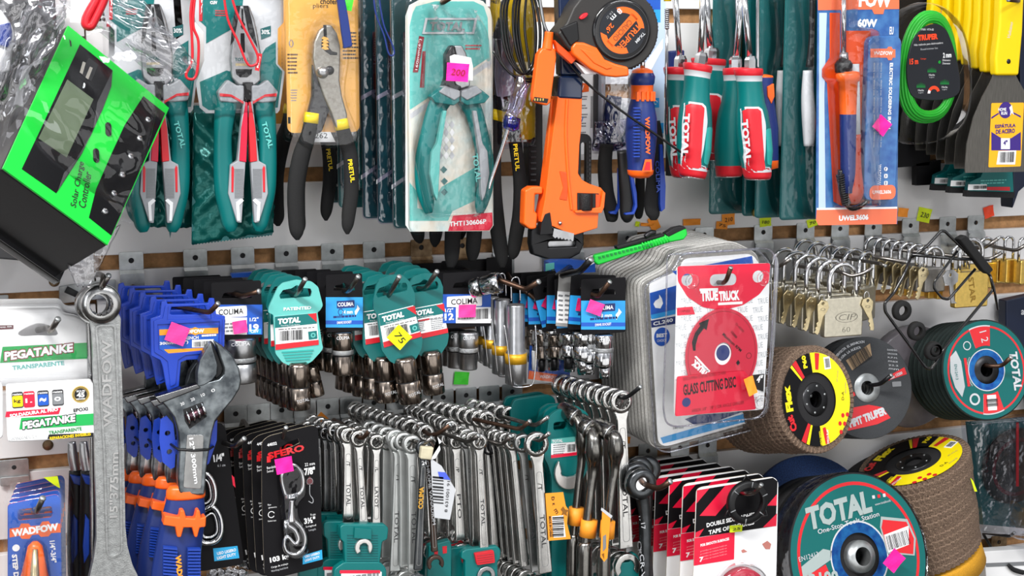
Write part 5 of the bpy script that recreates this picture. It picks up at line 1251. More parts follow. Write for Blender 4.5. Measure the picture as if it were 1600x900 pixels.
for i in range(4): dup(sd0, Wp(57+i*2.5, 852-i*9, .145-i*.028), 'clear step drill pack nested '+['directly behind the frontmost one', 'third from the front', 'fourth from the front', 'rearmost, edge just showing'][i], drop=('step_drill',))
f = Fr(85, 752, .14); m_ = MB(); prismp(m_, f, [(68,746), (90,744), (94,763), (88,760)], 0, .0004, 'lime'); o = build('price_sticker', m_); o.location = f.o; tag(o, 'pale yellow triangular sticker above the step drill packs', 'price sticker')
hook(None, [(50,800,.06), (55,796,.19), (57,800,.20), (67,778,.22)], 'hook carrying the clear step drill packs', plate=False, r=.0034)

# blue-black pliers between the packs and the big wrench
for i, (x0, d) in enumerate([(122, .07), (140, .09)]):
    f = Fr(x0, 800, d); t = empty('pliers', f, 'blue and black pliers behind the big wrench, '+['left one with a blue edge stripe', 'right one partly covered by the wrench'][i], 'pliers')
    m_ = MB(); bar(m_, f, [(x0-10,690,12), (x0-8,715,16), (x0-2,745,14)], 'satin_steel', flat=.5); build('jaws', m_, t)
    m_ = MB(); bar(m_, f, [(x0-4,735,20), (x0-2,780,26), (x0-2,840,30), (x0,920,30)], 'black_plastic', flat=.6, n=14); h = build('handle', m_, t)
    m_ = MB(); prismp(m_, f, [(x0-14,738), (x0+4,742), (x0+2,755), (x0-8,752)], -.0125, -.006, 'blue'); prismp(m_, f, [(x0-8,800), (x0-2,808), (x0-2,860), (x0-10,876), (x0-12,850)], -.0135, -.006, 'blue'); build('blue_inlay', m_, h, bevel=.001)

# ================================================================== BIG COMBINATION WRENCH 375 mm
F = Fr(160, 600, .185); k = F.k(); t = empty('combination_wrench', F, 'very large cast steel combination wrench with raised lettering hanging at the left', 'wrench')
rc = F.p(157, 474); R1 = 31*k; R2 = 18*k
m_ = MB()
outer = []
a_out = [(rc[0]+R1*cos(RD(a)), rc[1]+R1*1.03*sin(RD(a))) for a in range(-32, 222, 8)]
out = a_out+F.P([(139,498), (143,520), (146,600), (147,700), (150,800), (150,840), (146,870), (138,905), (136,960), (230,960), (218,905), (206,880), (198,850), (195,820), (193,700), (190,600), (187,520), (188,497)])
m_.prism(out, -.006, .008, 'cast_steel', holes=[ell(rc[0], rc[1], R2, n=28)]); b = build('shank', m_, t, bevel=.0022)
m_ = MB(); m_.lathe([(R2*1.0,-.011), (R1*.93,-.011), (R1,-.007), (R1,.010), (R2*1.02,.012), (R2*.98,.008), (R2*.96,-.008), (R2*1.0,-.011)], 'polished', (rc[0], 0, rc[1]), 'y', 36)
for j in range(12):
    a = RD(j*30); m_.tube([(rc[0]+R2*1.03*cos(a), -.010, rc[1]+R2*1.03*sin(a)), (rc[0]+R2*1.03*cos(a), .010, rc[1]+R2*1.03*sin(a))], .0016, 'polished', 6)
build('ring_end', m_, t)
m_ = MB(); o_ = F.P(roundpoly([(147,506), (180,504), (183,560), (188,700), (191,860), (178,869), (165,866), (160,700), (150,540)], 9, 4)); i_ = inset(o_, -.0016 if False else .0025)
m_.prism(o_, -.0082, -.004, 'cast_steel', holes=[i_]); build('raised_rim', m_, t, bevel=.0008)
m_ = MB(); txt(m_, F, 'WADFOW', 167, 600, 140, 15, 'polished', -.0078, ang=88, bold=.02); start = 0
txt(m_, F, '15"375mm', 178, 758, 106, 13, 'polished', -.0078, ang=87, bold=.02); e_ = MB(); e_.v, e_.f, e_.m, e_.s, e_.mats = m_.v, m_.f, m_.m, m_.s, m_.mats; build('raised_lettering', m_, t, solid=.0014)
f = Fr(146, 600, .155); t = empty('combination_wrench', f, 'second big combination wrench, only its left edge showing behind the front one', 'wrench')
rc2 = f.p(149, 476); m_ = MB(); m_.lathe([(R2,-.009), (R1*.95,-.009), (R1,-.005), (R1,.009), (R2,.009), (R2,-.009)], 'polished', (rc2[0], 0, rc2[1]), 'y', 32); build('ring_end', m_, t)
m_ = MB(); prismp(m_, f, [(134,495), (146,500), (150,880), (146,930), (136,930), (141,870), (140,700), (136,560)], -.005, .006, 'polished'); build('shank', m_, t, bevel=.002)
hook(None, [(138,434,.05), (155,428,.13), (162,432,.18), (158,452,.2), (170,430,.215)], 'hook with upturned tip through the ring of the big wrench', plate=False, r=.0032)

# ================================================================== ADJUSTABLE WRENCHES ON BLUE HANGERS
gw = 'adjustable wrenches on blue plastic hangers'
FH = Fr(290, 520, .18); F = FH
H = empty('hanger_card', F, 'frontmost blue plastic hanger with a pink price tag stuck on it', 'hanger', 'blue plastic hangers of the adjustable wrenches')
m_ = MB(); out = [(252,472), (260,469), (262,475), (325,474), (327,466), (335,466), (338,491), (352,494), (351,540), (346,556), (330,561), (290,563), (283,566), (280,604), (262,611), (259,600), (254,572), (250,563), (236,556), (235,498), (250,493)]
hl = F.P([(268,480), (320,478), (324,488), (323,491), (268,492), (266,490)])
m_.prism(F.P(out), 0, .004, 'blue_rack', holes=[hl]); build('plastic_body', m_, H, bevel=.001)
m_ = MB(); rim = F.P([(240,501), (254,497), (258,478), (262,478), (261,500), (330,498), (328,478), (331,478), (334,497), (347,498), (346,538), (340,550), (290,555), (278,562), (274,600), (266,604), (262,565), (254,558), (241,550)])
m_.prism(rim, -.0016, .001, 'blue_rack', holes=[F.P([(246,507), (343,502), (342,536), (337,545), (286,550), (262,552), (248,546)])]); build('raised_rim', m_, H, bevel=.0006)
m_ = MB(); y = -.0005; prismp(m_, F, [(249,512), (341,508), (340,545), (330,552), (262,553), (249,545)], y, .001, 'label_blue'); y -= .0004
patch(m_, F, [(249,515), (300,513), (305,511), (310,513), (341,512), (341,521), (310,522), (305,524), (300,522), (249,524)], y, 'orange_label'); patch(m_, F, [(256,546), (335,543), (330,551), (263,552)], y, 'orange_label'); txt(m_, F, 'WADFOW', 298, 518, 42, 6, 'white_card', y-.0003, bold=.05); txt(m_, F, 'WRENCH', 296, 528, 28, 5, 'white_card', y-.0003); txt(m_, F, '300mm(12")', 272, 536, 44, 6, 'white_card', y-.0003, bold=.03); patch(m_, F, [(300,531), (334,530), (334,542), (300,543)], y, 'white_card'); m_.barcode(*F.p(302,542), *F.p(331,532), y-.0003, 'ink', 12); m_.lines(*F.p(315,523), *F.p(338,528), y-.0003, 'white_card', 1); build('label', m_, H)
sticker(277, 522, 31, 30, .186, 'pink2', 24, 'pink price tag on the frontmost blue hanger', None)
F = Fr(305, 640, .19); t = empty('adjustable_wrench', F, 'frontmost large adjustable wrench with dark steel head and blue and orange grip', 'wrench', gw)
head = [(333,531), (345,538), (360,552), (371,572), (375,592), (372,606), (362,622), (347,640), (335,655), (330,672), (327,690), (322,720), (318,770), (306,771), (278,768), (276,745), (278,700), (276,672), (270,650), (258,634), (246,622), (240,618), (300,600), (340,590), (347,583), (347,572)]
m_ = MB(); prismp(m_, F, head, -.010, .008, 'head_steel'); build('head', m_, t, bevel=.003, bseg=3)
m_ = MB(); prismp(m_, F, [(325,535), (328,533), (338,568), (337,582), (330,592), (316,600), (306,602), (306,582), (310,560)], -.0105, .007, 'head_steel'); prismp(m_, F, [(328,533), (332,534), (348,574), (346,583), (336,592), (334,580)], -.004, .004, 'ink'); prismp(m_, F, [(240,617), (306,597), (312,603), (248,628)], -.012, .004, 'polished_dark'); build('movable_jaw', m_, t, bevel=.002)  # the dark wedge stands in for the shade in the jaw gap
m_ = MB(); prismp(m_, F, [(284,637), (315,625), (321,648), (294,667), (287,655)], -.0108, -.009, 'ink'); build('screw_window', m_, t)
m_ = MB()
for i in range(4):
    a, b = F.p(290+i*8, 652-i*4.5), F.p(293+i*7, 638-i*3)
    for ww, mm in ((.0042, 'chrome'),): 
        pts = []
        for j in range(7):
            an = pi*j/6; pts.append((0, 0, 0))
        p0 = F.p(289+i*8, 639-i*3.8); p1 = F.p(294+i*8, 661-i*4.6)
        m_.tube([(p0[0], -.011, p0[1]), (p0[0]*.6+p1[0]*.4+.0006, -.0165, p0[1]*.6+p1[1]*.4), (p0[0]*.4+p1[0]*.6+.0006, -.0165, p0[1]*.4+p1[1]*.6), (p1[0], -.011, p1[1])], .0014, 'chrome', 7)
p0, p1 = F.p(289, 651), F.p(318, 637); m_.tube([(p0[0], -.010, p0[1]), (p1[0], -.010, p1[1])], .0055, 'maroon_steel', 12); build('worm_screw', m_, t)
m_ = MB(); prismp(m_, F, roundpoly([(290,676), (316,676), (312,760), (284,758)], 4), -.0112, -.009, 'polished'); txt(m_, F, '12"-300mm', 303, 720, 74, 7, 'white_plastic', -.0116, ang=-85, bold=.02)
for i in range(4): txt(m_, F, ['0', '10', '20', '30'][i], 333-i*16, 610+i*7, 6, 5, 'white_plastic', -.0104, ang=20, bold=0)
build('shank_panel', m_, t, bevel=.0004)
m_ = MB(); bar(m_, F, [(290,764,52,-.0), (288,800,66,0), (280,850,72,0), (272,905,74,0), (268,980,74,0)], 'navy', flat=.42, n=18); h = build('grip', m_, t)
m_ = MB(); bar(m_, F, [(290,758,50,0), (290,764,60,0), (290,775,62,0), (290,778,60,0)], 'orange', flat=.45, n=18, sm=1); build('orange_collar', m_, h)
m_ = MB(); prismp(m_, F, [(254,798), (276,801), (278,790), (284,790), (287,802), (300,803), (303,790), (308,790), (310,802), (318,800), (317,816), (308,817), (304,832), (300,832), (296,817), (283,817), (279,832), (273,832), (270,816), (251,813)], -.0205, -.002, 'orange'); build('orange_band', m_, h, bevel=.0015)
m_ = MB()
for i in range(11): prismp(m_, F, [(252,848+i*5), (274,850+i*5), (274,853+i*5), (252,851+i*5)], -.0175, -.010, 'blue'); prismp(m_, F, [(290,851+i*5), (310,851+i*5), (310,854+i*5), (290,854+i*5)], -.0175, -.010, 'blue')
txt(m_, F, 'WADFOW', 281, 898, 64, 9, 'orange_label', -.0178, ang=-87, bold=.05); build('grip_ribs', m_, h)
# blue clip at the neck with a black tie
m_ = MB(); cl = [(252,658), (262,652), (272,664), (276,700), (274,732), (268,735), (255,724), (250,690)]
prismp(m_, F, cl, .006, .010, 'blue_rack', holes=[ell(*F.p(263,679), .0034, n=12), ell(*F.p(266,708), .0034, n=12)]); cr_ = [(336,662), (341,658), (340,690), (328,726), (320,732), (317,726), (326,690)]
prismp(m_, F, cr_, .006, .010, 'blue_rack'); prismp(m_, F, [(274,690), (326,690), (326,712), (274,712)], .007, .010, 'blue_rack'); build('hanger_clip', m_, t, bevel=.0008)
m_ = MB(); pts = [(*F.p(a, b), yy) for a, b, yy in [(268,696,.006), (277,699,-.011), (300,700,-.013), (322,699,-.012), (334,699,.004)]]; m_.tube([(a, c, b) for a, b, c in pts], .0015, 'black_plastic', 7); build('cable_tie', m_, t)
wr = t
for i in range(4):
    dx, dy, dd = (i+1)*17, (i+1)*7.5, (i+1)*.028
    nm = ['second', 'third', 'fourth', 'rearmost'][i]
    dup(H, Wp(290-dx, 520-dy, .18-dd), 'blue plastic hanger, %s from the front at the left of the pink tag' % nm, drop=('label',))
    dup(wr, Wp(305-dx*1.25+3, 645-dy*.4+4, .175-dd), 'adjustable wrench with blue and orange grip, %s in the row' % nm, scale=.86, rot=Euler((0, RD(3), RD(0))))
hook((205, 0), [(270,478,.13), (318,487,.19), (328,488,.20), (341,474,.215)], 'brown steel hook holding the blue hangers', m='hook_brown', r=.003)

# ================================================================== SOCKET CARDS
def socket_mb(F, cx, yt, yb, w, m='chrome', mid=None, band=None, n=28, low=1.0, oy=0, lean=0):
    """a wrench socket hanging: profile in photo pixels"""
    k = F.k(); m_ = MB(); x, zt = F.p(cx, yt); zb = F.p(cx, yb)[1]; h = zt-zb; r = w*k/2; g = mid if mid else .5
    prof = [(r*.55,0), (r*.85,-.0004), (r*.97,-.0016), (r,-.003), (r,-h*(g-.03)), (r*.95,-h*(g-.015)), (r*.95,-h*(g+.015)), (r*low,-h*(g+.03)), (r*low,-h+.002), (r*low*.96,-h+.0004), (r*low*.78,-h), (r*low*.74,-h+.006), (.0001,-h+.008)]
    mats = [m]*4+[m]+['dark_steel']*1+[m]*5+['ink']
    mats = [m]*5+['dark_steel']+[m]*4+['ink']*2
    m_.lathe(prof, m, (x, oy, zt), 'z', n, mats=mats)
    return m_
def colima_card(px, py, d, x0, y0, x1, y1, lab, kind, yaw=0, group=None, roll=0, w19='19', mm='14 mm', sock=None, cat='socket card'):
    """black hang card with a printed lower label; the socket is clipped under it"""
    F = Fr(px, py, d, yaw=yaw, roll=0); t = empty('socket_card', F, lab, cat, group)
    m_ = MB(); W = x1-x0; hx = (x0+x1)/2; hy = y0+(y1-y0)*.22
    m_.prism(rr(F, x0,y0,x1,y1,3), 0, .0012, 'black_card', holes=[F.P(roundpoly([(hx-W*.3,hy+5), (hx-W*.25,hy-3), (hx-6,hy-4), (hx,hy-8), (hx+6,hy-4), (hx+W*.25,hy-3), (hx+W*.3,hy+5)], 2))]); build('hang_card', m_, t)
    m_ = MB(); y = -.0004
    ly = y0+(y1-y0)*.40; lb = y1-(y1-y0)*.05
    if kind == 'sky':
        patch(m_, F, [(x0,ly), (x1,ly), (x1,lb), (x0,lb)], y, 'sky_blue'); m_.flat(rr(F, hx+2-W*.24,ly+6,hx+2+W*.24,ly+16,1,y), y-.0002, 'navy'); txt(m_, F, 'COLIMA', hx+2, ly+11, W*.44, 6.4, 'white_card', y-.0005, bold=.02)
        txt(m_, F, mm, hx+5, ly+23, W*.28, 6, 'white_card', y-.0003, bold=.02); x, z = F.p(x0+W*.4, ly+23, y); m_.ring(x, z, .0028, .0036, y-.0003, 'navy', 6, rz=1.3)
        m_.lines(*F.p(x0+W*.2,lb-18), *F.p(x0+W*.82,lb-13), y-.0003, 'navy', 1); patch(m_, F, [(x0,lb-11), (x1,lb-11), (x1,lb-5), (x0,lb-5)], y-.0002, 'label_blue'); txt(m_, F, 'DRIVE SOCKET', hx, lb-8, W*.4, 4, 'white_card', y-.0005)
        patch(m_, F, [(x0+W*.85,ly+12), (x0+W*.92,ly+18), (x0+W*.85,ly+24), (x0+W*.80,ly+30), (x0+W*.78,ly+22), (x0+W*.84,ly+17)], y-.0003, 'white_card')
    else:
        patch(m_, F, [(x0,ly), (x1,ly), (x1,lb), (x0,lb)], y, 'label_blue'); patch(m_, F, [(x0,ly+20), (x1,ly+20), (x1,lb), (x0,lb)], y-.0002, 'white_card'); m_.flat(rr(F, x0+6,ly+4,x1-14 if kind == 'w' else x1-24,ly+18,2,y), y-.0004, 'white_card')
        txt(m_, F, 'COLIMA', (x0+6+x1-24)/2 if kind != 'w' else (x0+x1)/2-4, ly+11, W*.58 if kind == 'w' else W*.48, 9, 'ink', y-.0007, bold=.01)
        if kind == 'w':
            patch(m_, F, [(x0,ly+20), (x0+W*.27,ly+20), (x0+W*.27,lb), (x0,lb)], y-.0004, 'label_blue'); txt(m_, F, '1/2"', x0+W*.13, ly+25, W*.18, 6, 'white_card', y-.0007); txt(m_, F, w19, x0+W*.13, ly+35, W*.2, 11, 'white_card', y-.0007, bold=.04); txt(m_, F, 'CR-V', x0+W*.12, lb-5, W*.2, 5, 'label_blue', y-.0007); m_.barcode(*F.p(x0+W*.68,lb-6), *F.p(x1-4,ly+22), y-.0005, 'ink'); m_.lines(*F.p(x0+W*.3,lb-9), *F.p(x0+W*.66,lb-3), y-.0005, 'mid_grey', 1)
        else:
            patch(m_, F, [(x1-24,ly+18), (x1,ly+18), (x1,lb), (x1-24,lb)], y-.0004, 'label_blue'); txt(m_, F, '1/2"', x1-13, ly+23, 14, 6, 'white_card', y-.0007); txt(m_, F, w19, x1-13, ly+36, 15, 12, 'white_card', y-.0007, bold=.04); patch(m_, F, [(x1-22,lb-9), (x1-2,lb-9), (x1-2,lb-1), (x1-22,lb-1)], y-.0005, 'sky_blue'); txt(m_, F, 'CR-V', x1-12, lb-5, 12, 5, 'white_card', y-.0009); txt(m_, F, '90 MM', x0+12, ly+26, 20, 5, 'ink', y-.0007); m_.lines(*F.p(x0+3,ly+30), *F.p(x1-26,lb-3), y-.0005, 'mid_grey', 3)
    build('printed_label', m_, t)
    if sock:
        cx, yt, yb, w, mt = sock[:5]; m_ = socket_mb(F, cx, yt, yb, w, mt, mid=.55, oy=.004, low=sock[5] if len(sock) > 5 else 1); s_ = build('socket', m_, t)
        m_ = MB(); kk = F.k(); x, zt = F.p(cx, yt); zb = F.p(cx, yb)[1]; m_.lathe([(w*kk/2*1.002,0), (w*kk/2*1.03,-.001), (w*kk/2*1.03,-.005), (w*kk/2*1.002,-.006)], 'knurl_bright', (x, .004, zt-(zt-zb)*.42), 'z', 28); txt(m_, F, 'COLIMA', cx, yt+10, w*.6, 5, 'white_plastic', .004-w*kk/2*1.0-.0006, bold=0); build('knurled_band', m_, s_)
    return t
c1 = colima_card(375, 490, .150, 330, 442, 410, 527, 'card holding a socket marked 19, pink tag on it, right of the blue hangers', 'b', sock=(376,528,598,48,'satin_steel'))
for i, (dx, dy, dd) in enumerate([(-12,-5,.02), (-28,-9,.045), (-45,-12,.065), (-62,-14,.09)]):
    dup(c1, Wp(375+dx, 490+dy, .150-dd), 'black socket card behind the one marked 19, '+['nearest to it', 'second behind', 'third behind', 'furthest left'][i], group='black socket cards behind the card marked 19', scale=(1,1,.93))
sticker(375, 511, 22, 20, .154, 'pink2', -6, 'pink price tag on the socket card marked 19')
hook((379, 0), [(345,452,.10), (378,463,.16), (386,461,.17), (405,455,.185)], 'brown hook with bright tip over the socket card marked 19', m='hook_brown', r=.003)
f = Fr(395, 427, .05); m_ = MB(); prismp(m_, f, [(362,428), (415,424), (414,432), (362,434)], 0, .01, 'label_blue'); o = build('blue_card_edge', m_); o.location = f.o; tag(o, 'blue card edge above the black socket cards', 'package')

gt = 'teal hang tags each carrying a chrome socket'
def total_hanger(px, py, d, X, Y, lab, s=1.0, lean=0, style='pat', barc=True):
    """teal hanger; X,Y is the middle of its hole in the photo"""
    F = Fr(X, Y, d, roll=lean); t = empty('socket_hanger', F, lab, 'socket', gt); k = F.k()*s
    Q = lambda pts: [(x*k, -y*k) for x, y in pts]
    m_ = MB(); mt = 'teal_pale' if style == 'pat' else 'teal_hanger'
    if style == 'pat': out = [(-30,-10), (-22,-17), (0,-21), (24,-17), (34,-8), (41,22), (36,30), (32,32), (38,80), (40,90), (36,96), (22,110), (12,115), (-14,115), (-26,108), (-36,94), (-36,85), (-38,32), (-46,28), (-45,20)]
    else: out = [(-26,-10), (-18,-20), (0,-23), (18,-20), (28,-8), (34,14), (32,28), (30,34), (34,90), (30,104), (18,118), (8,122), (-12,122), (-24,112), (-34,92), (-32,34), (-36,24), (-34,10)]
    m_.prism(roundpoly(Q(out), .002), 0, .004, mt, holes=[roundpoly(Q([(-28,2), (-22,-6), (-8,-8), (0,-13), (8,-8), (22,-6), (24,0), (22,7), (-26,8)]), .0012)]); build('plastic_hanger', m_, t, bevel=.0009)
    m_ = MB(); y = -.0005
    m_.prism(Q([(-36,35), (30,33), (33,84), (-35,88)]) if style == 'pat' else Q([(-30,34), (28,32), (32,82), (-30,86)]), y, .001, 'white_card'); y -= .0003
    a = -36 if style == 'pat' else -30; b = 30
    m_.flat(Q([(a,35), (b,33), (b+.5,50), (a,53)]), y, 'teal'); m_.flat(Q([(b-14,34), (b,33), (b+.5,48)]), y-.0003, 'red'); m_.flat(Q([(a,79), (b+2.7,76), (b+3,84), (a,88)]), y, 'red')
    m_.text('TOTAL', (a+22)*k, -42.5*k, y-.0004, 36*k, 9*k, 'white_card', ang=1.5, bold=.06, shear=.1); m_.text('One-Stop Tools Station', (a+24)*k, -50*k, y-.0004, 30*k, 2.4*k, 'white_card', bold=0)
    if barc: m_.barcode((a+7)*k, -74*k, (a+44)*k, -58*k, y-.0003); m_.flat(Q([(b-14,62), (b,61), (b+1,74), (b-13,75)]), y-.0003, 'teal'); m_.ring((b-6)*k, -68*k, 2*k, 4*k, y-.0006, 'teal_pale', 12)
    else: m_.lines((a+4)*k, -57*k, (a+24)*k, -76*k, y-.0003, 'mid_grey', 6); m_.lines((a+34)*k, -57*k, (b-2)*k, -76*k, y-.0003, 'mid_grey', 6); m_.flat(Q([(a+4,55), (a+32,54), (a+32,57), (a+4,58)]), y-.0003, 'red')
    m_.lines((a+5)*k, -55*k, (b-3)*k, -57.5*k, y-.0003, 'dark_grey', 1)
    build('label', m_, t)
    if style == 'pat':
        m_ = MB(); m_.text('PATENTED', 0, -24*k, -.0008, 44*k, 5*k, 'white_plastic', bold=.03)
        for i in range(4): m_.box((-26+i*2)*k, (24-i*2)*k, -.0012, 0, -(93+i*4.5)*k, -(91+i*4.5)*k, 'teal_light')
        build('raised_print', m_, t)
    m_ = MB(); kk = k; zt = -118*k; r = 19*k; h = 68*k
    prof = [(r*.7,.006), (r*.9,.003), (r*.97,0), (r*.97,-h*.44), (r*.92,-h*.46), (r*.92,-h*.49), (r,-h*.51), (r,-h+.001), (r*.95,-h), (r*.78,-h), (r*.72,-h+.006), (.0001,-h+.007)]
    m_.lathe(prof, 'black_chrome', (0, .004, zt), 'z', 28, mats=['black_chrome']*4+['ink']+['black_chrome']*4+['ink']*2); s_ = build('socket', m_, t)
    m_ = MB(); m_.text('TOTAL', 3*k, zt-h*.75, .004-r-.0004, 20*k, 5*k, 'light_grey', ang=10, bold=0); build('engraving', m_, s_)
    return t
h1 = total_hanger(0, 0, .17, 464, 458, 'frontmost pale teal socket tag with the word patented, left stack')
offs = [(-13,-4,.022), (-24,-8,.042), (-33,-11,.06), (-42,-14,.078), (-50,-16,.095)]
h1b = total_hanger(0, 0, .148, 464-13, 458-5, 'teal socket tag, second in the left stack', s=1.0, style='plain')
for i, (dx, dy, dd) in enumerate(offs[1:]): dup(h1b, Wp(464+dx, 458+dy, .17-dd), 'teal socket tag, '+['third', 'fourth', 'fifth', 'last'][i]+' in the left stack')
f = Fr(480, 600, .12, roll=-12); t = empty('socket', f, 'tilted chrome socket peeking out right of the left front socket', 'socket'); m_ = socket_mb(f, 484, 572, 622, 26, 'black_chrome'); build('socket_body', m_, t)
hook((447, 0), [(440,452,.10), (463,461,.175), (477,436,.205)], 'hook with upturned tip holding the left teal socket tags', r=.003)
c2 = colima_card(537, 480, .15, 509, 430, 567, 516, 'card with bright blue label marked 14 mm holding a socket', 'sky', sock=(536,518,586,34,'black_chrome'))
for i, (dx, dy, dd) in enumerate([(-14,-4,.025), (-30,-6,.045), (-48,-8,.06), (-70,-9,.08)]):
    dup(c2, Wp(537+dx, 480+dy, .15-dd), 'black socket card behind the one marked 14 mm, '+['nearest to it', 'second behind', 'third behind', 'furthest left above the teal tags'][i], group='black socket cards behind the one marked 14 mm', drop=('printed_label',) if i < 3 else ())
hook((519, 0), [(520,452,.10), (545,455,.17), (560,432,.20)], 'hook with blue reflections holding the 14 mm socket card', r=.003)
h2 = total_hanger(0, 0, .17, 614, 452, 'frontmost of the middle teal socket tags, with a yellow tag marked 75', s=1.0, lean=-9, style='plain')
for i, (dx, dy, dd) in enumerate([(-20,-1,.024), (-34,-6,.042), (-44,-9,.06), (-54,-14,.08), (-60,-16,.10)]):
    dup(h1b, Wp(614+dx, 452+dy, .17-dd), 'teal socket tag, '+['second', 'third', 'fourth', 'fifth', 'last'][i]+' in the middle stack', rot=Euler((0, RD(-3+i*2), 0)))
sticker(624, 527, 30, 28, .178, 'lime2', 45, 'yellow diamond price tag marked 75 on the middle teal socket tag', '75')
hook((584, 0), [(592,455,.10), (607,463,.17), (624,432,.205)], 'bright-tipped hook through the middle teal socket tags', r=.003)
h3 = total_hanger(0, 0, .15, 664, 448, 'frontmost right teal socket tag, overlapped by the one with the yellow tag', s=.93, lean=-5, style='plain', barc=False)
for i, (dx, dy, dd) in enumerate([(-12,-8,.022), (-24,-13,.04), (-36,-18,.06), (-48,-20,.08)]):
    dup(h3, Wp(664+dx, 448+dy, .15-dd), 'teal socket tag, '+['second', 'third', 'fourth', 'last'][i]+' in the right stack')
hook((658, 0), [(640,448,.10), (664,452,.15), (683,424,.185)], 'bright hook tip at the right of the teal socket tags', r=.003, rusty=True)
c3 = colima_card(731, 480, .15, 692, 427, 767, 509, 'grey topped card holding a socket marked 12 with a pink tag', 'w', w19='12', sock=(733,518,578,32,'satin_steel', .9))
dup(c3, Wp(712, 478, .125), 'socket card second behind the one marked 12', drop=('printed_label',))
dup(c3, Wp(703, 476, .10), 'socket card third behind the one marked 12, only its socket showing', drop=('printed_label',))
sticker(730, 486, 28, 20, .156, 'pink2', 2, 'pink price tag on the card marked 12')
sticker(721, 591, 24, 20, .003, 'neon_green', 6, 'neon green sticker on the white board below the card marked 12')
for i, (x0, x1, yt, d) in enumerate([(640,700,405,.02), (690,780,400,.02), (760,800,395,.03)]):
    f = Fr((x0+x1)/2, 430, d); m_ = MB(); m_.prism(rr(f, x0, yt+8, x1, 500, 3), 0, .002, 'black_card'); o = build('black_card', m_); o.location = f.o; tag(o, 'plain black card against the wall '+['behind the right teal socket tags', 'behind the card marked 12', 'behind the yellow banded sockets'][i], 'package')
# loose socket hung sideways on the hook
f = Fr(755, 447, .17); t = empty('socket', f, 'polished socket threaded sideways on the hook above the card marked 12', 'socket'); k = f.k()
ax = Vector((cos(RD(25)), -.75, sin(RD(18)))).normalized(); m_ = MB(); L = .03
m_.lathe([(.0001,-.016), (.011,-.016), (.0125,-.0145), (.0125,-.004), (.0115,-.003), (.0115,0), (.0125,.001), (.0125,.010), (.0135,.012), (.0135,.022), (.0125,.0235), (.009,.024), (.0085,.017), (.0001,.016)], 'chrome', (0,0,0), ax, 26, mats=['chrome']*4+['dark_steel']+['chrome']*6+['ink']*2); build('socket_body', m_, t)
hook((722, 0), [(745,432,.12), (780,437,.18), (815,450,.20), (822,452,.205), (842,440,.225)], 'brown bent hook carrying the yellow banded long sockets', m='hook_brown', rusty=True, r=.0034)
# long spark plug sockets with a yellow band and wire loops
gy = 'long chrome sockets with yellow bands in wire loops'
F = Fr(808, 470, .185); t = empty('long_socket', F, 'frontmost long steel socket with yellow band in a wire loop', 'socket', gy)
k = F.k(); m_ = MB(); x, z0 = F.p(806, 475); z = lambda y_: F.p(806, y_)[1]-z0
m_.lathe([(.004,0), (13*k,-.0005), (14*k,-.002), (14*k,z(545)), (17*k,z(552)), (17*k,z(598)), (16*k,z(599)), (13*k,z(600)), (12*k,z(592)), (.0001,z(590))], 'satin_steel', (x, 0, z0), 'z', 28, mats=['satin_steel']*7+['ink']*2); build('socket_body', m_, t)
m_ = MB(); m_.lathe([(17*k,z(551)), (17.4*k,z(551)), (17.4*k,z(567)), (17*k,z(567))], 'yellow_band', (x, 0, z0), 'z', 28); build('yellow_band', m_, t)
m_ = MB(); pts = [(799,442,.0), (801,436,0), (806,434,0), (812,438,0), (813,460,0), (820,510,-.012), (831,505,-.014), (832,540,-.012), (828,590,-.008), (822,600,-.006), (795,600,-.006), (791,592,-.008), (787,545,-.012), (782,505,-.012)]
q = catmull([(*F.p(a, b), c_) for a, b, c_ in [(799,470,0),(799,442,0),(803,434,0),(811,437,0),(813,470,0)]], 5); m_.tube([(a, c_, b) for a, b, c_ in q], .0009, 'chrome', 6)
q = catmull([(*F.p(a, b), c_) for a, b, c_ in [(782,505,-.014),(787,545,-.016),(792,590,-.016),(797,601,-.014),(820,600,-.014),(827,590,-.016),(831,545,-.016),(832,505,-.010)]], 5); m_.tube([(a, c_, b) for a, b, c_ in q], .0009, 'chrome', 6); build('wire_loop', m_, t)
for i, (dx, dy, dd, sc_) in enumerate([(-22,-8,.03,.95), (-38,-11,.05,.88), (-52,-14,.07,.85)]): dup(t, Wp(808+dx, 470+dy, .185-dd), 'long steel socket with yellow band, '+['second', 'third', 'last'][i]+' from the front', scale=sc_)
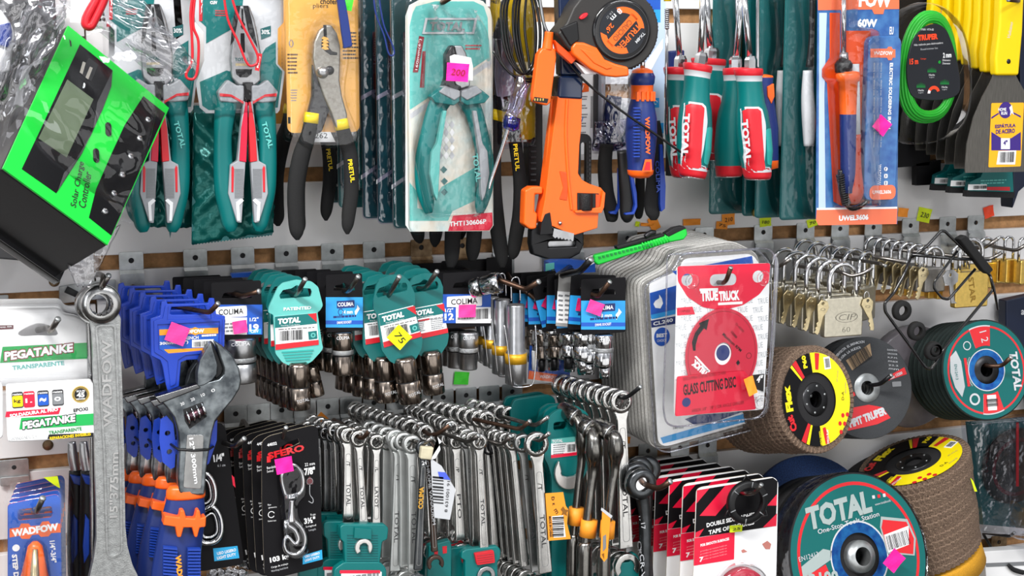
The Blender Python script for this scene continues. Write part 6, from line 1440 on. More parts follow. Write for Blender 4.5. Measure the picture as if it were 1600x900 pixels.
# ================================================================== SMALL SOCKET CARDS FANNED ON ONE HOOK
c5 = colima_card(943, 478, .175, 908, 437, 977, 519, 'frontmost small socket card, bright blue label marked 8 mm with a pink tag', 'sky', mm='8 mm', sock=(945,522,572,32,'chrome'))
m_ = MB(); F = Fr(945, 570, .175); bar(m_, F, [(945,570,18,.004), (945,590,18,.004)], 'chrome', n=20, sm=1)
s_ = build('socket_drive', m_, c5); s_.location = c5.matrix_world.inverted() @ F.o if False else (F.o-c5.location)
sticker(930, 481, 26, 20, .180, 'pink2', 22, 'pink price tag on the frontmost small socket card marked 8 mm')
fan = [(-18,-6,.02,4), (-40,-3,.04,-3), (-54,-8,.055,1), (-70,-9,.07,-14), (-84,-8,.085,-2), (-96,-10,.10,2), (-108,-12,.115,0)]
for i, (dx, dy, dd, rl) in enumerate(fan):
    nm = ['second', 'third, with a pale grey top', 'fourth', 'fifth, tilted with a bright blue label', 'sixth', 'seventh', 'last, beside the long yellow banded socket'][i]
    o = dup(c5, Wp(943+dx, 478+dy, .175-dd), 'small socket card, %s from the front' % nm if ',' not in nm else 'small socket card in the fan, ' + nm, rot=Euler((0, RD(rl), 0)))
    if i in (0, 2, 3, 4, 5, 6): sticker(943+dx-14, 483+dy, 22, 20, .175-dd+.0028, 'crimson_tag', 15-rl, 'pink price tag on the %s small socket card of the fan' % nm.split(',')[0])
f = Fr(880, 470, .137); m_ = MB(); prismp(m_, f, [(873,428), (935,425), (935,440), (905,445), (905,512), (868,509)], -.001, .0, 'pale_grey_card'); patch(m_, f, [(871,455), (905,457), (903,507), (869,504)], -.0013, 'white_card')
for i in range(6):
    for j in range(3): patch(m_, f, [(873+j*10,460+i*7.5), (880+j*10,461+i*7.5), (879+j*10,464+i*7.5), (872+j*10,463+i*7.5)], -.0016, 'mid_grey')
o = build('socket_card', m_); o.location = f.o; tag(o, 'pale grey card with a fine printed pattern between the small socket cards', 'socket card')
for i, (x, y0, y1, w, d) in enumerate([(910,518,560,32,.15), (888,520,556,24,.13), (866,522,558,20,.10), (846,520,560,20,.08), (829,505,545,18,.06)]):
    f = Fr(x, y0, d); t = empty('socket', f, 'small chrome socket hanging under the fanned cards, '+['second from the right', 'third from the right', 'fourth from the right', 'fifth from the right', 'leftmost'][i], 'socket'); m_ = socket_mb(f, x, y0, y1, w, 'chrome' if i < 2 else 'black_chrome'); build('socket_body', m_, t)
    m_ = MB(); bar(m_, f, [(x,y1-2,w*.55), (x,y1+20,w*.55)], 'chrome' if i < 1 else 'dark_steel', n=14, sm=1); build('drive_end', m_, t)
hook((860, 0), [(868,440,.10), (930,462,.18), (936,462,.185), (953,440,.205)], 'brown hook with bright tip through the small socket cards', m='hook_brown', r=.003)
hook((895, 0), [(870,432,.12), (905,424,.19), (910,420,.2), (924,405,.215)], 'black hook with bright tip under the green cutter knife', m='black_steel', r=.0042)
hook((785, 0), [(800,440,.06), (838,468,.10)], 'hook behind the fanned socket cards', m='hook_brown', r=.003)
f = Fr(905, 415, .04); m_ = MB(); prismp(m_, f, [(858,410), (880,404), (930,410), (931,440), (858,440)], 0, .02, 'label_blue'); prismp(m_, f, [(852,412), (866,410), (866,420), (852,424)], -.001, .0, 'teal_pale'); o = build('blue_package', m_, bevel=.002); o.location = f.o; tag(o, 'blue package behind the fanned socket cards', 'package')
f = Fr(858, 575, .07); t = empty('screwdriver_bit_pack', f, 'clear pack with blue and orange card below the fanned socket cards', 'bit pack')
m_ = MB(); prismp(m_, f, [(828,540), (892,545), (890,600), (825,592)], 0, .001, 'label_blue'); patch(m_, f, [(827,579), (890,588), (889,600), (825,592)], -.0003, 'orange'); txt(m_, f, 'WADFOW', 857, 589, 30, 5, 'white_card', -.0006, ang=-7, bold=.02); build('card', m_, t)
for i, c_ in enumerate(['white_plastic', 'red', 'light_grey', 'dark_red', 'blue', 'chrome']): m_ = MB(); bar(m_, f, [(834+i*10,548,7,-.006), (834+i*10,578,6,-.006)], c_, n=8, sm=1); build('bit', m_, t)
m_ = MB(); shell(m_, f.P([(824,540), (894,544), (892,604), (822,596)]), -.012, .001, 'clear', inset_=.003); build('clear_shell', m_, t)

# ================================================================== GREEN CUTTER KNIFE
F = Fr(985, 388, .165); t = empty('cutter_knife', F, 'bright green snap-off cutter knife lying across the clear disc packs', 'utility knife')
m_ = MB(); prismp(m_, F, [(925,398), (1000,380), (1038,366), (1062,354), (1070,356), (1072,366), (1066,374), (1045,378), (1000,392), (932,414), (926,408)], -.006, .005, 'green'); build('body', m_, t, bevel=.0025)
m_ = MB(); prismp(m_, F, [(1036,364), (1050,355), (1064,352), (1069,356), (1056,362), (1040,370)], -.0068, .004, 'black_plastic'); prismp(m_, F, [(960,384), (1034,364), (1036,368), (962,389)], -.0064, .004, 'black_plastic'); build('rail', m_, t, bevel=.001)
m_ = MB(); bar(m_, F, [(1008,370,8,-.006), (1016,364,9,-.006), (1024,363,7,-.006)], 'dark_steel', n=10); build('lock_slider', m_, t)
m_ = MB()
for i in range(14): x, z = F.p(934+i*6.2, 402-i*1.6); m_.box(x-.0016, x+.0016, -.0072, -.004, z-.001, z+.0016, 'green_dark')
for i in range(10): p0, p1 = F.p(1000+i*4.4, 378-i*1.1), F.p(1003+i*4.4, 388-i*1.1); m_.tube([(p0[0], -.0064, p0[1]), (p1[0], -.0064, p1[1])], .0009, 'green', 5)
build('grip_notches', m_, t)
m_ = MB(); prismp(m_, F, [(914,403), (927,397), (930,410), (918,416)], -.002, .002, 'satin_steel'); build('blade', m_, t)

# ================================================================== CLEAR DISC PACKS
gk = 'clear shelled disc packs in a deep row'
F = Fr(1080, 560, .165); t = empty('disc_pack', F, 'white and blue card disc pack with number CL240 behind the red one', 'disc pack', gk)
ol = [(1014,440), (1050,428), (1062,420), (1068,404), (1175,396), (1192,420), (1198,640), (1180,657), (1040,698), (1028,692)]
m_ = MB(); prismp(m_, F, roundpoly(ol, 10), 0, .001, 'white_card'); y = -.0004
patch(m_, F, [(1015,458), (1060,445), (1062,487), (1017,497)], y, 'label_blue'); patch(m_, F, [(1017,492), (1062,482), (1062,489), (1018,499)], y-.0002, 'sky_blue'); patch(m_, F, [(1017,501), (1060,493), (1060,505), (1018,512)], y, 'navy'); txt(m_, F, 'CL240', 1036, 503, 34, 6, 'white_card', y-.0004, ang=8, bold=.03)
patch(m_, F, [(1024,470), (1030,466), (1030,460), (1034,466), (1036,474), (1032,482), (1024,481), (1021,475)], y-.0003, 'white_card')
x, z = F.p(1034, 526); m_.flat(ell(x, z, .0115, .0125), y-.0002, 'label_blue'); txt(m_, F, 'BEST', 1034, 524, 18, 6, 'white_card', y-.0006, bold=.04); txt(m_, F, 'CHOICE', 1034, 532, 16, 4, 'white_card', y-.0006, bold=0); txt(m_, F, '180 mm', 1060, 668, 18, 4, 'mid_grey', y-.0004)
patch(m_, F, [(1032,684), (1192,638), (1190,650), (1180,655), (1036,693)], y-.0002, 'sky_blue'); patch(m_, F, [(1050,424), (1175,400), (1177,412), (1060,432)], y-.0002, 'label_blue'); patch(m_, F, [(1070,655), (1090,648), (1140,645), (1170,640), (1120,658), (1085,664)], y-.0003, 'navy'); build('printed_card', m_, t)
m_ = MB(); O_ = F.P(roundpoly([(1004,444), (1044,424), (1054,412), (1060,396), (1180,388), (1200,412), (1206,645), (1186,666), (1038,706), (1020,698)], 10)); shell(m_, O_, -.008, .002, 'clear', inset_=.004)
build('clear_shell', m_, t)
m_ = MB(); q = [(a, -.009, b) for a, b in inset(O_, -.0015 if sum(O_[i-1][0]*O_[i][1]-O_[i][0]*O_[i-1][1] for i in range(len(O_))) > 0 else -.0015)]; m_.tube([(a, -.007, b) for a, b in O_], .0012, 'clear_smoky', 6, closed=True); build('shell_rim', m_, t)
# packs behind: frosted ridged shells
G_ = empty('disc_pack', F, 'clear disc pack with ridged rim, directly behind the white and blue one', 'disc pack', gk); G_.location = Wp(1073, 556, .155)
O2 = F.P(roundpoly([(1004,444), (1044,424), (1054,412), (1060,396), (1150,380), (1190,400), (1206,645), (1186,666), (1038,706), (1020,698)], 12))
m_ = MB(); m_.prism(inset(O2, .006 if sum(O2[i-1][0]*O2[i][1]-O2[i][0]*O2[i-1][1] for i in range(len(O2))) > 0 else .006), .0015, .0025, 'dark_grey'); build('card', m_, G_)
m_ = MB(); shell(m_, O2, -.0035, .0015, 'frost', inset_=.003)
for kk in range(2): m_.tube([(a, -.0015+kk*.0025, b) for a, b in inset(O2, -.0004*kk)], .0011, 'frost_rim', 5, closed=True)
build('ridged_shell', m_, G_)
N_ = 12
for i in range(N_):
    dup(G_, Wp(1073-5.8*(i+1), 557-2.6*(i+1), .155-.0105*(i+1)), 'clear disc pack with ridged rim, %s behind the blue carded one' % ['second', 'third', 'fourth', 'fifth', 'sixth', 'seventh', 'eighth', 'ninth', 'tenth', 'eleventh', 'twelfth', 'last'][i])
# red TRUE TRUCK pack in front
F = Fr(1128, 540, .215); t = empty('disc_pack', F, 'large red and white glass cutting disc pack in a clear shell, front of the row', 'disc pack')
hl = rr(F, 1109,429,1150,445,8)
m_ = MB(); co = F.P(roundpoly([(1058,416), (1203,411), (1200,520), (1193,640), (1053,650), (1055,540)], 6)); m_.prism(co, 0, .001, 'white_card', holes=[hl, ell(*F.p(1073,437), .008), ell(*F.p(1184,432), .008)])
build('printed_card', m_, t)
m_ = MB(); y = -.0005
for i in range(12):
    for j in range(6):
        if 480+i*14 < 640 and 1062+j*24 < 1190: txt(m_, F, 'TRUE', 1072+j*24-(i % 2)*8, 470+i*14, 18, 9, 'print_grey', y+.0002, ang=6, bold=0)
m_.prism(F.P(roundpoly([(1058,416), (1203,411), (1201,440), (1186,460), (1160,477), (1128,485), (1098,480), (1074,464), (1059,440)], 4)), y-.0002, y, 'red_card', holes=[hl, ell(*F.p(1073,437), .008), ell(*F.p(1184,432), .008)])
txt(m_, F, 'TRUE', 1109, 462, 30, 17, 'white_card', y-.0007, bold=.06, shear=-.08); txt(m_, F, 'TRUCK', 1140, 462, 36, 16, 'white_card', y-.0007, bold=.06, shear=-.08); patch(m_, F, [(1093,451), (1122,450), (1122,454), (1093,455)], y-.0008, 'white_card'); patch(m_, F, [(1122,473), (1160,471), (1160,475), (1122,477)], y-.0008, 'white_card'); patch(m_, F, [(1058,481), (1082,479), (1086,491), (1058,493)], y-.0003, 'red_card'); txt(m_, F, 'CHIPLESS', 1070, 486, 18, 4, 'dark_red', y-.0006, bold=0)
prismp(m_, F, roundpoly([(1055,587), (1160,578), (1168,588), (1172,604), (1178,638), (1052,649)], 3), -.006, -.0045, 'red_card'); txt(m_, F, 'GLASS CUTTING DISC', 1109, 603, 92, 18, 'ink', -.0063, ang=4, bold=.03); txt(m_, F, 'DISCO PARA CORTAR VIDRIO | D-4580', 1101, 588, 74, 7, 'dark_red', -.0063, ang=4, bold=0); txt(m_, F, 'ARBOR: 5/8" - 7/8" | FOR ANGLE GRINDER', 1122, 636, 92, 7, 'dark_red', -.0063, ang=4, bold=0)
x, z = F.p(1069, 627); m_.flat(ell(x, z, .0062), -.0063, 'navy')
patch(m_, F, [(1174,586), (1194,584), (1193,612), (1176,606)], y-.0004, 'ink'); txt(m_, F, '4"', 1186, 592, 10, 12, 'white_card', y-.0007, bold=.05, shear=.2); build('card_print', m_, t)
m_ = MB(); c = F.p(1126, 553); rx, rz = 58.5*F.k()*1.08, 73*F.k()
m_.prism(ell(c[0], c[1], rx, rz, 48), -.0035, -.0022, 'red_glass', holes=[ell(F.p(1128,552)[0], F.p(1128,552)[1], .0125, .015)]); m_.ring(c[0], c[1], rx*.93, rx*.94, -.0037, 'dark_red', 48, rz=rz/rx)
hx, hz = F.p(1128, 552); m_.flat(ell(hx, hz-.002, .0125, .0155), -.002, 'white_card'); m_.flat(ell(hx+.0004, hz+.001, .0098, .0105), -.0022, 'navy')
ar = [(1083,548), (1081,535), (1086,520), (1094,509), (1092,505), (1108,498), (1104,516), (1100,513), (1091,525), (1087,540), (1087,548)]; patch(m_, F, ar, -.0038, 'ink')
txt(m_, F, 'D-4580', 1156, 512, 20, 4, 'dark_red', -.0038, ang=-45, bold=.02); txt(m_, F, '13300', 1147, 523, 14, 4, 'ink', -.0038, ang=-48, bold=.02); txt(m_, F, 'Maximum RPM', 1144, 535, 44, 5, 'ink', -.0038, ang=-42, bold=.02); x, z = F.p(1151,566); m_.flat([(x-.003,z),(x,z+.004),(x+.003,z),(x,z-.004)], -.0038, 'ink'); x, z = F.p(1168,555); m_.ring(x, z, .0035, .004, -.0038, 'ink', 14)
txt(m_, F, 'TRUCK', 1094, 575, 34, 11, 'white_card', -.0038, ang=140, bold=.08); patch(m_, F, [(1085,557), (1088,556), (1110,580), (1107,582)], -.0038, 'white_card'); build('cutting_disc', m_, t)
m_ = MB(); O_ = F.P(roundpoly([(1044,398), (1196,388), (1208,392), (1214,406), (1208,520), (1198,640), (1186,654), (1056,668), (1042,662), (1038,640), (1042,520)], 9)); shell(m_, O_, -.016, .004, 'clear_flat', inset_=.009, seg=4); m_.tube([(a, .003, b) for a, b in O_], .0012, 'clear_smoky', 6, closed=True)
for (px, py) in ((1179,625), (1073,437), (1184,432)): x, z = F.p(px, py); m_.lathe([(.010,-.016), (.009,-.0175), (.006,-.018), (.004,-.012), (.0001,-.011)], 'clear', (x, 0, z), 'y', 20)
build('clear_shell', m_, t)
sticker(1173, 603, 16, 30, .2325, 'neon_orange', -20, 'small orange price tag on the red disc pack')
hook((1100, 0), [(1115,440,.10), (1130,442,.225), (1135,438,.235), (1142,418,.245)], 'brown hook tip through the red disc pack', m='hook_brown', r=.003)
sticker(979, 688, 12, 11, .003, 'neon_orange', 2, 'small orange sticker on the board under the clear disc packs')

# ================================================================== PADLOCKS
def padlock(px, py, d, bw, bh, sw, sh, lab, body='brushed_nickel', kind='front', yaw=0, name='', group=None, key=True, thick=.006, both=False):
    """px,py middle of the top edge of the body; bw,bh body, sw,sh shackle in photo pixels"""
    F = Fr(px, py, d, yaw=yaw); k = F.k(); t = empty('padlock', F, lab, 'padlock', group)
    m_ = MB(); o_ = rrect(-bw/2*k, -bh*k, bw/2*k, 0, .0025, 4); m_.prism(o_, -thick, thick, body); b = build('lock_body', m_, t, bevel=.0018, bseg=3)
    m_ = MB(); r = sw/2*k; H = sh*k-r; pts = [(-r, 0, -.004)]+[(-r, 0, H*.5)]+[(r*cos(RD(a)), 0, H+r*sin(RD(a))) for a in range(180, -1, -18)]+[(r, 0, H*.5), (r, 0, -.004)]; m_.tube(pts, 4.0*k*(sw/52)**.5, 'chrome', 12); build('shackle', m_, t)
    if name:
        m_ = MB()
        if name == 'CIP':
            m_.ring(.004, -bh*.5*k, 19*k, 20*k, -thick-.0004, 'mark_grey', 40, rz=.42); m_.text('CIP', .004, -bh*.5*k, -thick-.0004, 30*k, 9*k, 'mark_grey', ang=0, bold=-.02, shear=.3); m_.text('60', .004, -bh*.82*k, -thick-.0004, 14*k, 8*k, 'mark_grey', bold=-.02)
        else: m_.text(name, 0, -bh*.5*k, -thick-.0004, bh*.72*k, 10*k, 'brass_dark', ang=-80, bold=.02)
        build('engraved_mark', m_, b)
    if key:
        for s in ((-1, 1) if both else (-1,)):
            kx = s*(bw/2+6)*k; m_ = MB(); ang = RD(14)*s
            # hex key bow and cut blade
            out = [(-.0075, .002), (-.004, .008), (.004, .008), (.0075, .002), (.005, -.006), (.003, -.009), (.003, -.026), (.0015, -.030), (-.003, -.028), (-.002, -.0255), (-.003, -.023), (-.0015, -.021), (-.003, -.018), (-.0015, -.0155), (-.003, -.012), (-.005, -.006)]
            out = [(x*cos(ang)-z*sin(ang), x*sin(ang)+z*cos(ang)) for x, z in out]
            m_.prism([(x*1.25+kx, z*1.25-bh*.22*k) for x, z in out], -thick-.003, -thick-.001, 'key_brass', holes=[[(x+kx, z-bh*.22*k) for x, z in ell(0, .006, .0022, n=10)]]); kk = build('key', m_, t, bevel=.0005)
            m_ = MB(); m_.ring(kx, -bh*.22*k-.002, .003, .0036, -thick-.0034, 'mark_grey', 16, rz=.5); build('key_mark', m_, kk)
            m_ = MB(); pts = [(kx+.004*cos(RD(a)), -thick*.5-.002, -bh*.22*k+.012+.006*sin(RD(a))) for a in range(0, 360, 30)]; m_.tube(pts, .0006, 'chrome', 5, closed=True); build('key_ring', m_, kk)
    return t
gpl = 'silver padlocks hanging on the left padlock hook'
pl = padlock(1316, 464, .185, 69, 62, 48, 52, 'frontmost satin silver padlock with an oval engraved mark', name='CIP', group=gpl, both=True)
o4 = ['second', 'third', 'fourth', 'fifth', 'rearmost']
for i in range(5): dup(pl, Wp(1316-18*(i+1), 464-5*(i+1), .185-.022*(i+1)), 'silver padlock on the left padlock hook, '+o4[i]+' from the front')
gp2 = 'padlocks on the second hook behind the engraved silver one'
pl2 = padlock(1352, 448, .125, 46, 52, 44, 54, 'silver padlock turned sideways just behind the right of the engraved one', yaw=28, group=gp2)
for i in range(5): dup(pl2, Wp(1352-19*(i+1), 448-4*(i+1), .125-.017*(i+1)), 'padlock on the second hook, '+o4[i]+' from the front', rot=Euler((0,0,RD(10))))
gp3 = 'slim padlocks left of the black bent wire'
pl3 = padlock(1459, 418, .125, 38, 38, 32, 32, 'slim grey padlock right behind the black bent wire', body='pewter', group=gp3, thick=.005)
for i in range(7): dup(pl3, Wp(1459-13.5*(i+1), 418-2.5*(i+1)+1, .125-.013*(i+1)), 'slim padlock, '+['second', 'third', 'fourth', 'fifth', 'sixth', 'seventh', 'last'][i]+' in the row left of the black bent wire', drop=('key_ring',))
for i, (x, y, d) in enumerate([(1438,452,.09), (1452,455,.095), (1466,456,.10), (1420,452,.075), (1405,450,.06)]):
    f = Fr(x, y, d); m_ = MB(); k = f.k(); m_.prism(rrect(-5*k, -11*k, 5*k, 11*k, .001), -.005, .005, 'brass'); o = build('padlock', m_, bevel=.001); o.location = f.o; tag(o, 'small brass padlock body showing under the slim grey padlocks, '+['third from the right', 'second from the right', 'rightmost', 'fourth from the right', 'leftmost'][i], 'padlock', 'brass padlock bodies under the slim grey ones')
pl4 = padlock(1516, 424, .14, 62, 56, 42, 50, 'large brass padlock lettered down its face, inside the black bent wire', body='brass', name='STAR', key=False)
F = Fr(1490, 440, .155); m_ = MB(); prismp(m_, F, [(1473,432), (1479,423), (1490,421), (1497,428), (1496,440), (1489,446), (1491,470), (1495,474), (1486,474), (1483,446), (1475,442)], -.001, .001, 'satin_steel', holes=[ell(*F.p(1484,430), .0028)]); o = build('key', m_, bevel=.0006); o.location = F.o; tag(o, 'steel key hanging in front of the large brass padlock', 'key')
gp5 = 'padlocks on the hooks right of the brass one'
for i, (x, y, d, w) in enumerate([(1500,420,.10,30), (1520,412,.08,34), (1540,410,.06,30)]): padlock(x, y, d, w, 40, 30, 38, 'brass padlock behind the large brass padlock, '+['nearest', 'second', 'furthest right'][i], body='brass', group=gp5, key=False)
for i, (x, y, d) in enumerate([(1576,404,.09), (1598,406,.11), (1562,404,.07)]): padlock(x, y, d, 20, 38, 16, 34, 'small brass padlock with patterned side at the right edge, '+['middle', 'cut by the picture edge', 'leftmost'][i], body='brass', group='small brass padlocks at the right edge', key=False, thick=.008)
HK = [((1258,0), [(1240,415,.08), (1315,425,.18), (1330,432,.19), (1350,427,.2), (1363,418,.205)], 'hook rod carrying the engraved silver padlocks'), ((1422,0), [(1300,400,.08), (1376,412,.17), (1384,416,.178)], 'straight hook rod above the second row of padlocks'), ((1312,0), [(1330,395,.08), (1418,410,.17)], 'long steel rod running over the slim padlocks'),
      ((1364,0), [(1400,390,.08), (1538,405,.15), (1550,404,.155), (1566,394,.165)], 'hook with upturned tip above the large brass padlock'), ((1480,0), [(1500,385,.08), (1538,388,.12), (1560,372,.135)], 'hook rod end above the small brass padlocks'), ((1524,0), [(1550,385,.08), (1588,392,.12), (1606,380,.13)], 'rightmost hook rod, cut by the picture edge'), ((1192,0), [(1205,415,.08), (1215,418,.14), (1236,404,.16)], 'hook tip left of the silver padlocks')]
for b, p_, lb in HK: hook(b, p_, lb, r=.0026)

# ================================================================== BLACK BENT WIRE WITH RUBBER RINGS
F = Fr(1470, 460, .205); t = empty('bent_wire_hanger', F, 'black bent wire loop with a rubber bar and rubber rings hanging over the padlocks', 'wire hanger')
def poly3(F, pts, n=3, r=.0035):
    P3 = [(*F.p(a, b, c_), c_) for a, b, c_ in pts]; out = []
    for i, q in enumerate(P3):
        if 0 < i < len(P3)-1:
            a, b, c = Vector((P3[i-1][0], P3[i-1][2], P3[i-1][1])), Vector((q[0], q[2], q[1])), Vector((P3[i+1][0], P3[i+1][2], P3[i+1][1])); u, v = (a-b), (c-b); e_ = min(r, u.length*.4, v.length*.4); A, C = b+u.normalized()*e_, b+v.normalized()*e_
            for j in range(n+1): s_ = j/n; out.append(tuple(A*(1-s_)**2+b*2*s_*(1-s_)+C*s_*s_))
        else: out.append((q[0], q[2], q[1]))
    return out
m_ = MB(); m_.tube(poly3(F, [(1425,402,0), (1450,383,0), (1470,361,0), (1476,361,0), (1547,430,0), (1552,452,0), (1475,545,0), (1455,577,0), (1446,574,0), (1383,487,0), (1382,474,0), (1397,457,0), (1412,430,0), (1424,400,.004)]), .0022, 'black_gloss', 8)
m_.tube(poly3(F, [(1425,398,-.002), (1500,405,-.004), (1545,406,-.002)]), .0022, 'black_gloss', 8)
m_.tube(poly3(F, [(1496,392,-.005), (1460,440,-.005), (1459,450,-.005), (1472,466,-.005), (1482,468,-.005), (1524,420,-.005)]), .0019, 'black_gloss', 8)
m_.tube(poly3(F, [(1547,430,-.003), (1553,450,-.003), (1559,484,-.003)]), .0018, 'black_gloss', 8); build('wire', m_, t)
m_ = MB(); prismp(m_, F, [(1492,372), (1502,366), (1507,370), (1546,420), (1538,428), (1530,422)], -.010, .003, 'black_rubber'); build('rubber_bar', m_, t, bevel=.002)
for (x, y, r1, r0) in ((1408,485,16,8), (1431,517,15,8), (1457,548,15,9), (1460,546,10,5)):
    m_ = MB(); a, b = F.p(x, y); k = F.k(); m_.lathe([(r0*k,-.006), (r1*k*.92,-.006), (r1*k,-.004), (r1*k,.002), (r0*k,.002), (r0*k,-.006)], 'black_rubber', (a, 0, b), 'y', 30); build('rubber_ring', m_, t)

# ================================================================== ABRASIVE DISCS
class FrN(Fr):
    """a frame whose face looks along a given world normal"""
    def __init__(s, px, py, d, normal, spin=0):
        s.o = Wp(px, py, d); y = -Vector(normal).normalized(); z = Vector((0,0,1)); z = (z-y*z.dot(y)).normalized(); x = y.cross(z)
        m = Matrix((x, y, z)).transposed() @ Matrix.Rotation(RD(spin), 3, 'Y'); s.m = m; s.mi = m.transposed(); s.e = m.to_euler('XYZ')
def norm_from(px, py, ratio, lean):
    """normal of a disc seen at a pixel whose ellipse has this axis ratio and leans by `lean` degrees from the view (0=to the right, 90=up)"""
    v = -ray(px, py).normalized(); u = (RT*cos(RD(lean))+UP*sin(RD(lean))); u = (u-v*u.dot(v)).normalized(); a = math.acos(ratio)
    return v*cos(a)+u*sin(a)
def arc_text(m_, s, r, a_mid, y, h, m, step=None, flip=False, bold=.03, cw=.72):
    """letters set round a circle; a_mid in degrees (90 = top)"""
    st = step or (h*cw/r*180/pi); n = len(s)
    for i, c_ in enumerate(s):
        if c_ == ' ': continue
        a = a_mid-(i-(n-1)/2)*st if not flip else a_mid+(i-(n-1)/2)*st
        m_.text(c_, r*cos(RD(a)), r*sin(RD(a)), y, None, h, m, ang=(a-90) if not flip else (a+90), bold=bold)
def flap_disc(F, R, lab, group, print_='cut', T=.009):
    t = empty('flap_disc', F, lab, 'abrasive disc', group); m_ = MB(); n = 64; v = []
    rings = [(.66, -T*.25, 0), (.985, -T*.35, .5), (1.0, -T*.15, .6), (.99, T*.75, 1.2), (.7, T, 1.4)]
    for ri, (rr_, yy, sh) in enumerate(rings):
        for j in range(n):
            for s in (0, .82):
                a = 2*pi*(j+s+sh*.3)/n; saw = (-.0011 if s == 0 else .0006); rad = R*rr_*(1+(.012 if s else 0)*(ri in (1, 2, 3))); v.append((rad*cos(a), yy+saw, rad*sin(a)))
    N = 2*n; f = [(i*N+j, i*N+(j+1) % N, (i+1)*N+(j+1) % N, (i+1)*N+j) for i in range(len(rings)-1) for j in range(N)]
    m_.add(v, f, 'abrasive_brown'); build('abrasive_flaps', m_, t)
    m_ = MB(); m_.lathe([(.0125*R/.075,-.002), (R*.5,-.002), (R*.62,0), (R*.62,.004), (.0125*R/.075,.004), (.0125*R/.075,-.002)], 'abrasive_black', (0,0,0), 'y', 40); build('backing_plate', m_, t)
    m_ = MB(); m_.lathe([(R*.155,-.0035), (R*.30,-.0035), (R*.32,-.002), (R*.32,0), (R*.155,.006), (R*.155,-.0035)], 'dark_steel', (0,0,0), 'y', 30)
    for j in range(6): a = RD(j*60+15); m_.lathe([(.0001,-.0042), (.0016,-.004), (.0018,-.0034)], 'zinc', (R*.25*cos(a), 0, R*.25*sin(a)), 'y', 8)
    build('hub', m_, t)
    if print_:
        m_ = MB(); y = -T*.35-.0016
        m_.ring(0, 0, R*.50, R*.87, y, 'label_black', 36, 100, 260); m_.ring(0, 0, R*.50, R*.87, y, 'print_yellow', 50, -90, 92)
        m_.ring(0, 0, R*.50, R*.87, y-.0003, 'label_black', 8, 94, 118); m_.ring(0, 0, R*.50, R*.87, y-.0003, 'print_red', 4, 118, 126); m_.ring(0, 0, R*.50, R*.87, y-.0003, 'print_yellow', 4, 127, 131)
        m_.ring(0, 0, R*.50, R*.87, y-.0003, 'print_red', 5, 234, 242); m_.ring(0, 0, R*.50, R*.87, y-.0003, 'print_yellow', 4, 243, 248); m_.ring(0, 0, R*.50, R*.87, y-.0003, 'label_black', 5, 250, 268)
        m_.ring(0, 0, R*.55, R*.86, y-.0003, 'print_red', 4, 76, 84); m_.ring(0, 0, R*.55, R*.86, y-.0003, 'print_red', 4, 276, 284)
        m_.text('P60', -R*.20, R*.72, y-.0006, R*.24, R*.11, 'print_yellow', ang=96, bold=.05)
        m_.text('Cut', -R*.70, -R*.36, y-.0006, R*.30, R*.17, 'print_red', ang=108, bold=.06); m_.text('Flex', -R*.72, R*.10, y-.0006, R*.48, R*.18, 'print_yellow', ang=92, bold=.06)
        m_.prism(rrect(R*.30, R*.52, R*.46, R*.75, .0003), y-.0006, y-.0003, 'white_card'); m_.barcode(R*.32, R*.55, R*.44, R*.72, y-.0008, 'ink', seed=4)
        m_.text('D-A', R*.68, -R*.02, y-.0006, R*.16, R*.06, 'ink', ang=80, bold=0); m_.text('ø4.5" ø115 ø22', R*.60, R*.36, y-.0006, R*.22, R*.035, 'mid_grey', ang=75, bold=0); m_.text('EN13743', R*.78, R*.12, y-.0006, R*.2, R*.03, 'mid_grey', ang=80, bold=0)
        for (a, b) in ((.62,-.38), (.74,-.38), (.52,-.52), (.64,-.54), (.52,-.68)): m_.flat(ell(R*a, R*b, R*.042, n=12), y-.0006, 'print_red')
        m_.text('HIGH SPEED', -R*.02, -R*.72, y-.0006, R*.26, R*.06, 'print_yellow', ang=90, bold=.02); m_.text('DISCO FLAP', R*.16, -R*.72, y-.0006, R*.26, R*.05, 'white_card', ang=85, bold=.02)
        build('printed_ring', m_, t)
    return t
F = FrN(1272, 624, .205, norm_from(1272, 624, .71, 2)); R = 84*F.k()
fd = flap_disc(F, R, 'frontmost brown flap disc with yellow and black printed ring', 'brown flap discs stacked on one hook')
ax_ = F.m @ Vector((0,1,0))
def stack(root, F, n, step, lab, drift=Vector((0,0,0)), drop=(), jit=.0):
    r_ = random.Random(n); nm = ['second', 'third', 'fourth', 'fifth', 'sixth', 'seventh', 'eighth', 'ninth', 'tenth', 'eleventh', 'twelfth', 'thirteenth', 'fourteenth', 'fifteenth', 'sixteenth']
    for i in range(n):
        d_ = F.m @ Vector((0, step*(i+1), 0))+drift*(i+1)+(F.m @ Vector((r_.uniform(-jit, jit), 0, r_.uniform(-jit, jit))))
        q = Euler((0, RD(r_.uniform(-60, 60)), 0)).to_matrix() if jit >= 0 else Matrix.Identity(3)
        dup(root, root.location+d_, lab % nm[i], rot=(F.m @ q).to_euler('XYZ'), drop=drop)
stack(fd, F, 11, .0105, 'brown flap disc behind the yellow printed one, %s from the front', drop=('printed_ring',), jit=.0012)

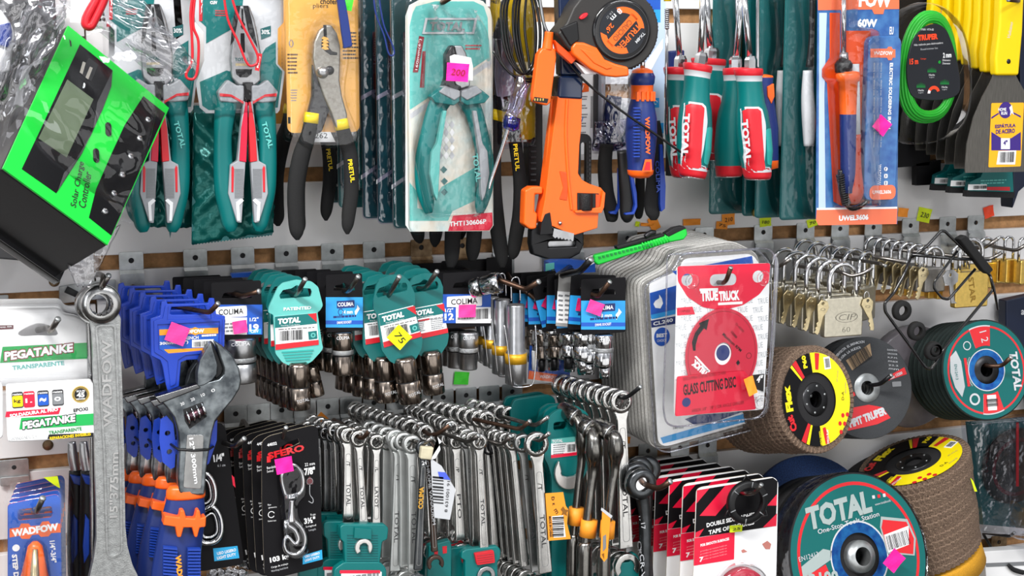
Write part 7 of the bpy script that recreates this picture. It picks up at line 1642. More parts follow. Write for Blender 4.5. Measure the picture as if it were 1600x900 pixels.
def flat_disc(F, R, lab, group, mat_, hub, T=.0028, cat='abrasive disc', bore=.15, hubr=.28, name='cutting_disc'):
    t = empty(name, F, lab, cat, group); m_ = MB()
    m_.lathe([(R*bore,-T*.3), (R*.35,-T*.3), (R*.42,-T*.5), (R*.985,-T*.5), (R,-T*.3), (R,T*.5), (R*.42,T*.5), (R*bore,T*.5), (R*bore,-T*.3)], mat_, (0,0,0), 'y', 56); build('abrasive_wheel', m_, t)
    m_ = MB(); m_.lathe([(R*bore*.92,-T*.9), (R*hubr,-T*.8), (R*hubr*1.03,-T*.5), (R*hubr*1.03,0), (R*bore*.92,T), (R*bore*.92,-T*.9)], hub, (0,0,0), 'y', 30); build('metal_bushing', m_, t)
    return t
F = FrN(1354, 606, .13, norm_from(1354, 606, .86, 2)); R = 80*F.k()
gd2 = flat_disc(F, R, 'dark grey cutting disc with barcode, behind the brown flap discs', 'dark grey cutting discs on one hook', 'abrasive_grey2', 'zinc')
m_ = MB(); y = -.002
m_.flat([(-R*.30,R*.36), (R*.16,R*.62), (R*.14,R*.86), (-R*.42,R*.56)], y, 'kraft'); m_.barcode(-R*.34, R*.46, R*.14, R*.72, y-.0004, 'ink', ang=26, seed=9)
arc_text(m_, 'PERFECTA ELIMINACION', R*.90, 112, y, R*.05, 'light_grey'); arc_text(m_, 'MEJORA LA MUESCA', R*.80, 116, y, R*.05, 'light_grey')
seg = [(R*.70*cos(RD(a)), R*.70*sin(RD(a))) for a in range(228, 318, 6)]; m_.flat([(-R*.5,-R*.80+.0), (-R*.58,-R*.56), (-R*.34,-R*.36), (0,-R*.33), (R*.30,-R*.40), (R*.46,-R*.62), (R*.16,-R*.72)], y, 'print_red'); m_.text('PIPIT TRUPER', -R*.05, -R*.57, y-.0004, R*.86, R*.16, 'light_grey', ang=14, bold=.06)
m_.ring(0, 0, R*.40, R*.93, y, 'print_red', 4, 13, 22); m_.text('max 13300', R*.66, R*.2, y-.0004, R*.3, R*.06, 'light_grey', ang=18, bold=.03); m_.ring(0, 0, R*.30, R*.42, y, 'print_red', 4, 192, 205)
m_.prism(rrect(R*.56, -R*.02, R*.76, R*.08, .001), y-.0003, y, 'mid_grey')
for i in range(6): m_.text(['DIAMETRO', 'GROSOR', 'R.P.M.', 'max', '22.2', 'mm'][i], R*.62, R*(.70-i*.075), y-.0003, R*.22, R*.03, 'light_grey', ang=-8, bold=0)
build('disc_print', m_, gd2)
stack(gd2, F, 5, .008, 'dark grey cutting disc, %s from the front of its hook', drop=('disc_print',))
F = FrN(1540, 578, .155, norm_from(1540, 578, .83, 2)); R = 79*F.k()
def total_face(t, R, big=False):
    m_ = MB(); y = -.0022
    m_.ring(0, 0, R*.30, R*.97, y+.0002, 'teal_label', 64); m_.ring(0, 0, R*.84, R*.88, y, 'print_red', 64); m_.ring(0, 0, R*.28, R*.40, y-.0004, 'foil_blue', 48); m_.ring(0, 0, R*.40, R*.42, y-.0004, 'light_grey', 48)
    if not big:
        for a in (96, 276):
            pts = [(R*.86*cos(RD(a+q)), R*.86*sin(RD(a+q))) for q in range(-16, 17, 4)]+[(R*.48*cos(RD(a+q)), R*.48*sin(RD(a+q))) for q in range(20, -21, -8)]
            m_.flat([(x*1.03, z*1.03) for x, z in pts], y-.0003, 'light_grey'); m_.flat(pts, y-.0006, 'print_red')
        m_.text('1 2', .0, R*.66, y-.0008, R*.22, R*.16, 'light_grey', ang=-80, bold=.0); m_.prism(rrect(-R*.04, -R*.80, R*.16, -R*.5, .0004), y-.0009, y-.0006, 'white_card'); m_.barcode(-R*.02, -R*.78, R*.14, -R*.52, y-.0012, 'ink', ang=90)
        m_.text('TOTAL', R*.66, -R*.05, y-.0006, R*.78, R*.19, 'light_grey', ang=-86, bold=.04, shear=.12); m_.ring(-R*.40, R*.50, R*.07, R*.09, y-.0004, 'light_grey', 16); m_.ring(-R*.32, -R*.56, R*.08, R*.12, y-.0004, 'light_grey', 16)
        m_.flat([(-R*.80,R*.30), (-R*.66,R*.42), (-R*.56,R*.2), (-R*.52,-R*.3), (-R*.6,-R*.5), (-R*.74,-R*.3), (-R*.82,0)], y-.0004, 'print_grey'); m_.flat([(-R*.50,R*.26), (-R*.44,R*.26), (-R*.40,-R*.3), (-R*.46,-R*.3)], y-.0006, 'print_red'); m_.text('EN12413', -R*.69, 0, y-.0008, R*.3, R*.06, 'teal', ang=-88, bold=0)
        for i in range(8): a = 150+i*9; m_.text('MPA', R*.44*cos(RD(a)), R*.48*sin(RD(a)), y-.0005, R*.08, R*.03, 'light_grey', ang=a-90, bold=0)
    else:
        m_.text('TOTAL', -R*.20, R*.57, y-.0008, R*.96, R*.27, 'print_grey2', ang=6, bold=.05, shear=.1); m_.text('One-Stop Tools Station', -R*.08, R*.40, y-.0008, R*.92, R*.075, 'light_grey', ang=6, bold=.01); m_.text('EN12413', -R*.72, R*.10, y-.0008, R*.28, R*.055, 'light_grey', ang=6, bold=0); m_.text('R180', -R*.56, -R*.18, y-.0012, R*.42, R*.17, 'print_grey2', ang=-2, bold=.04)
        m_.flat([(-R*.84,-R*.14), (-R*.42,R*.02), (-R*.38,R*.12), (-R*.50,R*.16), (-R*.84,0)], y-.0004, 'print_grey2')
        m_.flat([(R*.36,R*.30), (R*.40,R*.42), (R*.78,R*.34), (R*.86,R*.10), (R*.80,-R*.10), (R*.40,-R*.02)], y-.0005, 'print_grey2'); m_.flat([(R*.38,R*.29), (R*.42,R*.38), (R*.76,R*.31), (R*.83,R*.10), (R*.78,-R*.08), (R*.42,R*.00)], y-.0007, 'print_red'); m_.flat([(R*.40,R*.20), (R*.78,R*.26), (R*.74,R*.04), (R*.42,-R*.01)], y-.0009, 'white_card'); m_.barcode(R*.42, R*.03, R*.76, R*.20, y-.0012, 'ink', ang=6, seed=8)
        m_.flat([(-R*.86,-R*.14), (-R*.50,-R*.02), (-R*.42,-R*.28), (-R*.52,-R*.50), (-R*.80,-R*.38)], y-.0007, 'print_red')
        for i in range(3): m_.prism(rrect(R*(.34+i*.08)-R*.02, R*.66-R*.02, R*(.34+i*.08)+R*.02, R*.66+R*.02, .0008), y-.0006, y-.0003, ['light_grey', 'print_red', 'light_grey'][i])
        m_.text('www.totaltools', R*.46, R*.58, y-.0006, R*.24, R*.03, 'light_grey', ang=5, bold=0)
    return build('disc_print', m_, t)
td = flat_disc(F, R, 'teal faced cutting disc with red emblems, frontmost at the right', 'teal faced cutting discs on the right hook', 'abrasive_teal', 'dark_steel', T=.003); total_face(td, R)
stack(td, F, 7, .0125, 'teal cutting disc seen edge-on behind the front one, %s from the front', drop=('disc_print',))
hook((1524, 2), [(1500,560,.06), (1545,572,.165), (1565,572,.175), (1580,558,.19)], 'dark hook through the teal cutting discs', m='hook_brown', r=.0032)
hook((1380, 2), [(1340,595,.06), (1362,602,.14), (1376,600,.15), (1393,586,.165)], 'dark hook through the grey cutting discs', m='black_steel', r=.003)
hook((1290, 2), [(1240,610,.06), (1266,618,.19)], 'hook through the brown flap discs, hidden in their hub', r=.003)
# clear film round the rearmost discs and dark goods at the right edge
f = Fr(1400, 590, .035); m_ = MB(); m_.lathe([(.0001,0), (.075,0), (.078,.003), (.078,.02), (.0001,.02)], 'shrink_grey', (0,0,0), 'y', 40); o = build('wrapped_disc_stack', m_); o.location = Wp(1430, 590, .045); tag(o, 'shrink-wrapped grey disc stack behind the teal discs', 'abrasive disc')
f = Fr(1580, 500, .03); m_ = MB(); prismp(m_, f, [(1572,470), (1640,455), (1640,700), (1572,520)], 0, .02, 'navy_dark'); txt(m_, f, 'a', 1598, 488, 6, 8, 'light_grey', -.0004); o = build('dark_pack', m_, bevel=.002); o.location = f.o; tag(o, 'dark navy pack at the right edge above the teal discs', 'package')
# lower: big 180 mm discs
F = FrN(1335, 870, .20, norm_from(1335, 870, .80, 2)); R = 132*F.k()
bd = flat_disc(F, R, 'large teal faced grinding disc marked 180 with a pink tag, lower right', 'large grinding discs on the lower right hook', 'abrasive_black', 'zinc', T=.022, bore=.12, hubr=.19); 
fpr = total_face(bd, R, True); fpr.location = (0, -.0095, 0)
stack(bd, F, 5, .026, 'large black grinding disc, %s behind the one marked 180', drop=('disc_print',))
m_ = MB(); m_.lathe([(R*1.003,-.012), (R*1.006,.01), (R*1.004,.03), (R*1.0035,.03), (R*1.005,.01), (R*1.0025,-.012), (R*1.003,-.012)], 'film_dark', (0,0,0), 'y', 60); build('shrink_film', m_, bd)
sticker(1397, 876, 28, 30, .232, 'pink', 42, 'pink price tag on the large grinding disc marked 180')
# blue edged disc and lime marks behind
f = FrN(1225, 800, .10, norm_from(1335, 870, .80, 2)); m_ = MB(); m_.lathe([(R*.2,0), (R*.99,0), (R,.002), (R,.007), (R*.2,.009)], 'blue_grit', (0,0,0), 'y', 60); o = build('blue_disc', m_); o.location = Wp(1272, 838, .105); o.rotation_euler = f.e; tag(o, 'blue edged disc within the large grinding disc stack', 'abrasive disc')
# leaning stack facing up
nrm = norm_from(1420, 722, .43, 108)
F = FrN(1428, 724, .10, nrm, spin=-20); R = 88*F.k()
fd2 = flap_disc(F, R, 'top flap disc of the leaning stack, yellow printed ring facing up', 'flap discs in the leaning stack at the lower right')
stack(fd2, F, 13, .0105, 'flap disc in the leaning stack, %s from the top', drift=Vector((-.0022,0,0)), drop=('printed_ring',), jit=.001)
f = Fr(1480, 880, .15); q = F.o+F.m @ Vector((0, .150, 0))+Vector((-.03,0,0)); o_ = MB(); o_.lathe([(R*.2,0), (R*.97,0), (R*.99,.004), (R*.99,.03), (R*.2,.03)], 'orange_abrasive', (0,0,0), 'y', 50); o = build('orange_disc', o_); o.location = q; o.rotation_euler = F.e; tag(o, 'orange grit discs at the bottom of the leaning stack', 'abrasive disc')
f = FrN(1385, 740, .08, norm_from(1385, 740, .45, 112)); m_ = MB(); m_.lathe([(.02,0), (.075,0), (.077,.002), (.077,.008), (.02,.008)], 'abrasive_black', (0,0,0), 'y', 50); o = build('black_disc', m_); o.location = f.o; o.rotation_euler = f.e; tag(o, 'plain black disc leaning behind the upward facing flap disc', 'abrasive disc')
f = Fr(1515, 755, .17); m_ = MB(); prismp(m_, f, [(1516,746), (1521,752), (1527,768), (1523,768)], 0, .0005, 'lime'); o = build('price_sticker', m_); o.location = f.o; tag(o, 'lime sticker strip on the edge of the leaning disc stack', 'price sticker')
f = Fr(1140, 702, .12); m_ = MB(); prismp(m_, f, [(1195,700), (1225,702), (1216,708), (1190,704)], 0, .0005, 'lime'); o = build('price_sticker', m_); o.location = f.o; tag(o, 'lime sticker under the brown flap discs', 'price sticker')
f = Fr(1440, 900, .12); 
# pack at the right edge with teal and red discs
f = Fr(1560, 740, .08); t = empty('disc_pack', f, 'clear pack with dark and red discs at the right edge below the teal discs', 'disc pack')
m_ = MB(); prismp(m_, f, [(1512,660), (1640,650), (1640,830), (1530,820)], .004, .006, 'teal_dark'); build('card', m_, t)
m_ = MB(); k = f.k(); x, z = f.p(1585, 728); m_.lathe([(.01,-.006), (.056,-.006), (.060,0), (.01,0)], 'abrasive_black', (x, 0, z), 'y', 40); m_.ring(x, z, .040, .046, -.0065, 'maroon', 40); build('disc', m_, t)
m_ = MB(); shell(m_, f.P(roundpoly([(1504,655), (1640,645), (1640,840), (1524,832)], 6)), -.014, .006, 'clear_smoky', inset_=.006); build('clear_shell', m_, t)
f = Fr(1590, 740, .13); m_ = MB(); shell(m_, f.P(roundpoly([(1584,655), (1660,650), (1660,850), (1584,842)], 6)), -.02, .01, 'clear_smoky', inset_=.006); prismp(m_, f, [(1588,660), (1592,660), (1592,760), (1588,760)], 0, .001, 'red'); o = build('clear_pack', m_); o.location = f.o; tag(o, 'clear plastic pack with a red line, cut by the right edge', 'package')
hook((1560, 5), [(1535,832,.02), (1578,838,.10), (1585,832,.11)], 'small dark hook in the lowest groove at the right', r=.0024, m='black_steel', rusty=True)
f = Fr(1570, 890, .10); m_ = MB(); prismp(m_, f, [(1538,862), (1640,855), (1640,960), (1545,960)], 0, .02, 'white_card'); bar(m_, f, [(1575,882,6,-.004), (1584,890,8,-.004), (1600,895,8,-.004)], 'ink', flat=.5); patch(m_, f, [(1540,880), (1640,876), (1640,882), (1541,886)], -.0006, 'mid_grey'); o = build('white_pack', m_, bevel=.002); o.location = f.o; tag(o, 'white pack with dark slot at the bottom right corner', 'package')
# ================================================================== COMBINATION WRENCHES, IN ROWS
GW = 'combination wrenches crowded on the lower hooks'
def wrench(x0, y0, r, w, x1, y1, d, lab, m='wrench_chrome', text=None, jaw=True, ringt=.0045, tone='dark', detail=True, group=None):
    """ring end up at pixel (x0,y0), shank down to the open jaw at (x1,y1)"""
    F = Fr(x0, y0, d); k = F.k(); t = empty('combination_wrench', F, lab, 'wrench', group)
    xb, zb = F.p(x1, y1); R = r*k; ru = math.hypot(xb, zb); dx, dz = xb/ru, zb/ru; nx, nz = -dz, dx
    A = lambda s, o: (dx*s+nx*o, dz*s+nz*o)
    m_ = MB(); m_.lathe([(R*.66,-ringt), (R*.9,-ringt), (R,-ringt*.6), (R,ringt*.6), (R*.9,ringt), (R*.66,ringt), (R*.62,0), (R*.66,-ringt)], m, (0,0,0), 'y', 26)
    if detail:
        for j in range(12): a = RD(30*j); m_.tube([(R*.66*cos(a), -ringt*.9, R*.66*sin(a)), (R*.66*cos(a), ringt*.9, R*.66*sin(a))], R*.07, m, 5)
    build('ring_end', m_, t)
    W = w*k/2; j0 = ru-R*1.6
    m_ = MB(); sh = [A(R*.85, -W*1.05), A(R*1.6, -W*.72), A(ru*.5, -W*.8), A(j0, -W), A(j0, W), A(ru*.5, W*.8), A(R*1.6, W*.72), A(R*.85, W*1.05)]
    m_.prism(sh, -.0028, .0028, m); b = build('shank', m_, t, bevel=.0016)
    if detail:
        m_ = MB(); a0, a1 = R*2.2, j0-R*.6
        o_ = roundpoly([A(a0, -W*.42), A(a1, -W*.5), A(a1, W*.5), A(a0, W*.42)], W*.5); m_.prism(o_, -.0031, -.0024, 'wrench_satin', holes=[inset(o_, .0006) if sum(o_[i-1][0]*o_[i][1]-o_[i][0]*o_[i-1][1] for i in range(len(o_))) > 0 else inset(o_, .0006)])
        if text:
            ang = math.degrees(atan2(dz, dx)); q = A((a0+a1)*.58, 0); m_.text(text, q[0], q[1], -.0033, ru*.22, W*.7, 'dark_grey' if tone == 'dark' else 'white_plastic', ang=ang+180 if False else ang, bold=0); q = A(a0+ru*.10, 0); m_.text('/'+text[:1], q[0], q[1], -.0033, ru*.05, W*.6, 'ink', ang=ang, bold=0)
        build('forged_panel', m_, b)
    if jaw:
        m_ = MB(); c = A(ru, 0); J = R*1.15; th = math.degrees(atan2(dz, dx)); pts = [(c[0]+J*cos(RD(th+a)), c[1]+J*sin(RD(th+a))) for a in range(50, 311, 13)]
        inn = [(c[0]+J*.55*cos(RD(th+a)), c[1]+J*.55*sin(RD(th+a))) for a in (300, 265, 230, 200, 160, 130, 95, 60)]
        m_.prism(pts+inn, -.0035, .0035, m); build('open_jaw', m_, t, bevel=.0012)
    return t
def row(spec, n, sx, sy, sd, lab0, labn, **kw):
    t = wrench(*spec, lab0, **kw); x0, y0, d = spec[0], spec[1], spec[6]
    for i in range(n):
        kk = i+1; dup(t, Wp(x0+sx*kk, y0+sy*kk, max(.012, d+sd*kk)), labn, group=labn[:60] if False else labn, drop=('forged_panel',), rot=Euler((0, RD(random.uniform(-1.2, 1.2)), 0)), scale=1-.006*kk)
    return t
row((560,685,14,15,569,842,.165), 6, -12, -4.2, -.017, 'bright wrench held in the frontmost teal wrench holder at the lower left', 'slim wrench in the row behind the frontmost teal wrench holder', text='TOTAL')
wrench(543,680,13,19,544,838,.150, 'wide bright wrench just left of the frontmost one in the teal holder', text='TOTAL')
row((588,690,13,16,587,838,.13), 5, -9, -5, -.018, 'satin wrench right of the teal holder wrench, panel lettered upside down', 'wrench in the row behind the satin wrench beside the teal holder', text='LATOT')
row((643,694,15,22,648,915,.175), 5, -13, -4.8, -.018, 'large pale flat wrench left of the dark lettered one', 'wrench behind the large pale flat wrench', text='TOTAL', m='wrench_pale')
wrench(622,692,15,18,616,915,.150, 'long wrench just left of the large pale flat one', text='TOTAL', m='wrench_pale')
wrench(605,690,14,13,636,900,.120, 'thin wrench slanting behind the large pale wrenches', text=None)
row((640,668,15,14,640,880,.11), 8, -10.5, -3.4, -.011, 'wrench with its ring on the upper hook behind the large pale wrenches', 'wrench ring in the long upper row at the left')
row((664,676,14,14,676,860,.13), 3, -9, -5, -.02, 'wrench whose ring hangs just left of the bent hook tip near the barcode slip', 'wrench behind the ring near the barcode slip')
row((704,668,12,14,716,840,.12), 7, -9, -4, -.013, 'wrench above the barcode slip, ring near a brown hook tip', 'wrench ring in the row rising behind the barcode slip', text='TOTAL')
row((712,690,12,17,720,862,.135), 2, -14, -4, -.02, 'bright wrench right of the barcode slip, foot behind a red block', 'narrow wrench behind the barcode slip', text='PTO')
row((748,690,13,16,757,878,.165), 6, -10, -4.5, -.018, 'wrench clamped by the red block in the teal holder', 'wrench behind the one clamped by the red block', text='TOTAL')
wrench(730,688,13,18,744,880,.140, 'grey wrench just left of the one clamped by the red block', text='TOTAL', m='wrench_satin')
row((760,656,15,14,775,880,.10), 9, -12, -2.6, -.008, 'wrench with its ring on the highest straight hook in the middle', 'wrench ring in the highest middle row')
row((795,648,14,13,820,880,.07), 4, -14, -3, -.008, 'wrench ring at the right end of the highest row, near the teal hang cards', 'wrench ring behind the one nearest the teal hang cards')
row((800,690,14,15,822,905,.155), 4, -9.5, -2.5, -.015, 'slanting bright wrench, second from the big ring at the right', 'slanting wrench in the fan right of the red block', m='wrench_chrome')
wrench(816,692,15,18,840,915,.165, 'grey slanting wrench directly left of the big front ring', text='TOTAL', m='wrench_satin')
for i, (x0, x1) in enumerate([(764,796), (772,804), (782,812)]): wrench(x0, 700-i*2, 11, 10, x1, 905, .10+i*.008, 'dark thin wrench slanting down in the middle fan, '+['leftmost of three', 'middle of three', 'rightmost of three'][i], m='dark_steel', text='HILL', tone='dark')
wrench(838,694,20,23,854,925,.185, 'large wrench with a big open ring in front of the teal hang cards', text='TOTAL')
wrench(478,668,11,12,484,820,.075, 'wrench just right of the black swivel snap card', jaw=False)
for i, x in enumerate([(487,672), (497,674), (508,677), (518,680), (529,682)]): wrench(x[0], x[1], 11, 12, x[0]+3, 820, .085+i*.008, 'dark slim wrench in the row right of the black snap card, '+['first', 'second', 'third', 'fourth', 'fifth'][i]+' from the left', m='polished_dark', text='VIDI' if i % 2 else None)
# big rings on the hook under the clear disc packs
t = wrench(970,627,19,24,979,885,.185, 'large wrench with bright ring below the clear disc packs', text='TOTAL')
for i in range(7): dup(t, Wp(970-13*(i+1), 627-3.6*(i+1), .185-.016*(i+1)), 'large wrench ring stacked behind the bright ring under the clear disc packs, %s' % ['nearest', 'second', 'third', 'fourth', 'fifth', 'sixth', 'last'][i], drop=('forged_panel',))
HK = [((548,2), [(520,655,.08), (562,684,.17), (568,684,.175), (578,672,.19)], 'brown hook tip in the ring of the teal-held wrench', 'hook_brown'), ((584,2), [(600,672,.08), (648,690,.18), (660,694,.19), (675,684,.2)], 'hook through the large pale wrench ring', 'hook_steel'), ((620,2), [(630,650,.06), (672,680,.15), (684,678,.16), (704,663,.175)], 'hook with brown tip above the barcode slip', 'hook_brown'),
      ((656,2), [(680,672,.10), (728,690,.17), (735,689,.175), (748,680,.19)], 'hook whose tip rests by the red block wrench ring', 'hook_steel'), ((692,2), [(730,678,.13), (780,694,.17), (786,693,.175), (798,681,.19)], 'hook with upturned tip in the middle of the wrenches', 'hook_steel'), ((728,2), [(740,655,.10), (808,670,.16), (815,669,.165), (828,658,.18)], 'long hook above the middle wrenches, tip by the teal cards', 'hook_brown'),
      ((764,2), [(790,652,.10), (832,664,.16), (838,664,.165), (856,652,.18)], 'highest hook tip in front of the teal hang cards', 'hook_steel'), ((800,2), [(820,682,.14), (842,688,.19), (846,686,.195), (858,677,.205)], 'hook tip through the big open ring', 'hook_steel'), ((905,2), [(930,610,.10), (975,622,.20), (984,618,.205), (1001,604,.225)], 'black hook with raised tip through the bright large ring', 'black_steel'), ((368,2), [(380,655,.06), (400,690,.1)], 'hook behind the black snap cards', 'hook_steel')]
for b, p_, lb, mm in HK: hook(b, p_, lb, r=.0028, m=mm)
sticker(502, 655, 17, 17, .03, 'neon_orange', 45, 'orange diamond sticker left of the wrench rings')
# dark lettered wrenches with tape and barcode slip
t = wrench(662,700,13,15,652,910,.19, 'dark steel wrench lettered in gold with masking tape round its ring', m='wrench_dark', text=None)
F = Fr(666, 706, .197); m_ = MB(); prismp(m_, F, [(657,697), (677,698), (673,718), (655,716)], -.005, .005, 'masking_tape'); o = build('masking_tape', m_, t, bevel=.002); o.location = F.o-t.location; o.rotation_euler = F.e
F = Fr(658, 780, .196); m_ = MB(); txt(m_, F, 'COLIMA', 658, 778, 35, 8, 'gold_ink', 0, ang=86, bold=.04); txt(m_, F, '24', 663, 723, 8, 7, 'white_plastic', 0, ang=5, bold=.02); o = build('brand_lettering', m_, t); o.location = F.o-t.location; o.rotation_euler = F.e
t = wrench(668,700,12,11,680,880,.18, 'narrow brown steel wrench with raised lettering left of the barcode slip', m='wrench_brown', text=None)
F = Fr(673, 770, .186); m_ = MB(); txt(m_, F, 'CHROME VANADIUM', 673, 770, 105, 5, 'light_grey', 0, ang=-84, bold=.02); o = build('raised_lettering', m_, t); o.location = F.o-t.location; o.rotation_euler = F.e
F = Fr(690, 750, .20); t = empty('barcode_slip', F, 'curled white barcode slip stuck on the wrenches', 'label')
m_ = MB(); prismp(m_, F, [(673,716), (690,728), (704,752), (712,765), (703,812), (679,809), (675,760)], 0, .0004, 'light_grey'); prismp(m_, F, [(683,682), (690,690), (676,702), (672,718), (680,716), (688,702)], -.001, -.0006, 'white_card'); patch(m_, F, [(684,737), (696,738), (704,750), (687,748)], -.0006, 'label_blue2')
for i in range(9): y_ = 744+i*5; m_.flat(F.P([(676,y_), (693,y_+1.5), (693,y_+(3.2 if i % 3 else 4.4)), (676,y_+(1.7 if i % 3 else 2.9))], -.0006), -.0006, 'ink')
txt(m_, F, '8 631001 91', 699, 776, 50, 5, 'ink', -.0006, ang=84, bold=0); build('slip', m_, t)

# ================================================================== TEAL WRENCH HOLDERS AT THE BOTTOM
gh = 'teal plastic wrench holders at the bottom'
def holder(px, py, d, lab, front=True):
    F = Fr(px, py, d); t = empty('wrench_holder', F, lab, 'wrench holder', gh)
    X = lambda pts: [(x-567+px, y-860+py) for x, y in pts]
    m_ = MB(); prismp(m_, F, X(roundpoly([(530,822), (536,818), (600,818), (606,824), (604,842), (596,845), (592,882), (538,882), (536,846), (531,842)], 3)), -.004, .006, 'teal'); build('upper_block', m_, t, bevel=.0015)
    m_ = MB(); prismp(m_, F, X(roundpoly([(536,876), (592,876), (602,886), (604,990), (518,990), (520,888)], 5)), -.006, .006, 'teal'); build('lower_body', m_, t, bevel=.0015)
    m_ = MB()
    for i in range(11): prismp(m_, F, X([(541,834+i*4), (589,834+i*4), (589,835.6+i*4), (541,835.6+i*4)]), -.0046, -.003, 'teal_dark')
    prismp(m_, F, X([(552,822), (578,824), (578,840), (551,838)]), -.0075, -.003, 'teal_light' if False else 'teal'); build('ribs', m_, t, bevel=.0002)
    if front:
        m_ = MB(); c = F.p(*X([(566,853)])[0]); k = F.k()
        pts = [(c[0]+14*k*cos(RD(a)), c[1]+14*k*sin(RD(a))) for a in range(-50, 235, 15)]+[(c[0]+7*k*cos(RD(a)), c[1]+7.5*k*sin(RD(a))) for a in (225, 180, 140, 100, 60, 20, -20)]
        m_.prism(pts, -.0085, -.003, 'white_steel'); build('wrench_jaw', m_, t, bevel=.001)
    m_ = MB(); prismp(m_, F, X([(531,891), (594,891), (594,990), (531,990)]), -.0072, -.005, 'white_card'); patch(m_, F, X([(531,891), (594,891), (594,896), (531,896)]), -.0076, 'red_card'); m_.lines(*F.p(*X([(534,898)])[0]), *F.p(*X([(590,903)])[0]), -.0076, 'mid_grey', 1); build('label', m_, t)
    return t
hd = holder(567, 860, .172, 'frontmost teal wrench holder gripping a bright open jaw')
dup(hd, Wp(541, 855, .145), 'teal wrench holder just behind the frontmost one, left of it')
dup(hd, Wp(523, 842, .115), 'teal wrench holder third from the front, far left', drop=('label', 'wrench_jaw'))
for i, (px, d, lb) in enumerate([(750,.165,'teal holder with a broad red clamp block'), (728,.14,'teal holder just left of the red clamp block one')]):
    F = Fr(px, 880, d); t = empty('wrench_holder', F, lb, 'wrench holder', gh); X = lambda pts: [(x-750+px, y-2*i) for x, y in pts]
    m_ = MB(); prismp(m_, F, X(roundpoly([(720,862), (727,857), (776,852), (781,858), (780,872), (776,876), (776,990), (726,990), (725,874), (719,872)], 3)), -.004, .006, 'teal'); build('body', m_, t, bevel=.0015)
    m_ = MB(); prismp(m_, F, X(roundpoly([(738,862), (768,857), (770,876), (742,880)], 2)), -.009, -.002, 'red')
    for q in range(4): prismp(m_, F, X([(742,865+q*3.6), (767,861.5+q*3.6), (767,862.6+q*3.6), (742,866+q*3.6)]), -.0094, -.008, 'dark_red')
    build('red_clamp', m_, t, bevel=.001)
    m_ = MB(); c = F.p(*X([(757,897)])[0]); k = F.k(); pts = [(c[0]+15*k*cos(RD(a)), c[1]+15*k*sin(RD(a))) for a in range(-30, 215, 15)]+[(c[0]+8*k*cos(RD(a)), c[1]+8*k*sin(RD(a))) for a in (210, 170, 130, 90, 50, 10, -30)]; m_.prism(pts, -.0075, -.003, 'satin_steel'); build('wrench_jaw', m_, t, bevel=.001)
F = Fr(685, 870, .15); t = empty('wrench_holder', F, 'teal holder turned sideways with two small red spots', 'wrench holder')
m_ = MB(); prismp(m_, F, roundpoly([(667,850), (700,841), (703,850), (702,990), (660,990), (666,870)], 3), -.008, .004, 'teal'); build('body', m_, t, bevel=.0015)
m_ = MB(); prismp(m_, F, [(675,855), (681,854), (681,865), (676,866)], -.0086, -.007, 'red'); prismp(m_, F, [(688,851), (695,850), (695,861), (689,862)], -.0086, -.007, 'red'); build('red_spots', m_, t)
for i, (x, d) in enumerate([(706,.12), (795,.09), (658,.11)]): f = Fr(x, 880, d); m_ = MB(); prismp(m_, f, roundpoly([(x-4,848), (x+14,846), (x+16,990), (x-8,990)], 2), -.004, .004, 'teal'); prismp(m_, f, [(x-6,850), (x+16,845), (x+18,855), (x-4,860)], -.005, .004, 'red' if i != 1 else 'teal'); o = build('wrench_holder', m_, bevel=.001); o.location = f.o; tag(o, ['teal holder edge with a red top between the sideways and clamp holders', 'teal holder edge right of the red clamp block', 'teal holder edge with red top left of the sideways holder'][i], 'wrench holder')
for i, (x0, x1) in enumerate([(818, 836), (858, 876), (928, 940)]): f = Fr(x0, 897, .13); m_ = MB(); m_.prism(rr(f, x0, 896, x1, 960, 3), -.004, .004, 'teal'); o = build('wrench_holder', m_, bevel=.001); o.location = f.o; tag(o, 'top edge of a teal wrench holder at the bottom, '+['under the big open ring wrench', 'under the orange tagged wrenches', 'left of the dark ring wrench'][i], 'wrench holder')
F = Fr(975, 870, .18); m_ = MB(); prismp(m_, F, roundpoly([(962,878), (982,876), (980,866), (990,862), (996,870), (995,960), (962,960)], 3), -.006, .006, 'teal'); o = build('wrench_holder', m_, bevel=.0015); o.location = F.o; tag(o, 'teal holder with a notched top under the large wrench by the dark ring', 'wrench holder')

# ================================================================== TEAL HANG CARDS WITH BIG OPEN JAWS
gt2 = 'teal hang cards for big wrenches'
F = Fr(885, 700, .15); t = empty('wrench_hang_card', F, 'frontmost teal hang card with a white label and a big open jaw', 'hang card', gt2)
m_ = MB(); o_ = roundpoly([(858,650), (872,640), (912,640), (920,648), (926,700), (922,720), (918,735), (900,770), (898,990), (862,990), (862,745), (856,725), (850,715), (853,690)], 6)
m_.prism(F.P(o_), 0, .006, 'teal', holes=[rr(F, 865,660,886,671,4)]); build('plastic_body', m_, t, bevel=.0015)
m_ = MB(); prismp(m_, F, [(861,688), (900,684), (902,711), (861,716)], -.0006, .001, 'white_card'); patch(m_, F, [(861,686), (900,682), (900,690), (861,693)], -.001, 'teal_pale'); txt(m_, F, 'TOTAL', 871, 689, 18, 5, 'white_card', -.0013, bold=.04); patch(m_, F, [(861,711), (902,706), (902,711), (861,716)], -.001, 'red_card'); m_.barcode(*F.p(886,706), *F.p(899,693), -.001, 'ink'); m_.lines(*F.p(864,695), *F.p(884,710), -.001, 'mid_grey', 5); build('label', m_, t)
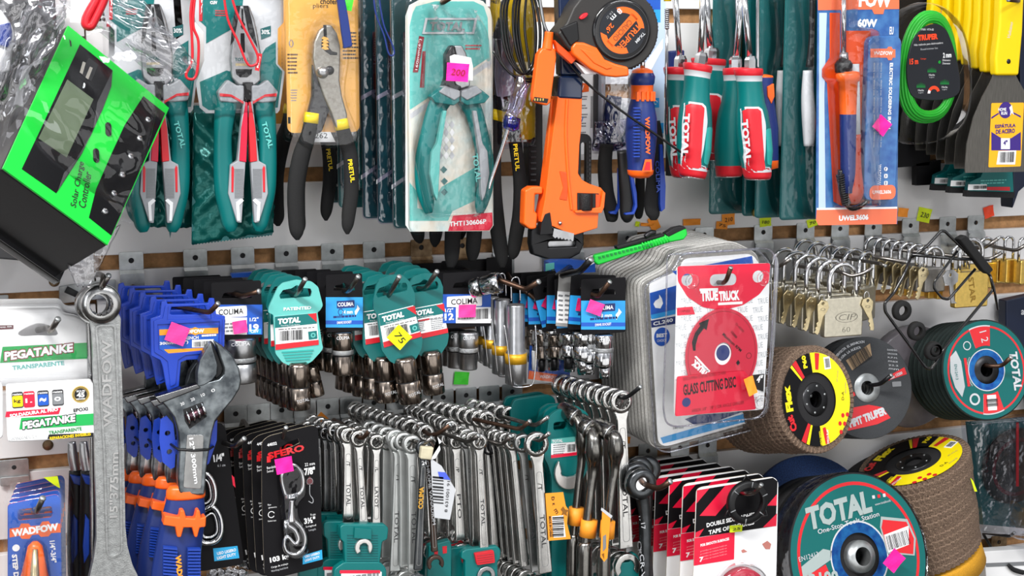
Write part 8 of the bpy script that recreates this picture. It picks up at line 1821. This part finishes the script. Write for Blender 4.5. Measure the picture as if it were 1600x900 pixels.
m_ = MB(); c = F.p(888, 736); k = F.k(); pts = [(c[0]+26*k*cos(RD(a)), c[1]+28*k*sin(RD(a))) for a in range(135, 345, 15)]+[(c[0]+15*k*cos(RD(a)), c[1]+8*k*sin(RD(a))) for a in (340, 300, 250, 210, 180, 160)]; m_.prism(pts, -.007, -.001, 'white_steel'); build('wrench_jaw', m_, t, bevel=.0015)
for i, (dx, dy, dd) in enumerate([(-8,-6,.022), (-16,-10,.045)]): dup(t, Wp(885+dx, 700+dy, .15-dd), 'teal hang card '+['second', 'third'][i]+' behind the labelled one', drop=('label',))
f = Fr(830, 640, .07)
for i, (dx, dy, d) in enumerate([(0,0,.075), (-12,-4,.055)]): m_ = MB(); f = Fr(830, 650, d); prismp(m_, f, roundpoly([(797+dx,640+dy), (803+dx,624+dy), (856+dx,616+dy), (868+dx,622+dy), (870+dx,650), (868+dx,720), (800+dx,720)], 6), 0, .006, 'teal'); o = build('wrench_hang_card', m_, bevel=.0018); o.location = f.o; tag(o, 'teal hang card top rising behind the hook tips, '+['nearer one', 'further one'][i], 'hang card', gt2)

# ================================================================== ANGLED SOCKET WRENCHES WITH ORANGE TAGS
ga = 'angled socket wrenches banded with orange tags'
def lwrench(hx, hy, tx, ty, bx, by, d, w, lab):
    """socket head at (hx,hy) pointing back to the left, knee at (tx,ty), foot socket at (bx,by)"""
    F = Fr(tx, ty, d); t = empty('angled_socket_wrench', F, lab, 'wrench', ga); k = F.k()
    m_ = MB(); bar(m_, F, [(hx-6,hy-6,w*1.7,.045), (hx-2,hy-3,w*1.95,.036), (hx+10,hy+5,w*1.95,.012), (hx+15,hy+8,w*1.5,.006)], 'satin_dark', n=18, sm=2); h = build('socket_head', m_, t)
    m_ = MB(); x, z = F.p(hx+13, hy+7, .008); m_.lathe([(w*k*.96,-.0008), (w*k*.99,.0004), (w*k*.96,.0015)], 'chrome', (x, .008, z), Vector((.45,-.8,-.3)), 24); build('bright_rim', m_, h)
    m_ = MB(); bar(m_, F, [(hx+14,hy+8,w*1.1,.006), (tx,ty-20,w*1.45,-.004), (tx+1,ty,w*1.7,-.004), (tx,ty+18,w*1.15,0), (tx-1,ty+36,w*.95,0), ((tx*2+bx)/3,(ty*2+by)/3,w*.9,0), (bx,by-34,w*.95,0), (bx,by-30,w*1.05,0)], 'satin_dark', n=16); build('shank', m_, t)
    m_ = MB(); bar(m_, F, [(tx+1,ty-16,w*.3,-.0095), (tx+2,ty-6,w*.8,-.011), (tx+1,ty+8,w*.55,-.010)], 'bronze', flat=.35, n=12); build('milled_pocket', m_, t)
    m_ = MB(); bar(m_, F, [(bx,by-36,w*1.05,0), (bx,by-32,w*1.35,0), (bx-1,by-18,w*1.5,0), (bx-2,by+60,w*1.5,0)], 'satin_dark', n=18, sm=2); build('foot_socket', m_, t)
    return t
lwrench(886,645,909,690,896,870,.175,14,'angled socket wrench furthest back, banded by the big orange barcode tag')
lwrench(908,664,927,708,914,882,.195,17,'angled socket wrench in the middle, orange band round its shank')
lw = lwrench(940,670,961,705,944,890,.215,15,'angled socket wrench in front, thin orange band and a folded orange tag')
def band(x0, y0, x1, y1, w, d, lab):
    f = Fr(x0, y0, d); m_ = MB(); bar(m_, f, [(x0,y0,w,0), (x1,y1,w*1.04,0)], 'orange_label', n=22, sm=1); o = build('orange_band', m_); o.location = f.o; return tag(o, lab, 'label band')
band(901, 793, 899, 819, 24, .175, 'orange paper band round the rearmost angled wrench')
band(921, 812, 918, 838, 26, .195, 'orange paper band round the middle angled wrench')
band(950, 814, 948, 840, 23, .215, 'narrow orange paper band round the front angled wrench')
F = Fr(872, 805, .190); t = empty('barcode_tag', F, 'large orange hang tag with barcode standing off the angled wrenches', 'label')
m_ = MB(); prismp(m_, F, [(852,771), (880,769), (884,790), (888,796), (886,818), (892,842), (857,845)], 0, .0005, 'orange_label'); patch(m_, F, [(862,807), (880,805), (884,839), (865,840)], -.0004, 'white_card')
for i in range(11): y_ = 808+i*2.9; patch(m_, F, [(863,y_), (881,y_-.8), (881,y_+(.6 if i % 3 else 1.4)), (863,y_+(1.4 if i % 3 else 2.2))], -.0008, 'ink')
txt(m_, F, 'MADE IN CHINA', 860, 823, 34, 4, 'ink', -.0006, ang=-87, bold=.02); txt(m_, F, 'D', 864, 779, 6, 5, 'ink', -.0006, ang=-90); txt(m_, F, 'K', 865, 788, 4, 4, 'ink', -.0006, ang=-90); txt(m_, F, 'm', 869, 799, 8, 5, 'ink', -.0006, ang=-60, bold=0); patch(m_, F, [(876,796), (880,791), (883,796), (889,797), (885,801), (886,806), (881,803), (877,806), (879,800)], -.0006, 'brown_print'); build('tag', m_, t)
F = Fr(948, 800, .232, yaw=-35); t = empty('folded_tag', F, 'folded orange and clear tag sticking out by the front angled wrench', 'label')
m_ = MB(); prismp(m_, F, [(941,794), (954,806), (949,872), (944,878), (938,870), (940,820)], 0, .0006, 'orange_label'); prismp(m_, F, [(940,793), (957,806), (955,810), (939,797)], -.0006, .0002, 'light_grey'); patch(m_, F, [(942,838), (947,835), (947,856), (942,862)], -.0006, 'mid_grey'); patch(m_, F, [(940,866), (944,864), (944,874)], -.0006, 'brown_print'); build('tag', m_, t)

# ================================================================== DARK RING WRENCHES
F = Fr(1002, 745, .20); k = F.k(); t = empty('ring_wrench', F, 'dark worn ring wrench hanging left of the striped tape cards', 'wrench')
m_ = MB(); x, z = F.p(1000, 755); R = 25*k; m_.lathe([(R*.45,-.008), (R*.8,-.010), (R,-.006), (R,.004), (R*.45,.006), (R*.42,0), (R*.45,-.008)], 'wrench_dark', (x, 0, z), 'y', 32); build('ring_end', m_, t)
m_ = MB(); m_.lathe([(R*.97,-.004), (R*1.02,-.002), (R*.97,.001)], 'chrome', (x, 0, z), 'y', 32); build('polished_rim', m_, t)
m_ = MB(); bar(m_, F, [(1004,772,22), (1008,800,18), (1010,850,17), (1010,960,18)], 'wrench_dark', flat=.5, n=14); txt(m_, F, '17', 1005, 822, 10, 7, 'light_grey', -.0088, ang=-85, bold=0); txt(m_, F, 'CR-V', 1004, 885, 40, 7, 'light_grey', -.0088, ang=-85, bold=0); build('shank', m_, t)
for i, (dx, dy, dd) in enumerate([(-8,-10,.02), (-4,-18,.04), (8,-20,.05)]): dup(t, Wp(1002+dx, 745+dy, .20-dd), 'dark worn ring wrench behind the front dark one, '+['nearest', 'second', 'last, to the right'][i], rot=Euler((0, RD(-4+4*i), 0)))
hook((1062, 3), [(990,745,.12), (1010,758,.21), (1030,764,.235), (1048,752,.25)], 'brown hook through the dark worn ring wrenches', m='hook_brown', r=.0038)

# ================================================================== BLACK SWIVEL SNAP CARDS
gs2 = 'black swivel snap cards in a row'
F = Fr(455, 780, .18); t = empty('swivel_snap_card', F, 'frontmost black card with a metal swivel snap marked 103 kg and a pink tag', 'hardware card', gs2)
m_ = MB(); ol = roundpoly([(409,690), (420,681), (488,664), (497,668), (499,720), (505,885), (425,905), (413,898), (409,780)], 6)
m_.prism(F.P(ol), 0, .001, 'black_card', side='cream_edge', holes=[F.P([(437,700), (450,691), (466,685), (468,692), (456,698), (438,704)])]); build('printed_card', m_, t)
m_ = MB(); y = -.0004
txt(m_, F, '44032', 425, 694, 15, 5, 'white_card', y, ang=8, bold=.02); txt(m_, F, 'SFERO', 447, 706, 58, 11, 'print_red', y, ang=9, bold=.04); patch(m_, F, [(417,713), (423,712), (423,722), (417,723)], y, 'print_red')
txt(m_, F, 'Bandola', 424, 730, 14, 4, 'white_card', y, ang=6, bold=0); txt(m_, F, 'Swivel', 422, 736, 10, 4, 'white_card', y, ang=6, bold=0); txt(m_, F, '22 mm', 484, 725, 16, 5, 'white_card', y, ang=4, bold=0); txt(m_, F, '7/8"', 484, 736, 17, 12, 'white_card', y, ang=4, bold=.04); txt(m_, F, '3½"', 484, 813, 18, 10, 'white_card', y, ang=4, bold=.04); txt(m_, F, '9 cm', 489, 804, 8, 4, 'white_card', y, ang=4, bold=0); txt(m_, F, 'Longitud', 486, 822, 16, 4, 'white_card', y, ang=4, bold=0); txt(m_, F, 'Length', 488, 828, 11, 4, 'light_grey', y, ang=4, bold=0)
txt(m_, F, '103 kg', 437, 873, 31, 11, 'white_card', y, ang=7, bold=.04); txt(m_, F, 'Carga de trabajo', 437, 884, 27, 4, 'white_card', y, ang=7, bold=0); txt(m_, F, 'Working load limit', 437, 890, 27, 4, 'light_grey', y, ang=7, bold=0); txt(m_, F, 'Eje', 421, 789, 5, 3, 'white_card', y, bold=0); txt(m_, F, 'giratorio', 426, 793, 13, 3, 'white_card', y, bold=0); txt(m_, F, 'Swivel eye', 425, 814, 13, 3, 'white_card', y, bold=0)
patch(m_, F, [(473,868), (503,859), (504,874), (473,882)], y, 'cyan_label'); txt(m_, F, 'USO LIGERO', 488, 867, 24, 4, 'white_card', y-.0003, ang=9, bold=.03); txt(m_, F, 'LIGHT DUTY', 488, 873, 24, 4, 'white_card', y-.0003, ang=9, bold=.03)
x, z = F.p(484, 752, y); m_.flat([(x-.004,z-.004), (x+.004,z-.004), (x+.004,z+.002), (x,z+.006), (x-.004,z+.002)], y, 'maroon'); m_.ring(x, z, .0035, .0042, y-.0002, 'mid_grey', 16); pts = catmull([F.p(484,758), F.p(484,772), F.p(489,780), F.p(488,786), F.p(482,783)], 4); m_.tube([(a, y, b) for a, b in pts], .0005, 'light_grey', 4)
x, z = F.p(424, 804, y); m_.ring(x, z, .0034, .0042, y, 'white_card', 16, 20, 330); build('card_print', m_, t)
m_ = MB(); 
def link(mb, F, pts, w, m, dy=-.008, closed=True): q = catmull([F.p(a, b, dy) for a, b in pts], 6, closed); mb.tube([(a, dy, b) for a, b in q], w, m, 10, closed=closed)
link(m_, F, [(450,728), (462,728), (472,742), (473,762), (466,772), (450,776), (444,768), (440,745)], .0026, 'chrome'); bar(m_, F, [(454,770,20,-.008), (455,776,24,-.008), (455,780,16,-.008)], 'chrome', n=14); build('swivel_eye', m_, t)
m_ = MB(); bar(m_, F, [(456,780,9,-.008), (455,800,10,-.008), (455,815,14,-.008)], 'chrome', n=12); link(m_, F, [(455,812), (468,822), (476,838), (474,856), (462,866), (448,862), (444,850), (448,838), (456,846), (462,850), (466,842), (460,828), (450,820)], .0028, 'chrome'); bar(m_, F, [(446,812,7,-.008), (446,836,7,-.008)], 'chrome', n=8, sm=1); build('snap_hook', m_, t)
m_ = MB(); shell(m_, F.P(roundpoly([(432,735), (446,722), (466,722), (477,742), (477,770), (464,782), (466,808), (480,830), (480,858), (464,872), (446,868), (440,838), (436,800)], 6)), -.018, 0, 'clear', inset_=.004); build('clear_blister', m_, t)
sticker(444, 727, 27, 25, .2005, 'pink', -8, 'pink price tag on the frontmost black swivel snap card')
for i, (dx, dy, dd, rl) in enumerate([(-15,-3,.028,-1), (-28,-6,.05,-2), (-42,-9,.072,-2), (-54,-12,.094,-3), (-64,-14,.115,-3)]):
    dup(t, Wp(455+dx, 780+dy, .18-dd), 'black snap card edge, '+['second', 'third', 'fourth', 'fifth', 'rearmost'][i]+' from the front', rot=Euler((0, RD(rl), RD(-3*i))), drop=('clear_blister', 'snap_hook', 'swivel_eye'))
F = Fr(340, 780, .145); t = empty('chain_link_card', F, 'black card marked 1/4 inch with chrome chain links, behind the front adjustable wrench', 'hardware card')
m_ = MB(); m_.prism(F.P(roundpoly([(310,662), (346,660), (353,672), (381,874), (378,882), (320,892), (300,892), (296,700)], 5)), 0, .001, 'black_card', side='cream_edge'); build('printed_card', m_, t)
m_ = MB(); y = -.0004; txt(m_, F, '1/4"', 342, 715, 17, 12, 'white_card', y, ang=5, bold=.04); txt(m_, F, '6.1 cm', 346, 727, 12, 4, 'light_grey', y, bold=0); patch(m_, F, [(333,857), (371,853), (374,872), (335,877)], y, 'cyan_label'); txt(m_, F, 'USO LIGERO', 354, 862, 30, 5, 'white_card', y-.0003, ang=6, bold=.03); txt(m_, F, 'LIGHT DUTY', 354, 869, 30, 5, 'white_card', y-.0003, ang=6, bold=.03); patch(m_, F, [(362,742), (366,746), (368,762), (364,758)], y, 'red_card'); build('card_print', m_, t)
for cy, cx in ((770,322), (822,332)):
    m_ = MB(); link(m_, F, [(cx-18,cy-20), (cx,cy-30), (cx+12,cy-14), (cx+14,cy+10), (cx+4,cy+24), (cx-14,cy+26), (cx-24,cy+12), (cx-24,cy-8)], .0032, 'chrome'); link(m_, F, [(cx-12,cy-14), (cx,cy-20), (cx+6,cy-8), (cx+7,cy+8), (cx,cy+16), (cx-12,cy+17), (cx-17,cy+8), (cx-17,cy-6)], .002, 'chrome', -.004); build('chain_link', m_, t)
hook((404, 2), [(338,688,.10), (362,697,.19), (368,697,.195), (382,685,.21)], 'hook with bright tip over the black snap cards', r=.003)
hook((440, 2), [(430,688,.10), (440,690,.17), (447,668,.20)], 'hook through the frontmost black snap card', r=.0026)
for i, (px_, rw) in enumerate([(476,2), (512,2)]): hook((px_, rw), [], 'zinc bracket plate in the lower groove '+['above the snap cards', 'left of the orange diamond sticker'][i])
f = Fr(370, 893, .12); t = empty('clear_bag', f, 'crumpled clear bag of small parts under the black cards', 'plastic bag'); film('bag_film', f, [(325,880), (385,876), (395,930), (320,930)], 'bag', .006, 18, t, 0, .006, 12); m_ = MB()
for i in range(5): x, z = f.p(335+i*11, 897); m_.lathe([(.004,-.001), (.006,-.001), (.006,.001), (.004,.001)], 'chrome', (x, .004, z), 'y', 12)
build('small_parts', m_, t)
f = Fr(478, 880, .15); m_ = MB(); prismp(m_, f, roundpoly([(468,880), (500,876), (510,884), (510,990), (462,990)], 4), 0, .01, 'teal'); o = build('wrench_holder', m_, bevel=.0015); o.location = f.o; tag(o, 'teal holder corner under the front black snap card', 'wrench holder')

# ================================================================== STRIPED DOUBLE SIDED TAPE CARDS
gtp = 'red and black striped tape cards in a row'
F = Fr(1150, 830, .20); t = empty('tape_card', F, 'frontmost red and black striped card of double sided tape', 'tape card', gtp)
ol = roundpoly([(1088,766), (1095,761), (1208,745), (1216,752), (1211,990), (1080,990), (1084,880)], 5)
m_ = MB(); m_.prism(F.P(ol), 0, .0012, 'white_card', side='cream_edge'); build('printed_card', m_, t)
def clipline(poly, f):
    out = []
    for i in range(len(poly)):
        a, b = poly[i-1], poly[i]; fa, fb = f(a), f(b)
        if (fa >= 0) != (fb >= 0): s = fa/(fa-fb); out.append((a[0]+(b[0]-a[0])*s, a[1]+(b[1]-a[1])*s))
        if fb >= 0: out.append(b)
    return out
m_ = MB(); y = -.0004
top = [(1089,766), (1208,746.5), (1215,752), (1212,822), (1086,840)]; patch(m_, F, top, y, 'label_black')
for i in range(8):
    c0 = 1035+i*46+0; wd = 25
    # diagonal stripe between two 45-degree lines
    q = clipline(top, lambda p_: (p_[0]+ (p_[1]-766)*.85)-(c0)); q = clipline(q, lambda p_: (c0+wd)-(p_[0]+(p_[1]-766)*.85))
    if i in (1, 2, 4, 5): 
        q2 = q
        if i == 2: q2 = clipline(q, lambda p_: 806-p_[1])
        if i == 4: q2 = clipline(q, lambda p_: 790-p_[1])
        if len(q2) > 2: patch(m_, F, q2, y-.0003, 'red_card')
q = clipline([(1087,830), (1098,820), (1108,838), (1086,841)], lambda p_: 1); patch(m_, F, [(1087,832), (1100,826), (1092,839), (1086,840)], y-.0003, 'red_card'); patch(m_, F, [(1192,824), (1214,802), (1213,822)], y-.0003, 'red_card')
txt(m_, F, 'DOUBLE SIDED ADHESIVE', 1147, 811, 96, 7, 'white_card', y-.0006, ang=6, bold=.03); txt(m_, F, 'TAPE OF FIXTURES', 1143, 824, 80, 7, 'white_card', y-.0006, ang=6, bold=.03)
patch(m_, F, [(1085,841), (1148,831), (1147,874), (1084,884)], y-.0003, 'red_card'); txt(m_, F, 'FOR SMOOTH SURFACES', 1117, 847, 50, 4.5, 'white_card', y-.0006, ang=6, bold=.04)
for i in range(4): txt(m_, F, 'provides an instant hold on', 1115, 857+i*4.5, 46, 3, 'pink_print', y-.0006, ang=6, bold=0)
txt(m_, F, '7', 1096, 874, 7, 8, 'white_card', y-.0006, bold=.04); patch(m_, F, [(1191,850), (1199,845), (1205,850), (1203,858), (1196,858)], y-.0003, 'skin'); patch(m_, F, [(1158,860), (1162,858), (1168,862), (1160,864)], y-.0003, 'skin'); build('card_print', m_, t)
m_ = MB(); x, z = F.p(1154, 922); k = F.k(); m_.lathe([(.01,-.016), (38*k,-.016), (39*k,-.014), (39*k,-.001), (.01,-.001)], 'crimson_roll', (x, 0, z), 'y', 40); build('tape_roll', m_, t)
m_ = MB(); m_.lathe([(50*k,-.001), (49*k,-.008), (46*k,-.015), (42*k,-.019), (30*k,-.021), (.001,-.021)], 'clear', (x, 0, z), 'y', 40); build('clear_dome', m_, t)
for i in range(6):
    dup(t, Wp(1150-21.5*(i+1), 830-6.5*(i+1), .20-.025*(i+1)), 'red and black striped tape card, '+['second', 'third', 'fourth', 'fifth', 'sixth', 'rearmost'][i]+' from the front')
F = Fr(1168, 785, .222); k = F.k(); t = empty('plastic_ring', F, 'black three-eared plastic ring hung over the front tape card', 'ring')
m_ = MB(); m_.lathe([(25*k,-.004), (32*k,-.004), (35*k,-.002), (35*k,.004), (25*k,.004), (23.5*k,0), (25*k,-.004)], 'black_plastic', (0,0,0), 'y', 44)
for a in (95, 205, 325): c_, s_ = cos(RD(a)), sin(RD(a)); m_.tube([(32*k*c_-8*k*s_, 0, 32*k*s_+8*k*c_), (44*k*c_, 0, 44*k*s_), (32*k*c_+8*k*s_, 0, 32*k*s_-8*k*c_)], .0012, 'black_plastic', 6)
build('ring_body', m_, t)
m_ = MB()
for a in range(20, 380, 60): c_, s_ = cos(RD(a)), sin(RD(a)); m_.tube([(25*k*c_, -.0045, 25*k*s_), (34*k*c_, -.0045, 34*k*s_)], .0008, 'mid_grey', 5)
build('spokes', m_, t)
sticker(1150, 826, 22, 11, .204, 'lime', 3, 'lime price tag under the black ring on the front tape card', '25')
hook((1105, 3), [(1120,765,.12), (1165,772,.22), (1180,770,.232), (1190,757,.245)], 'hook with bright tip through the black ring and tape cards', r=.003)
for px_, rw, lb in ((1012,3,'under the clear disc packs'),): hook((px_, rw), [], 'zinc bracket plate in the groove '+lb)
